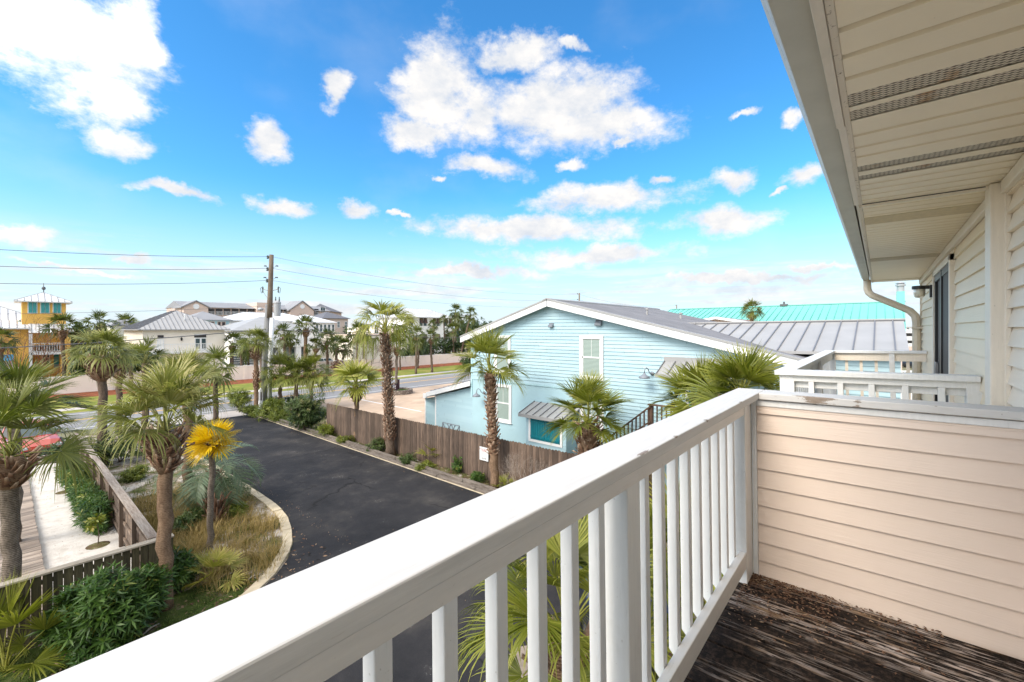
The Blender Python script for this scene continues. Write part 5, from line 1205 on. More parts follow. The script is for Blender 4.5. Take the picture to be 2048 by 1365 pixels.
# ================= BUILDING HELPERS =================
def ribs(mb, poly, down, spacing, w=.035, h=.04, start=.2):
    """standing seams on a planar polygon, running along direction down"""
    P=[Vector(p) for p in poly]; n=(P[1]-P[0]).cross(P[2]-P[0]).normalized()
    if n.z<0: n=-n
    d=Vector(down).normalized(); d=(d-n*d.dot(n)).normalized(); a=n.cross(d)
    s=[p.dot(a) for p in P]; x=min(s)+start
    while x<max(s)-.02:
        hits=[]
        for i in range(len(P)):
            p,q=P[i],P[(i+1)%len(P)]; sp,sq=p.dot(a)-x,q.dot(a)-x
            if (sp<=0<sq) or (sq<=0<sp): hits.append(p+(q-p)*(sp/(sp-sq)))
        if len(hits)==2 and (hits[0]-hits[1]).length>.05:
            c=(hits[0]+hits[1])/2+n*h*.5; mb.obox(c,d,a,n,(hits[0]-hits[1]).length/2,w/2,h/2+.004)
        x+=spacing
def hip(mb, x0,x1,y0,y1,z,zr,ins=None,seam=0,th=.12,ridge='x',sw=.05):
    """hip roof; ridge along x or y"""
    w=min(x1-x0,y1-y0)/2; ins=w if ins is None else ins; xm,ym=(x0+x1)/2,(y0+y1)/2
    if ridge=='x': a,b=(x0+ins,ym,zr),(x1-ins,ym,zr)
    else: a,b=(xm,y0+ins,zr),(xm,y1-ins,zr)
    c=[(x0,y0,z),(x1,y0,z),(x1,y1,z),(x0,y1,z)]
    if ridge=='x': faces=[((c[0],c[1],b,a),(0,-1,0)),((c[2],c[3],a,b),(0,1,0)),((c[1],c[2],b),(1,0,0)),((c[3],c[0],a),(-1,0,0))]
    else: faces=[((c[0],c[1],a),(0,-1,0)),((c[2],c[3],b),(0,1,0)),((c[1],c[2],b,a),(1,0,0)),((c[3],c[0],a,b),(-1,0,0))]
    for f,_ in faces: mb.quad(*f)
    mb.box(x0,x1,y0,y1,z-th,z-.002)
    if seam:
        mb.mi=1
        for f,d in faces:
            if len({tuple(q) for q in f})>=3: ribs(mb,f,(d[0],d[1],-.3),seam,sw,sw)
        mb.mi=0
def window_y(parent, x0,x1,z0,z1,y,frame='trim_white',pane='glass',fw=.1,proud=.06,mull=1,trans=1):
    """window on a wall facing -y"""
    w=empty('window',(0,0,0)); w.parent=parent
    mb=MB(); 
    mb.box(x0-fw,x0,y-proud,y,z0-fw,z1+fw); mb.box(x1,x1+fw,y-proud,y,z0-fw,z1+fw); mb.box(x0,x1,y-proud,y,z1,z1+fw); mb.box(x0,x1,y-proud,y,z0-fw,z0)
    for k in range(1,mull+1): xm=x0+(x1-x0)*k/(mull+1); mb.box(xm-.03,xm+.03,y-proud*.8,y,z0,z1)
    if trans: zm=(z0+z1)/2; mb.box(x0,x1,y-proud*.7,y,zm-.03,zm+.03)
    mb.build('frame',M[frame],w); mb=MB(); mb.box(x0,x1,y-proud*.4,y-.002,z0,z1); mb.build('pane',M[pane],w); return w
def rail_y(parent,x0,x1,y,z,h=1.0,sp=.16,mat='trim_white',name='balcony_rail',w=.04):
    mb=MB(); mb.box(x0,x1,y-.04,y+.04,z+h-.06,z+h); mb.box(x0,x1,y-.03,y+.03,z+.08,z+.14); x=x0
    while x<=x1: mb.box(x,x+w,y-.02,y+.02,z+.14,z+h-.06); x+=sp
    mb.build(name,M[mat],parent)
def house(label,x0,x1,y0,y1,ze,zr,wall,roof,ov=.5,ridge='x',ins=None,seam=.6,seammat='metal_seam',name='house',cat='house',z0=0):
    e=empty(name,(0,0,0),label=label,cat=cat)
    mb=MB(); mb.box(x0,x1,y0,y1,z0,ze); mb.build('wall',M[wall],e)
    mb=MB(); hip(mb,x0-ov,x1+ov,y0-ov,y1+ov,ze,zr,ins,seam,ridge=ridge); mb.build('roof',[M[roof],M[seammat]],e); return e

# ================= PALE BLUE HOUSE =================
UB=15.2
e=empty('blue_house',(0,0,0),label='large pale blue gabled house with white trim and grey roof behind the wooden fence',cat='house')
VL,VR,VRi=15.5,1.5,10.66; ZL,ZRi=6.05,7.54; sl,sr=(ZRi-ZL)/(VL-VRi),.237
def roofz(v): return ZRi-(v-VRi)*sl if v>VRi else ZRi-(VRi-v)*sr
top=.14
aR=lambda z: VR if z<roofz(VR)-top else VRi-(ZRi-top-z)/sr
bL=lambda z: VL if z<ZL-top else VRi+(ZRi-top-z)/sl
mb=MB(); mb.prism([(UB,VR,0),(UB,VL,0),(UB,VL,ZL-top-.02),(UB,VRi,ZRi-top-.02),(UB,VR,roofz(VR)-top-.02)],(10.8,0,0)); mb.build('wall',M['blue_stucco'],e)
mb=MB(); mb.lap((UB-.004,0,0),(0,1,0),(-1,0,0),aR,bL,3.86,ZRi-top-.03,.142,.03); mb.lap((UB-.004,0,0),(0,1,0),(-1,0,0),lambda z:VR,lambda z:7.8,2.58,3.8599,.142,.03); mb.build('siding',M['blue_siding'],e)
mb=MB(); mb.box(UB-.035,UB-.003,7.8,VL+.02,3.80,3.858); mb.box(UB-.04,UB-.003,VL-.02,VL+.08,2.9,ZL-.2); mb.build('band_trim',M['blue_line'],e)
mb=MB(); mb.box(UB-.03,UB-.003,7.8,7.86,2.5,3.80); mb.build('siding_edge_trim',M['blue_line'],e)
# roof slabs
mb=MB()
for va,vb in ((VRi,VL+.45),(VR-.4,VRi)):
    za,zb=roofz(va),roofz(vb); mb.prism([(14.86,va,za),(14.86,vb,zb),(14.86,vb,zb-.11),(14.86,va,za-.11)],(11.6,0,0))
mb.build('roof',M['shingle'],e)
mb=MB()
for va,vb in ((VRi+.02,VL+.47),(VR-.4,VRi-.02)):
    za,zb=roofz(va),roofz(vb); mb.prism([(14.80,va,za-.02),(14.80,vb,zb-.02),(14.80,vb,zb-.29),(14.80,va,za-.29)],(.055,0,0))
mb.build('rake_board',M['trim_white'],e)
mb=MB()
for va,vb in ((VRi+.02,VL+.47),(VR-.4,VRi-.02)):
    za,zb=roofz(va),roofz(vb); mb.prism([(14.775,va,za+.035),(14.775,vb,zb+.035),(14.775,vb,zb-.035),(14.775,va,za-.035)],(.20,0,0))
mb.build('drip_edge',M['metal_gray'],e)
mb=MB()
for va,vb in ((VRi,VL+.45),(VR-.4,VRi)):
    za,zb=roofz(va)-.115,roofz(vb)-.115; mb.prism([(14.86,va,za),(14.86,vb,zb),(14.86,vb,zb-.02),(14.86,va,za-.02)],(.34,0,0))
mb.build('rake_soffit',M['trim_white'],e)
mb=MB(); mb.prism([(14.76,VRi-.25,roofz(VRi-.25)+.05),(14.76,VRi,ZRi+.06),(14.76,VRi+.2,roofz(VRi+.2)+.05),(14.76,VRi+.2,roofz(VRi+.2)+.0),(14.76,VRi,ZRi+.01),(14.76,VRi-.25,roofz(VRi-.25))],(11.7,0,0)); mb.build('ridge_cap',M['metal_gray'],e)
for u,v in ((19.3,8.2),(22.0,7.6)):
    mb=MB(); mb.lathe([(.05,-.1),(.05,.22),(.09,.22),(.09,.28),(0,.30)],(u,v,roofz(v)),10); mb.build('roof_vent_pipe',M['metal_gray'],e)
def window_x(parent,u,v0,v1,z0,z1,tr=.13,mid=True,pane='blind'):
    w=empty('window',(0,0,0)); w.parent=parent
    mb=MB(); a=u-.055
    mb.box(a,u,v0,v1,z1-tr,z1); mb.box(a,u,v0,v1,z0,z0+tr); mb.box(a,u,v0,v0+tr,z0+tr,z1-tr); mb.box(a,u,v1-tr,v1,z0+tr,z1-tr); mb.box(a-.03,u,v0-.03,v1+.03,z0-.04,z0-.001)
    mb.build('frame',M['trim_white'],w,bevel=.008)
    i0,i1,j0,j1=v0+tr,v1-tr,z0+tr,z1-tr; mb=MB()
    zm=(j0+j1)/2; b=u-.032
    mb.box(b,u-.003,i0,i1,zm-.03,zm+.03); mb.box(b,u-.003,i0,i0+.035,j0,j1); mb.box(b,u-.003,i1-.035,i1,j0,j1); mb.box(b+.01,u-.003,(i0+i1)/2-.006,(i0+i1)/2+.006,zm+.03,j1); pass
    mb.build('sash',M['trim_white'],w); mb=MB(); mb.box(u-.018,u-.002,i0,i1,j0,j1); mb.build('pane',M[pane],w)
UF=UB-.024
window_x(e,UF,12.95,13.98,4.28,5.99); window_x(e,UF,8.2,9.27,4.30,6.02)
window_x(e,UB-.002,12.92,13.96,1.95,3.70); window_x(e,UB-.002,8.2,9.28,2.02,3.66)
# vents
for v,z,s in ((VU(1104,UB),ZZ(651,UB,VU(1104,UB)),.11),(VU(1199,UB),ZZ(646,UB,VU(1199,UB)),.14)):
    mb=MB(); mb.prism([(UF-.01,v-s,z-s*.8),(UF-.01,v-s,z+s*.9),(UF-.14,v-s,z-s*.2),(UF-.14,v-s,z-s*.8)],(0,2*s,0)); mb.build('wall_vent_hood',M['lampgray'],e,bevel=.01)
# shuttered hatch
h=empty('bump_out',(0,0,0)); h.parent=e
u0,va,vb=14.4,9.43,11.44
mb=MB(); mb.prism([(u0,va,0),(UB,va,0),(UB,va,2.97),(u0,va,2.72)],(0,vb-va,0)); mb.build('hatch_body',M['blue_stucco'],h)
mb=MB(); mb.lap((u0-.003,0,0),(0,1,0),(-1,0,0),lambda z:va,lambda z:vb,.8,2.72,.142,.015); mb.lap((0,va-.003,0),(1,0,0),(0,-1,0),lambda z:u0,lambda z:UB-.03,.8,2.72,.142,.015); mb.build('siding',M['blue_siding'],h)
s0,s1,z0,z1=9.69,11.18,1.68,2.56
mb=MB()
for a in ((s0-.1,s0,z0-.1,z1+.1),(s1,s1+.1,z0-.1,z1+.1),(s0,s1,z1,z1+.1),(s0,s1,z0-.1,z0)): mb.box(u0-.05,u0-.004,*a)
mb.build('hatch_frame',M['trim_white'],h)
sm=(s0+s1)/2
for a,b2 in ((s0+.01,sm-.008),(sm+.008,s1-.01)):
    mb=MB(); x=a; n=6; wd=(b2-a)/n
    for k in range(n): mb.box(u0-.045,u0-.02,a+k*wd+.004,a+(k+1)*wd-.004,z0+.01,z1-.01)
    mb.box(u0-.07,u0-.0451,a,b2,z0+.09,z0+.17); mb.box(u0-.07,u0-.0451,a,b2,z1-.17,z1-.09); mb.build('shutter',M['teal_paint'],h,bevel=.004)
mb=MB(); P=[(u0-.32,va-.18,2.70),(u0-.32,vb+.15,2.70),(UB-.03,vb+.15,3.06),(UB-.03,va-.18,3.06)]
mb.prism(P,(0,0,.045)); mb.mi=1; ribs(mb,[(x,y,z+.045) for x,y,z in P],(-1,0,-.3),.36,.03,.035,.02); mb.mi=0; mb.box(u0-.35,u0-.3205,va-.19,vb+.16,2.62,2.75); mb.build('hatch_roof',[M['metal_gray'],M['metal_seam']],h)
# metal awning
h=empty('awning',(0,0,0)); h.parent=e
mb=MB(); P=[(14.35,2.6,4.72),(14.35,5.80,4.72),(UB-.05,5.80,5.12),(UB-.05,2.6,5.12)]
mb.prism(P,(0,0,.04)); mb.mi=1; ribs(mb,[(x,y,z+.04) for x,y,z in P],(-1,0,-.3),.38,.03,.035,.02); mb.mi=0
mb.box(UB-.09,UB-.03,2.6,5.80,5.13,5.32); mb.box(14.31,14.349,2.6,5.80,4.66,4.78); mb.build('awning_sheet',[M['metal_gray'],M['metal_seam']],h)
# door under the awning
mb=MB(); mb.box(UF-.04,UF,4.0,4.95,2.62,4.64); mb.build('door',M['teal_paint'],e)
mb=MB(); mb.box(UF-.05,UF,3.88,3.99,2.6,4.76); mb.box(UF-.05,UF,4.96,5.07,2.6,4.76); mb.box(UF-.05,UF,3.99,4.96,4.65,4.76); mb.build('door_frame',M['trim_white'],e)
# conduit
mb=MB(); mb.tube([(UF-.03,14.3,4.4),(UF-.03,14.3,4.1)],.02,5); mb.build('conduit',M['blue_line'],e)
# gooseneck lamps
for px,py,pax,pay,lab in ((1291.5,757,1305,747,'gooseneck barn lamp beside the metal awning on the blue wall'),(957,792,969,785.6,'gooseneck barn lamp at the left end of the blue wall')):
    v=VU(pax,UB-.03); z=ZZ(pay,UB,v); l=empty('barn_lamp',(UF,v,z),label=lab,cat='lamp',group='gooseneck lamps on the blue house')
    dv=.10; mb=MB(); mb.lathe([(.0,-.03),(.075,-.03),(.06,.02),(0,.03)],(-.02,0,0),12,'x'); mb.tube([(0,0,0),(-.12,.02,-.02),(-.2,.04,.05),(-.25,.06,.17),(-.34,.09,.22),(-.42,.11,.16),(-.44,.12,.02)],.018,7); mb.build('arm',M['lampgray'],l,smooth=True)
    mb=MB(); mb.lathe([(.03,.04),(.05,.0),(.09,-.04),(.17,-.08),(.20,-.14),(.19,-.15),(.15,-.09),(0,-.05)],(-.44,.12,0),18); mb.build('shade',M['lampgray'],l,smooth=True)
# lean-to at the left
e=empty('lean_to',(0,0,0),label='low pale blue lean-to with a white-edged shed roof at the left of the blue house',cat='shed')
ul=15.4
lz=lambda v: 2.62+(18.55-v)*.26
mb=MB(); mb.prism([(ul,15.6,0),(ul,18.5,0),(ul,18.5,lz(18.5)),(ul,15.6,lz(15.6))],(7.5,0,0)); mb.build('wall',M['blue_siding'],e)
mb=MB(); mb.lap((ul-.003,0,0),(0,1,0),(-1,0,0),lambda z:15.58,lambda z:min(18.5,18.55-(z-2.62)/.26),.2,3.30,.142,.028); mb.build('siding',M['blue_siding'],e)
mb=MB(); mb.prism([(16.6,18.5,0),(16.6,20.9,0),(16.6,20.9,2.1),(16.6,18.5,2.62)],(6,0,0)); mb.lap((16.597,0,0),(0,1,0),(-1,0,0),lambda z:18.5,lambda z:20.9,.2,2.1,.142,.016); mb.build('side_wall',M['blue_siding'],e)
mb=MB(); mb.box(ul-.03,ul+.06,18.5,18.60,0,2.66); mb.box(16.57,16.66,20.9,21.0,0,2.2); mb.build('corner_board',M['trim_white'],e)
mb=MB(); mb.prism([(15.05,15.55,lz(15.55)+.06),(15.05,18.95,lz(18.95)+.06),(15.05,18.95,lz(18.95)+.30),(15.05,15.55,lz(15.55)+.30)],(.05,0,0)); mb.prism([(15.05,18.96,2.5),(16.5,21.1,2.1),(16.5,21.1,2.38),(15.05,18.96,2.78)],(.06,0,0)); mb.build('rake_board',M['trim_white'],e)
mb=MB(); mb.prism([(15.1,15.55,lz(15.55)+.16),(15.1,18.98,lz(18.98)+.16),(15.1,18.98,lz(18.98)+.29),(15.1,15.55,lz(15.55)+.29)],(7.6,0,0)); mb.prism([(15.12,18.985,2.55),(16.5,21.1,2.16),(22.7,21.1,2.16),(22.7,18.985,2.55)],(0,0,.2)); mb.build('roof',M['trim_white'],e)
mb=MB()
for k in range(9):
    v=15.7+k*.37; mb.box(15.3,22.6,v,v+.30,lz(v+.15)+.31,lz(v+.15)+.34)
mb.build('roof_shingles',M['shingle'],e)
# little lattice rail behind the fence
e=empty('lattice_rail',(14.55,0,0),label='small grey-blue lattice rail panel showing above the wooden fence',cat='railing')
mb=MB(); a,b2=15.75,17.0; z0,z1=.6,1.52
for p,q in (((0,a,z1),(0,b2,z1)),((0,a,z0),(0,b2,z0)),((0,a,z0-.6),(0,a,z1)),((0,b2,z0-.6),(0,b2,z1)),((0,a,z0),(0,a+.6,z1)),((0,a+.6,z0),(0,a,z1)),((0,a+.62,z0),(0,b2,z1)),((0,b2,z0),(0,a+.62,z1)),((0,a+.3,z0),(0,a+.9,z1)),((0,a+.9,z0),(0,a+.3,z1))): mb.bar(p,q,.035)
mb.build('lattice',M['lampgray'],e)
# stairs
e=empty('outdoor_stairs',(0,0,0),label='dark brown wooden staircase rising along the blue wall to the landing under the awning',cat='stairs')
US=14.05; v1,v0=5.8,8.95; zl=2.72; slope=zl/(v0-v1)*1.0
mb=MB(); n=14
for k in range(n):
    v=v0-(v0-v1)*(k+.5)/n; z=zl*(k+1)/n; mb.box(US,US+1.05,v-.14,v+.12,z-.04,z)
mb.build('treads',M['stairwood'],e)
for u in (US-.04,US+1.06):
    mb=MB(); mb.bar((u,v0+.1,.0),(u,v1,zl-.1),.05,.28); mb.build('stringer',M['stairwood'],e)
mb=MB(); mb.box(US-.05,UB-.05,2.2,v1,zl-.14,zl); mb.build('landing',M['stairwood'],e)
rt=1.03
mb=MB(); mb.bar((US-.06,v0+.15,rt-.08),(US-.06,v1+.02,zl+rt-.03),.09,.045); mb.build('hand_rail',M['stairwood'],e)
mb=MB(); mb.box(US-.12,US+.0,2.2,v1+.1,zl+rt,zl+rt+.045); mb.build('landing_rail',M['stairwood'],e)
mb=MB(); mb.bar((US-.06,v0+.1,.25),(US-.06,v1+.02,zl+.12),.04,.08); mb.bar((US-.06,v0+.1,.62),(US-.06,v1+.02,zl+.5),.03,.05); mb.build('lower_rail',M['stairwood'],e)
for k in range(22):
    v=v0-(v0-v1)*(k+.3)/22; z=zl*(v0-v)/(v0-v1); mb=MB(); mb.box(US-.085,US-.045,v-.02,v+.02,z+.1,z+rt-.02); mb.build('baluster',M['stairwood'],e)
for k in range(22):
    v=v1-.2-k*.155; mb=MB(); mb.box(US-.085,US-.045,v-.02,v+.02,zl+.08,zl+rt); mb.build('baluster',M['stairwood'],e)
mb=MB(); mb.box(US-.12,US,2.2,v1,zl+.06,zl+.12); mb.build('landing_bottom_rail',M['stairwood'],e)
for v,h in ((v1+.03,zl+rt-.01),(v0+.1,rt),(v1-1.5,zl+rt-.01)):
    mb=MB(); mb.box(US-.04,US+.08,v-.06,v+.06,0,h); mb.build('post',M['stairwood'],e)
mb=MB(); mb.box(US+.95,US+1.07,4.7,4.82,0,zl+1.38); mb.build('tall_post',M['stairwood'],e)

# ================= GREY METAL WING =================
e=empty('blue_annex',(0,0,0),label='pale blue annex with a large grey standing-seam metal roof, right of the gable',cat='building')
mb=MB(); mb.box(16.35,26,-.45,1.5,0,5.55); mb.prism([(16.35,-.45,5.55),(20,-.45,6.40),(26,-.45,4.9),(16.35,-.45,4.9)],(0,1.9,0)); mb.build('wall',M['blue_siding'],e)
mb=MB(); mb.lap((16.347,0,0),(0,1,0),(-1,0,0),lambda z:-.45,lambda z:1.48,.1,5.5,.142,.03); mb.build('siding',M['blue_siding'],e)
P=[(15.95,-.62,5.62),(15.95,2.45,5.62),(20,6.35,6.55),(20,-.62,6.62)]
P=[(15.95,-.62,5.64),(15.95,2.6,5.60),(20,6.62,6.52),(20,-.62,6.60)]
mb=MB(); mb.quad(*P); mb.quad(*[(x,y,z-.09) for x,y,z in P[::-1]]); mb.quad(P[0],P[3],(20,-.62,6.51),(15.95,-.62,5.55)); mb.quad(P[1],P[0],(15.95,-.62,5.55),(15.95,2.6,5.51))
mb.quad((20,-.62,6.60),(20,6.62,6.52),(26,7.5,5.2),(26,-.62,5.2)); mb.mi=1; ribs(mb,P,(-1,0,-.3),.47,.03,.04,.38); mb.mi=0
mb.build('metal_roof',[M['metal_gray'],M['metal_seam']],e)
mb=MB(); mb.bar((19.98,-.66,6.63),(19.98,6.6,6.55),.26,.05); mb.build('ridge_flashing',M['metal_gray'],e)
mb=MB(); mb.bar((19.86,-.66,6.575),(19.86,6.55,6.495),.03,.07); mb.build('ridge_shadow_strip',M['metal_dark'],e)  # solid dark bar standing in for the shadow line below the flashing
# small gabled roofs beyond
x,y=at(1434,44)
e=empty('low_gable_building',(x,y,0),(0,0,0),'low beige gable roof peeking between the blue roof and the turquoise roof','building')
zr=ZZ(634.5,x,y)
mb=MB(); mb.prism([(0,3.0,0),(0,-3.0,0),(0,-3.0,zr-.62),(0,0,zr-.12),(0,3.0,zr-.62)],(9,0,0)); mb.build('wall',M['hotel'],e)
mb=MB(); mb.prism([(-.5,0,zr),(-.5,-3.6,zr-.62),(-.5,-3.6,zr-.78),(-.5,0,zr-.2),(-.5,3.6,zr-.78),(-.5,3.6,zr-.62)],(10,0,0)); mb.build('roof',M['gray_roof'],e)
mb=MB(); mb.prism([(-.56,0,zr+.02),(-.56,-3.6,zr-.60),(-.56,-3.6,zr-.82),(-.56,0,zr-.22),(-.56,3.6,zr-.82),(-.56,3.6,zr-.60)],(.05,0,0)); mb.build('rake_board',M['trim_white'],e)
x,y=at(1468,47); e=empty('low_gable_building',(x,y,0),(0,0,0),'second low roof with rusty patches left of the fan palm','building'); zr=ZZ(635,x,y)
mb=MB(); mb.box(0,8,-3.5,2.5,0,zr-.6); mb.build('wall',M['hotel'],e)
mb=MB(); mb.prism([(-.4,1.6,zr),(-.4,-4.4,zr-.62),(-.4,-4.4,zr-.78),(-.4,2.9,zr-.6)],(8.8,0,0)); mb.build('roof',M['gray_roof'],e)
mb=MB(); mb.prism([(-.46,1.3,zr-.06),(-.46,-1.7,zr-.36),(-.46,-1.7,zr-.48),(-.46,1.3,zr-.14)],(.05,0,0)); mb.build('rust_patch',plain('rust',c4(.25,.06,.03)),e)

# turquoise building
e=empty('turquoise_roof_building',(0,0,0),label='long building with a bright turquoise metal roof and chimney beyond the annex',cat='building')
mb=MB(); P=[(47,-1.6,6.1),(47,24,6.1),(58,21.3,8.85),(58,-1.9,8.98)]; mb.quad(*P); mb.quad(P[3],P[2],(69,24,6.1),(69,-1.6,6.1)); mb.quad(P[0],P[3],(58,-1.9,6.0)); mb.quad(P[1],(58,24,6.0),P[2])
mb.mi=1; ribs(mb,P,(-1,0,-.3),.62,.03,.05,.2); mb.mi=0; mb.build('roof',[M['teal_roof'],plain('turquoise_seam',c4(.09,.36,.31),.45)],e)
mb=MB(); mb.box(48,68,-1.4,23,0,6.05); mb.build('wall',M['hotel'],e)
mb=MB(); mb.bar((58,-1.95,9.02),(58,21.3,8.9),.35,.08); mb.build('ridge_cap',M['teal_roof'],e)
u=56.5; v=VU(1801,u); v2=VU(1793,u); z=ZZ(584,u,v); mb=MB(); w=abs(v2-v); mb.box(u-.6,u+.6,v-w,v+w,6.5,z); mb.build('chimney',M['teal_roof'],e)
mb=MB(); mb.lathe([(.28,0),(.28,.55),(.4,.56),(.4,.7),(.28,.72),(.28,.8),(.42,.82),(.1,1.0)],(u,v,z),12); mb.build('flue_pipe',M['galv'],e)
u=58; v=VU(1568,u); mb=MB(); mb.box(u-.4,u+.4,v-.35,v+.35,8.9,9.12); mb.lathe([(.1,0),(.1,.3)],(u,v,9.1),8); mb.build('roof_vent',M['metal_dark'],e)
# harbour glimpse
e=empty('marina_building',(0,0,0),label='white terraced marina building glimpsed left of the downspout',cat='building')
x0,y0=PY(1812,74); x1,y1=PY(1850,74)
for i,(za,zb,m) in enumerate(((5.55,6.2,'trim_white'),(4.3,5.0,'trim_white'),(3.3,3.8,'trim_white'),(3.8,4.3,'dark'),(0,3.3,'hotel'),(5.0,5.55,'dark'))):
    mb=MB(); P=[(x0,y0),(x1+1,y1-1),(x1+4,y1+3),(x0+4,y0+3)]; d=.0 if m!='dark' else .3
    mb.prism([(x+d*.7,y+d*.6,za) for x,y in P],(0,0,zb-za)); mb.build('floor_slab' if m!='dark' else 'window_band',M[m],e)
for i,(px,zz) in enumerate(((1820,7.0),(1825,6.5),(1830,7.2))):
    x,y=PY(px,110+i*6); b=empty('boat',(x,y,0),(0,0,.4+i),('white motor boat with a dark canopy in the harbour','small white boat behind the marina terrace','tall white cabin boat next to the downspout')[i],'boat','boats in the harbour')
    mb=MB(); mb.prism([(-3,-1,.3),(2.4,-1,.3),(3.8,0,.5),(2.4,1,.3),(-3,1,.3)],(0,0,3.2)); mb.build('hull',M['trim_white'],b,bevel=.1); mb=MB(); mb.box(-1.8,1.3,-.8,.8,3.55,4.6); mb.build('cabin',M['dark'],b,bevel=.1); mb=MB(); mb.box(-2,1.5,-.9,.9,4.65,4.8); mb.build('canopy',M['trim_white' if i!=1 else 'hotel'],b); mb=MB(); mb.tube([(0,0,4.8),(0,0,zz-.6)],.05,5); mb.build('mast',M['galv'],b)
e=empty('bridge',(0,0,0),label='distant concrete bridge on the horizon beside the downspout',cat='bridge')
P0=Vector((*PY(1700,620),0)); P1=Vector((*PY(1990,620),0)); mb=MB(); mb.bar(P0+Vector((0,0,8.3)),P1+Vector((0,0,8.3)),8,1.6); mb.build('bridge_deck',M['concrete'],e)
for k in range(16):
    p=P0.lerp(P1,k/15); mb=MB(); mb.box(p.x-1,p.x+1,p.y-1,p.y+1,0,7.5); mb.build('pier',M['concrete'],e)
x,y=PY(1806,24); e=empty('white_fence',(x,y,0),(0,0,-R_(40)),'low white picket railing seen through the far balcony rail','fence')
mb=MB(); mb.box(-2.5,2.5,-.03,.03,3.9,3.98); mb.box(-2.5,2.5,-.03,.03,3.0,3.08)
for k in range(26): mb.box(-2.5+k*.2,-2.45+k*.2,-.025,.025,3.08,3.9)
mb.build('pickets',M['trim_white'],e); mb=MB(); mb.box(-2.6,2.6,-.2,1.5,0,2.98); mb.build('base_wall',M['offwhite'],e)

# ================= HOUSES ACROSS THE ROAD =================
e=empty('garden_wall',(0,0,0),label='long cream stucco wall along the far side of the road',cat='wall')
mb=MB(); x=-30.0
while x<84: 
    mb.box(x,x+6.18,60.05,60.25,0,1.62); x+=6.2
mb.build('wall_panel',M['cream'],e)
mb=MB(); x=-30.0
while x<86: mb.box(x-.2,x+.2,60.0,60.3,0,1.72); x+=6.2
mb.build('pier',M['cream'],e)
mb=MB(); mb.box(-30,84,60.02,60.28,1.622,1.70); mb.build('coping',M['offwhite'],e)
# yellow tower house
V0=70
e=house('yellow stucco house with a square tower and white metal roof at the far left',-13,4.9,71.5,84,6.1,9.0,'yellow','white_roof',ov=.6,ins=6)
t0,t1=UV(44,V0),UV(132,V0); zt=ZZ(602,t0,V0); zb=ZZ(640,t0,V0)
tw=t1-t0
mb=MB(); mb.box(t0,t1,V0,V0+tw,4.5,zt); mb.build('tower_wall',M['yellow'],e)
mb=MB(); hip(mb,t0-.55,t1+.5,V0-.5,V0+tw+.5,zt,ZZ(586,(t0+t1)/2,V0+2),None,.5,th=.12); mb.build('tower_roof',[M['white_roof'],M['gray_roof']],e)
mb=MB(); cx,cy=(t0+t1)/2,V0+tw/2; mb.lathe([(.04,0),(.04,.35),(.14,.42),(.17,.55),(.14,.68),(.03,.76),(.02,1.15)],(cx,cy,ZZ(587,cx,cy)),10); mb.build('finial',M['metal_dark'],e)
for a,b2 in ((57,73),(82,98),(107,121)):
    s=empty('shuttered_window',(0,0,0)); s.parent=e; x0,x1=UV(a,V0),UV(b2,V0); z0,z1=ZZ(626,x0,V0),ZZ(604,x0,V0)
    mb=MB(); mb.box(x0-.07,x1+.07,V0-.06,V0-.001,z0-.07,z1+.07); mb.build('frame',M['trim_white'],s)
    mb=MB(); xm=(x0+x1)/2
    for p,q in ((x0,xm-.02),(xm+.02,x1)): mb.box(p,q,V0-.12,V0-.061,z0,z1)
    mb.build('shutter',M['teal_shutter'],s)
mb=MB(); mb.prism([(t0-.05,V0+1,7.2),(t0-.05,V0+2.2,7.2),(t0-.75,V0+2.2,6.7),(t0-.75,V0+1,6.7)],(-.04,0,.06)); mb.build('awning_shutter',M['teal_shutter'],e)
# sloping roof skirt in front of the tower
x0=-13.5; xs=UV(57,V0-1); xe=UV(133,V0-1); za,zb2=ZZ(656,0,V0-1),ZZ(666,3,V0-1)
mb=MB(); Pm=[(x0,V0-1.2,za),(xs,V0-1.2,za),(xs,V0+1.6,7.25),(x0,V0+1.6,7.25)]; mb.quad(*Pm); mb.mi=1; ribs(mb,Pm,(0,-1,-.3),.55,.05,.05); mb.mi=0
Pm=[(xs,V0-1.6,zb2),(xe,V0-1.6,zb2),(xe,V0+.6,7.2),(xs,V0+.6,7.2)]; mb.quad(*Pm); mb.mi=1; ribs(mb,Pm,(0,-1,-.3),.55,.05,.05); mb.mi=0; mb.quad((xs,V0-1.6,zb2),(xs,V0+.6,7.2),(xs,V0+.6,6.3),(xs,V0-1.2,zb2-.2)); mb.build('lower_roof',[M['white_roof'],M['gray_roof']],e)
mb=MB(); mb.box(-12.5,UV(57,V0-.5),V0-.5,V0+3,0,za-.03); mb.build('front_wall',M['yellow'],e)
mb=MB(); mb.box(-12.9,xs+.1,V0-1.25,V0-1.15,za-.14,za-.01); mb.build('eave_board',M['trim_white'],e)
zf=ZZ(705,3,V0-1.5); xa,xb=UV(62,V0-1.6),UV(127,V0-1.6)
mb=MB(); mb.box(xa,xb,V0-1.6,V0+1.6,zf-.25,zf); mb.build('balcony_floor',M['trim_white'],e); rail_y(e,xa,xb,V0-1.55,zf,1.0,.19)
mb=MB(); mb.box(xa-.15,xa+.1,V0-1.6,V0-1.4,0,zb2-.1); mb.build('porch_post',M['trim_white'],e)
window_y(e,UV(78,V0+1.5),UV(96,V0+1.5),zf+.2,zf+1.9,71.49); window_y(e,UV(100,V0+1.5),UV(112,V0+1.5),zf+.2,zf+1.9,71.49)
mb=MB(); mb.box(4.2,4.9,V0-1.6,71.5,0,zb2-.5); mb.build('corner_pier',M['yellow'],e)
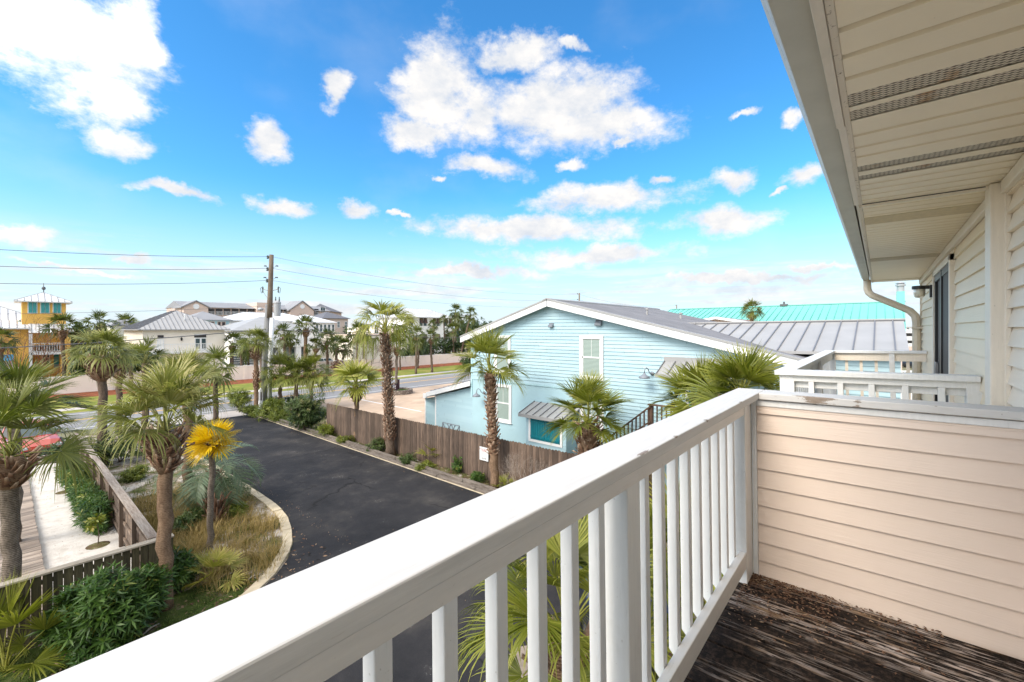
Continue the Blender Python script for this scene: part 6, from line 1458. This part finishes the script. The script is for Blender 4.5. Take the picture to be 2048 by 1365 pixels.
window_y(e,UV(86,71.4),UV(98,71.4),2.2,3.9,71.49,mull=1); mb=MB(); mb.box(UV(108,71.2),UV(118,71.2),71.38,71.45,1.9,4.0); mb.build('ground_shutter',M['teal_shutter'],e)
mb=MB(); mb.prism([(-12.5,V0-.5,3.55),(UV(27,V0-.5),V0-.5,3.55),(UV(27,V0-1.5),V0-1.5,2.95),(-12.5,V0-1.5,2.95)],(0,0,.06)); mb.build('blue_awning',M['blue_awn'],e)
mb=MB(); mb.box(-12.5,UV(27,V0-.5),V0-.55,V0-.51,0,2.9); mb.build('ground_floor_wall',M['offwhite'],e)
rail_y(e,-12,UV(40,V0-2.4),V0-2.4,1.2,1.1,.22)
# white house with hip roof
e=house('cream-white house with a grey standing-seam hip roof, left of the utility pole',11,19.6,68,80.5,6.22,8.75,'cream','metal_gray',ov=.55,ridge='y',ins=5.1,seam=.5)
mb=MB(); mb.box(UV(389,68),UV(412,68),67.93,67.999,3.5,5.6); mb.build('french_door_frame',M['trim_white'],e)
for a,b2 in ((391,399),(403,411)):
    mb=MB(); mb.box(UV(a,68),UV(b2,68),67.9,67.929,3.7,5.0); mb.build('door_glass',M['glass'],e)
mb=MB(); mb.box(UV(388,68),UV(412,68),67.9,67.928,5.15,5.5); mb.build('transom_window',M['dark'],e)
mb=MB(); mb.box(UV(315,68),UV(327,68),67.9,67.99,5.2,5.5); mb.build('transom_window',M['dark'],e)
window_y(e,UV(316,68),UV(326,68),3.6,4.9,67.99,'trim_white','offwhite')
mb=MB(); mb.box(11.3,UV(424,67),66.7,67.99,3.2,3.42); mb.build('balcony_floor',M['trim_white'],e); rail_y(e,11.4,UV(423,66.8),66.75,3.42,1.0,.17)
mb=MB(); mb.lathe([(.0,-.25),(.1,-.2),(.12,.1),(0,.25)],(UV(363,67.9),67.85,5.0),8); mb.build('wall_lantern',M['black'],e)
for u,v in ((13.5,70.5),(15.6,70)):
    mb=MB(); mb.lathe([(.07,0),(.07,.6),(.12,.62),(0,.7)],(u,v,7.1 if u<14 else 7.5),8); mb.build('vent_pipe',M['trim_white'],e)
# small hips behind
def back(label,px0,px1,v,pye,pyr,wall,roof,d=10,ov=.5,ridge='x',ins=None,seam=0,pxr=None):
    x0,x1=UV(px0,v),UV(px1,v); ze=ZZ(pye,(x0+x1)/2,v); zr=ZZ(pyr,(x0+x1)/2,v+d/2)
    return house(label,x0+ov,x1-ov,v+ov,v+d-ov,ze,zr,wall,roof,ov,ridge,ins,seam),x0,x1,ze
e,x0,x1,ze=back('grey-blue house with a grey hip roof behind the cream-white house',375,466,92,640,623,'blue_line','gray_roof')
for a,b2 in ((421,428),(436,441),(444,450)): window_y(e,UV(a,92.5),UV(b2,92.5),ze-3.0,ze-.4,92.49,'hotel','dark',mull=0)
e,x0,x1,ze=back('distant pale roof house between the yellow tower and the white house',222,284,112,651,634,'offwhite','gray_roof')
e,x0,x1,ze=back('long white-roofed house in front of the hotel, left roof',455,640,97,642,626,'offwhite','white_roof',d=14,ins=5)
for a,b2 in ((463,468),(478,483),(590,596)): window_y(e,UV(a,97.5),UV(b2,97.5),ze-2.4,ze-.6,97.49,'trim_white','glass',mull=0)
e,x0,x1,ze=back('white-roofed house in front of the hotel, right roof',600,675,93,645,629,'offwhite','white_roof',d=14)
for a in (632,640,648,656,664): window_y(e,UV(a,93.5),UV(a+4,93.5),ze-2.0,ze-.5,93.49,'trim_white','glass',mull=0)
e,x0,x1,ze=back('white house with a pale grey hip roof and open carport behind the utility pole',462,640,80,661,634,'offwhite','metal_gray',d=15,ins=7)
W0=80.5
mb=MB()
for a,b2 in ((547,556),(566,590),(598,611)): mb.box(UV(a,80.3),UV(b2,80.3),80.2,80.49,0,3.0)
mb.build('carport_opening',M['lampgray'],e)
for a in (528,559,592,614):
    mb=MB(); x=UV(a,79); mb.box(x,x+.9,79,79.6,0,3.4); mb.build('carport_column',M['trim_white'],e)
mb=MB(); mb.box(UV(520,79.5),UV(625,79.5),78.9,80.49,3.1,4.6); mb.build('carport_beam',M['trim_white'],e)
mb=MB(); mb.prism([(UV(545,79),79.7,.2),(UV(562,79),79.7,2.9),(UV(562,79),79.7,3.09),(UV(541,79),79.7,.2)],(0,.4,0)); mb.build('stair_stringer',M['trim_white'],e)
mb=MB(); mb.box(UV(583,80.2),UV(588,80.2),80.12,80.19,.2,2.6); mb.build('dark_door',M['glass'],e)
# slatted grey gate
e=empty('garage_gate',(0,0,0),label='grey slatted garage gate with a white car behind it, right of the cream-white house',cat='gate')
mb=MB()
for k in range(9): mb.box(UV(462,72),UV(510,72),72,72.08,.3+k*.34,.55+k*.34)
mb.build('slats',M['lampgray'],e)
for a in (462,486,510):
    mb=MB(); x=UV(a,72); mb.box(x-.12,x+.12,71.9,72.2,0,3.6); mb.build('post',M['gray_roof'],e)
# small sign above wall
e=empty('board_sign',(UV(629,61),61,0),label='small dark board sign behind the cream wall',cat='sign'); mb=MB(); mb.box(-.9,.9,0,.06,2.0,2.55); mb.build('board',M['stem'],e)
for s in (-.7,.7):
    mb=MB(); mb.box(s-.04,s+.04,.07,.13,0,2.5); mb.build('post',M['stem'],e)
# hotel
V=140
e=empty('hotel',(0,0,0),label='long beige four-storey hotel with balconies on the horizon',cat='hotel')
H=lambda px,dv=0: UV(px,V+dv)
def hz(py,px): return ZZ(py,H(px),V)
mb=MB(); mb.box(H(363),H(683),V,V+16,0,hz(618,500)); mb.box(H(510),H(546),V-1.5,V+14,0,hz(606,520)); mb.build('wall',M['hotel'],e)
zE=hz(618,500); zR=hz(607,500)
mb=MB(); mb.prism([(H(361),V-.8,zE),(H(361),V+7,zR+.2),(H(361),V+17,zE)],(H(509.5)-H(361),0,0)); mb.prism([(H(546.5),V-.8,zE),(H(546.5),V+7,zR+.2),(H(546.5),V+17,zE)],(H(660)-H(546.5),0,0)); mb.build('roof',M['gray_roof'],e)
mb=MB(); a,b2=H(660),H(685); mb.v+= [(a,V-.8,zE),(b2,V-.8,zE-.5),(b2,V+17,zE-.5),(a,V+17,zE),(a,V+7,zR+1.2)]; mb.f+=[(0,1,4),(1,2,4),(2,3,4),(3,0,4),(3,2,1,0)]; mb.m+=[0]*5; mb.build('end_roof',M['dgray_roof'],e)
for a,b2,pk in ((363,412,604),(575,622,604)):
    zg=hz(pk,(a+b2)/2); xm=(H(a)+H(b2))/2; mb=MB(); mb.prism([(H(a),V-2,0),(H(b2),V-2,0),(H(b2),V-2,zE-.1),(xm,V-2,zg),(H(a),V-2,zE-.1)],(0,2.5,0)); mb.build('gable_wall',M['hotel'],e)
    mb=MB(); mb.prism([(xm,V-2.3,zg+.35),(H(b2)+.6,V-2.3,zE-.1),(H(b2)+.6,V-2.3,zE-.4),(xm,V-2.3,zg+.05),(H(a)-.6,V-2.3,zE-.4),(H(a)-.6,V-2.3,zE-.1)],(0,9,0)); mb.build('gable_roof',M['gray_roof'],e)
    mb=MB(); mb.lathe([(0,-.1),(.7,-.1),(.7,.05)],(xm,V-2.02,hz(614,(a+b2)/2)),16,'y'); mb.build('round_vent',M['trim_white'],e)
bays=[(411,429),(431,445),(447,461),(463,477),(479,493),(495,509),(557,565),(567,574),(626,637)]
for (a,b2) in bays:
    for k,(za,zb2) in enumerate(((618,631),(633.5,645),(648,660))):
        x0,x1=H(a),H(b2); z1,z0=hz(za,a),hz(zb2,a)
        bb=empty('balcony_bay',(0,0,0)); bb.parent=e
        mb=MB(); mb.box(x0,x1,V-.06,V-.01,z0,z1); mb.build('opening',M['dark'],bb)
        rail_y(bb,x0,x1,V-.3,z0,1.05,.32,name='railing',w=.08)
window_y(e,H(641),H(650),hz(624,645),hz(615,645),V-.01,'trim_white','glass',mull=1,trans=0)
# beige tower house
e,x0,x1,ze=back('beige three-storey house with a dark hip roof, right end of the white roofs',645,701,119,637,624,'hotel','dgray_roof',d=12)
for a in (657,675,690):
    for z in (ze-2.6,ze-5.8): window_y(e,UV(a,119.5),UV(a+4,119.5),z,z+1.6,119.49,'trim_white','glass',mull=1)
# right white house with bahama shutters
e,x0,x1,ze=back('white three-storey house with a white hip roof and brown bahama shutters',809,912,85,635,618,'offwhite','white_roof',d=12,ins=4.5,ov=.7,seam=.6)
W0=85.7
for i,(a,b2) in enumerate(((815,819),(821,826),(839,845),(847,853),(866,871),(873,879),(889,894),(898,905))):
    for z1 in (ze-.25,ze-4.2):
        x0,x1=UV(a,W0),UV(b2,W0); s=empty('shuttered_window',(0,0,0)); s.parent=e
        mb=MB(); mb.box(x0,x1,W0-.06,W0-.002,z1-1.9,z1-.1); mb.build('pane',M['glass'],s)
        mb=MB(); mb.prism([(x0,W0-.07,z1),(x1,W0-.07,z1),(x1,W0-.5,z1-1.25),(x0,W0-.5,z1-1.25)],(0,-.05,.02)); mb.build('bahama_shutter',M['stairwood'],s)
# cream wing
e=empty('cream_wing',(0,0,0),label='low cream stucco wing with a flat parapet left of the white house',cat='building')
x0,x1=UV(706,72),UV(826,72); zt=ZZ(672,x0,72)
mb=MB(); mb.box(x0,x1,72,84,0,zt); mb.build('wall',M['cream'],e); mb=MB(); mb.box(x0-.15,x1+.15,71.85,84.1,zt,zt+.22); mb.build('parapet',M['hotel'],e)
xu0,xu1=UV(747,76),UV(824,76); mb=MB(); mb.box(xu0,xu1,76,86,zt,ZZ(655,xu0,76)); mb.build('upper_wall',M['cream'],e)
for a,b2 in ((749,756),(818,823)): window_y(e,UV(a,76),UV(b2,76),zt+.3,zt+1.9,75.99,'trim_white','glass',mull=1)
mb=MB(); mb.box(UV(758,72),UV(790,72),71.95,71.99,1.9,3.2); mb.build('brick_panel',M['hotel'],e)
# far tree masses on the horizon
fb=FB(); rg=np.random.default_rng(77); 
def mass(px0,px1,Y,ztop,n,leaf,name,lab):
    fb=FB()
    for k in range(n):
        px=rg.uniform(px0,px1); y=Y*rg.uniform(.95,1.08); x,yy=PY(px,y); hh=ztop*(.75+.25*math.sin(px*.13)+.12*math.sin(px*.41)); z=hh*rg.random()**.5
        per=5; D=nrm(rg.normal(0,1,(per,3))); S=nrm(np.cross(D,rg.normal(0,1,(per,3)))); c=np.array([x,yy,z]); 
        V=np.stack([c-S*leaf*.25,c+D*leaf*.5-S*leaf*.3*0,c+D*leaf+S*leaf*.1,c+D*leaf*.5+S*leaf*.35],1); idx=np.arange(per*4).reshape(per,4)
        fb.add(V,idx,np.clip(.35+rg.normal(0,.15)+np.zeros(per*4),0,1))
    return fb.build(name,M['farleaf'],kind='stuff',label=lab,cat='woodland')
mass(130,245,120,6.9,2600,1.1,'far_woodland','distant green tree line left of the white house')
mass(925,1000,150,8.2,1500,1.2,'far_woodland','distant tree line behind the blue gable')
mass(690,730,130,6.2,700,1.0,'far_woodland','distant tree line behind the cream wing')

# ================= SKY, SUN, CAMERA =================
w=bpy.data.worlds.new('World'); scene.world=w; w.use_nodes=True; nt=w.node_tree; nt.nodes.clear()
def N(t,**k):
    x=nt.nodes.new(t)
    for a,b in k.items(): setattr(x,a,b)
    return x
L=nt.links.new
def mth(op,a,b=0.0,c=None,clamp=False):
    x=N('ShaderNodeMath',operation=op,use_clamp=clamp)
    for i,v in enumerate((a,b) if c is None else (a,b,c)):
        if isinstance(v,(int,float)): x.inputs[i].default_value=v
        else: L(v,x.inputs[i])
    return x.outputs[0]
def vm(op,a,b=(0,0,0),c=None):
    x=N('ShaderNodeVectorMath',operation=op)
    for i,v in enumerate((a,b) if c is None else (a,b,c)):
        if isinstance(v,tuple): x.inputs[i].default_value=v
        else: L(v,x.inputs[i])
    return x.outputs[1] if op=='DOT_PRODUCT' else x.outputs[0]
def mixc(f,a,b,mode='MIX'):
    x=N('ShaderNodeMix',data_type='RGBA',blend_type=mode)
    for i,v in ((0,f),(6,a),(7,b)):
        if isinstance(v,(int,float,tuple)): x.inputs[i].default_value=v
        else: L(v,x.inputs[i])
    return x.outputs[2]
def sstep(v,a,b):
    x=N('ShaderNodeMapRange',interpolation_type='SMOOTHSTEP'); L(v,x.inputs[0]); x.inputs[1].default_value=a; x.inputs[2].default_value=b; return x.outputs[0]
SUN=Vector((-.73,.12,.67)).normalized()
sky=N('ShaderNodeTexSky',sky_type='NISHITA',sun_disc=False); sky.sun_elevation=math.asin(SUN.z); sky.sun_rotation=math.atan2(SUN.x,SUN.y)
sky.air_density=1.0; sky.dust_density=.6; sky.ozone_density=2.5; sky.altitude=0
D=N('ShaderNodeTexCoord').outputs['Generated']; sp=N('ShaderNodeSeparateXYZ'); L(D,sp.inputs[0]); Z=sp.outputs[2]
hs=N('ShaderNodeHueSaturation'); hs.inputs['Saturation'].default_value=1.22; hs.inputs['Value'].default_value=1.0; L(sky.outputs[0],hs.inputs['Color'])
skyc=mixc(1.0,hs.outputs[0],(0.58,1.04,1.14,1),'MULTIPLY')
nz=N('ShaderNodeTexNoise'); nz.inputs['Scale'].default_value=7; nz.inputs['Detail'].default_value=6; nz.inputs['Roughness'].default_value=.62; L(D,nz.inputs['Vector'])
warp=vm('MULTIPLY_ADD',vm('SUBTRACT',nz.outputs[1],(.5,.5,.5)),(.13,.13,.10),D)
blobs=[(130,95,185,95),(225,190,75,45),(40,25,160,70),(265,60,60,60),(255,285,75,34),(525,290,45,36),(668,172,30,34),(345,385,100,13),(572,412,48,18),(722,420,36,17),
(870,180,85,95),(1030,105,95,28),(1110,205,165,62),(1190,255,135,42),(830,270,60,28),(950,225,70,60),(975,330,95,22),(1215,395,150,30),(1060,458,210,27),(1190,512,165,20),(1465,360,42,24),(1330,352,24,10),(1600,352,46,26),(1450,440,90,30),(1580,240,26,14),(1480,225,34,8),
(60,482,90,20),(245,512,55,8),(1150,325,22,12),(930,545,150,11),(1500,555,190,10),(1640,530,80,7),(150,535,130,6),(20,60,120,80),(1140,95,40,10),(960,550,60,8),(870,350,20,8),(1240,288,25,8),(1552,380,14,7),(800,435,18,5)]
RX=Vector((FY,-FX,0)); FWD=Vector((FX,FY,0)); f=None
for px,py,rx,ry in blobs:
    c=(FWD+RX*((px-CX)/F)+Vector((0,0,(HY-py)/F))).normalized()
    r_=Vector((0,0,1)).cross(c).normalized()*-1; u_=c.cross(r_).normalized()*-1
    if u_.z<0: u_=-u_
    cd=1/math.sqrt(1+((px-CX)/F)**2+((py-HY)/F)**2)
    rx*=1.13; ry*=1.13; wx=rx/F*cd*math.sqrt(max(.3,1-((px-CX)/F*cd)**2)); wy=ry/F*cd
    a=vm('DOT_PRODUCT',warp,tuple(r_/wx)); b=vm('DOT_PRODUCT',warp,tuple(u_/wy))
    # blobs are tested on both sides of the sphere but lie well above the horizon
    q=mth('MULTIPLY_ADD',a,a,mth('MULTIPLY',b,b)); 
    f=q if f is None else mth('MINIMUM',f,q)
den=mth('SUBTRACT',1.0,mth('SQRT',f))
mp=N('ShaderNodeMapping'); mp.inputs['Scale'].default_value=(1,1,1.7); L(D,mp.inputs[0])
n2=N('ShaderNodeTexNoise'); n2.inputs['Scale'].default_value=11; n2.inputs['Detail'].default_value=9; n2.inputs['Roughness'].default_value=.66; L(mp.outputs[0],n2.inputs['Vector'])
fld=mth('ADD',den,mth('MULTIPLY',mth('SUBTRACT',n2.outputs[0],.5),2.0))
big=sstep(fld,-.16,.62)
# low streaky cloud near the horizon
ms=N('ShaderNodeMapping'); ms.inputs['Scale'].default_value=(2.2,2.2,26); L(D,ms.inputs[0])
n3=N('ShaderNodeTexNoise'); n3.inputs['Scale'].default_value=1.6; n3.inputs['Detail'].default_value=7; n3.inputs['Roughness'].default_value=.62; L(ms.outputs[0],n3.inputs['Vector'])
band=mth('MULTIPLY',sstep(Z,.19,.07),sstep(n3.outputs[0],.46,.62)); band=mth('MULTIPLY',band,.85)
# thin veil everywhere
n5=N('ShaderNodeTexNoise'); n5.inputs['Scale'].default_value=3.2; n5.inputs['Detail'].default_value=8; L(mp.outputs[0],n5.inputs['Vector'])
veil=mth('MULTIPLY',sstep(n5.outputs[0],.52,.74),.12)
back_=sstep(vm('DOT_PRODUCT',D,tuple(FWD)),.15,-.2); back_=mth('MAXIMUM',back_,sstep(Z,.66,.80)); more=mth('MULTIPLY',mth('MULTIPLY',back_,sstep(n5.outputs[0],.30,.46)),.97)  # unseen cloud cover added behind and overhead to whiten and soften the light
cloud=mth('MAXIMUM',mth('MAXIMUM',big,band),mth('MAXIMUM',veil,more))
# relief shading of the clouds
up=N('ShaderNodeMapping'); up.inputs['Scale'].default_value=(1,1,1.7); up.inputs['Location'].default_value=(.0,0,.055); L(D,up.inputs[0])
n4=N('ShaderNodeTexNoise'); n4.inputs['Scale'].default_value=11; n4.inputs['Detail'].default_value=5; n4.inputs['Roughness'].default_value=.6; L(up.outputs[0],n4.inputs['Vector'])
sh=mth('MULTIPLY_ADD',mth('SUBTRACT',n2.outputs[0],n4.outputs[0]),2.6,.62,True)
CB=3.9
ccol=mixc(sh,(.76*CB,.81*CB,.89*CB,1),(1.08*CB,1.05*CB,1.02*CB,1))
glow=mth('MULTIPLY_ADD',sstep(vm('DOT_PRODUCT',D,tuple(SUN)),.1,.95),2.4,1.0)
vs=N('ShaderNodeVectorMath',operation='SCALE'); L(ccol,vs.inputs[0]); L(glow,vs.inputs['Scale']); ccol=vs.outputs[0]
hz_=sstep(Z,.30,-.02); skyh=mixc(mth('MULTIPLY',hz_,.93),skyc,(.86*CB,.96*CB,1.08*CB,1))
final=mixc(cloud,skyh,ccol)
below=sstep(Z,0.0,-.03); final=mixc(below,final,(2.6,2.4,2.1,1))
bg=N('ShaderNodeBackground'); L(final,bg.inputs[0]); bg.inputs[1].default_value=.14
wo=N('ShaderNodeOutputWorld'); L(bg.outputs[0],wo.inputs[0])
sl_=bpy.data.lights.new('sun','SUN'); sl_.energy=1.8; sl_.angle=R_(26); sl_.color=(1,.90,.77)
so=bpy.data.objects.new('sun',sl_); col.objects.link(so); so.rotation_euler=SUN.to_track_quat('Z','Y').to_euler(); so.location=(-5,0,30)
cam=bpy.data.cameras.new('camera'); co=bpy.data.objects.new('camera',cam); col.objects.link(co); scene.camera=co
cam.sensor_width=36; cam.lens=36*F/2048; cam.shift_y=-(682.5-HY)/2048; cam.clip_start=.05; cam.clip_end=5000
co.location=(0,0,EYE); co.rotation_euler=(math.pi/2,0,math.atan2(FY,FX)-math.pi/2)
scene.view_settings.view_transform='Standard'; scene.view_settings.look='None'; scene.view_settings.exposure=.84; scene.view_settings.gamma=1
scene.cycles.max_bounces=6; scene.cycles.transparent_max_bounces=6; scene.cycles.diffuse_bounces=3; scene.cycles.glossy_bounces=2; scene.cycles.transmission_bounces=3
scene.cycles.use_denoising=True
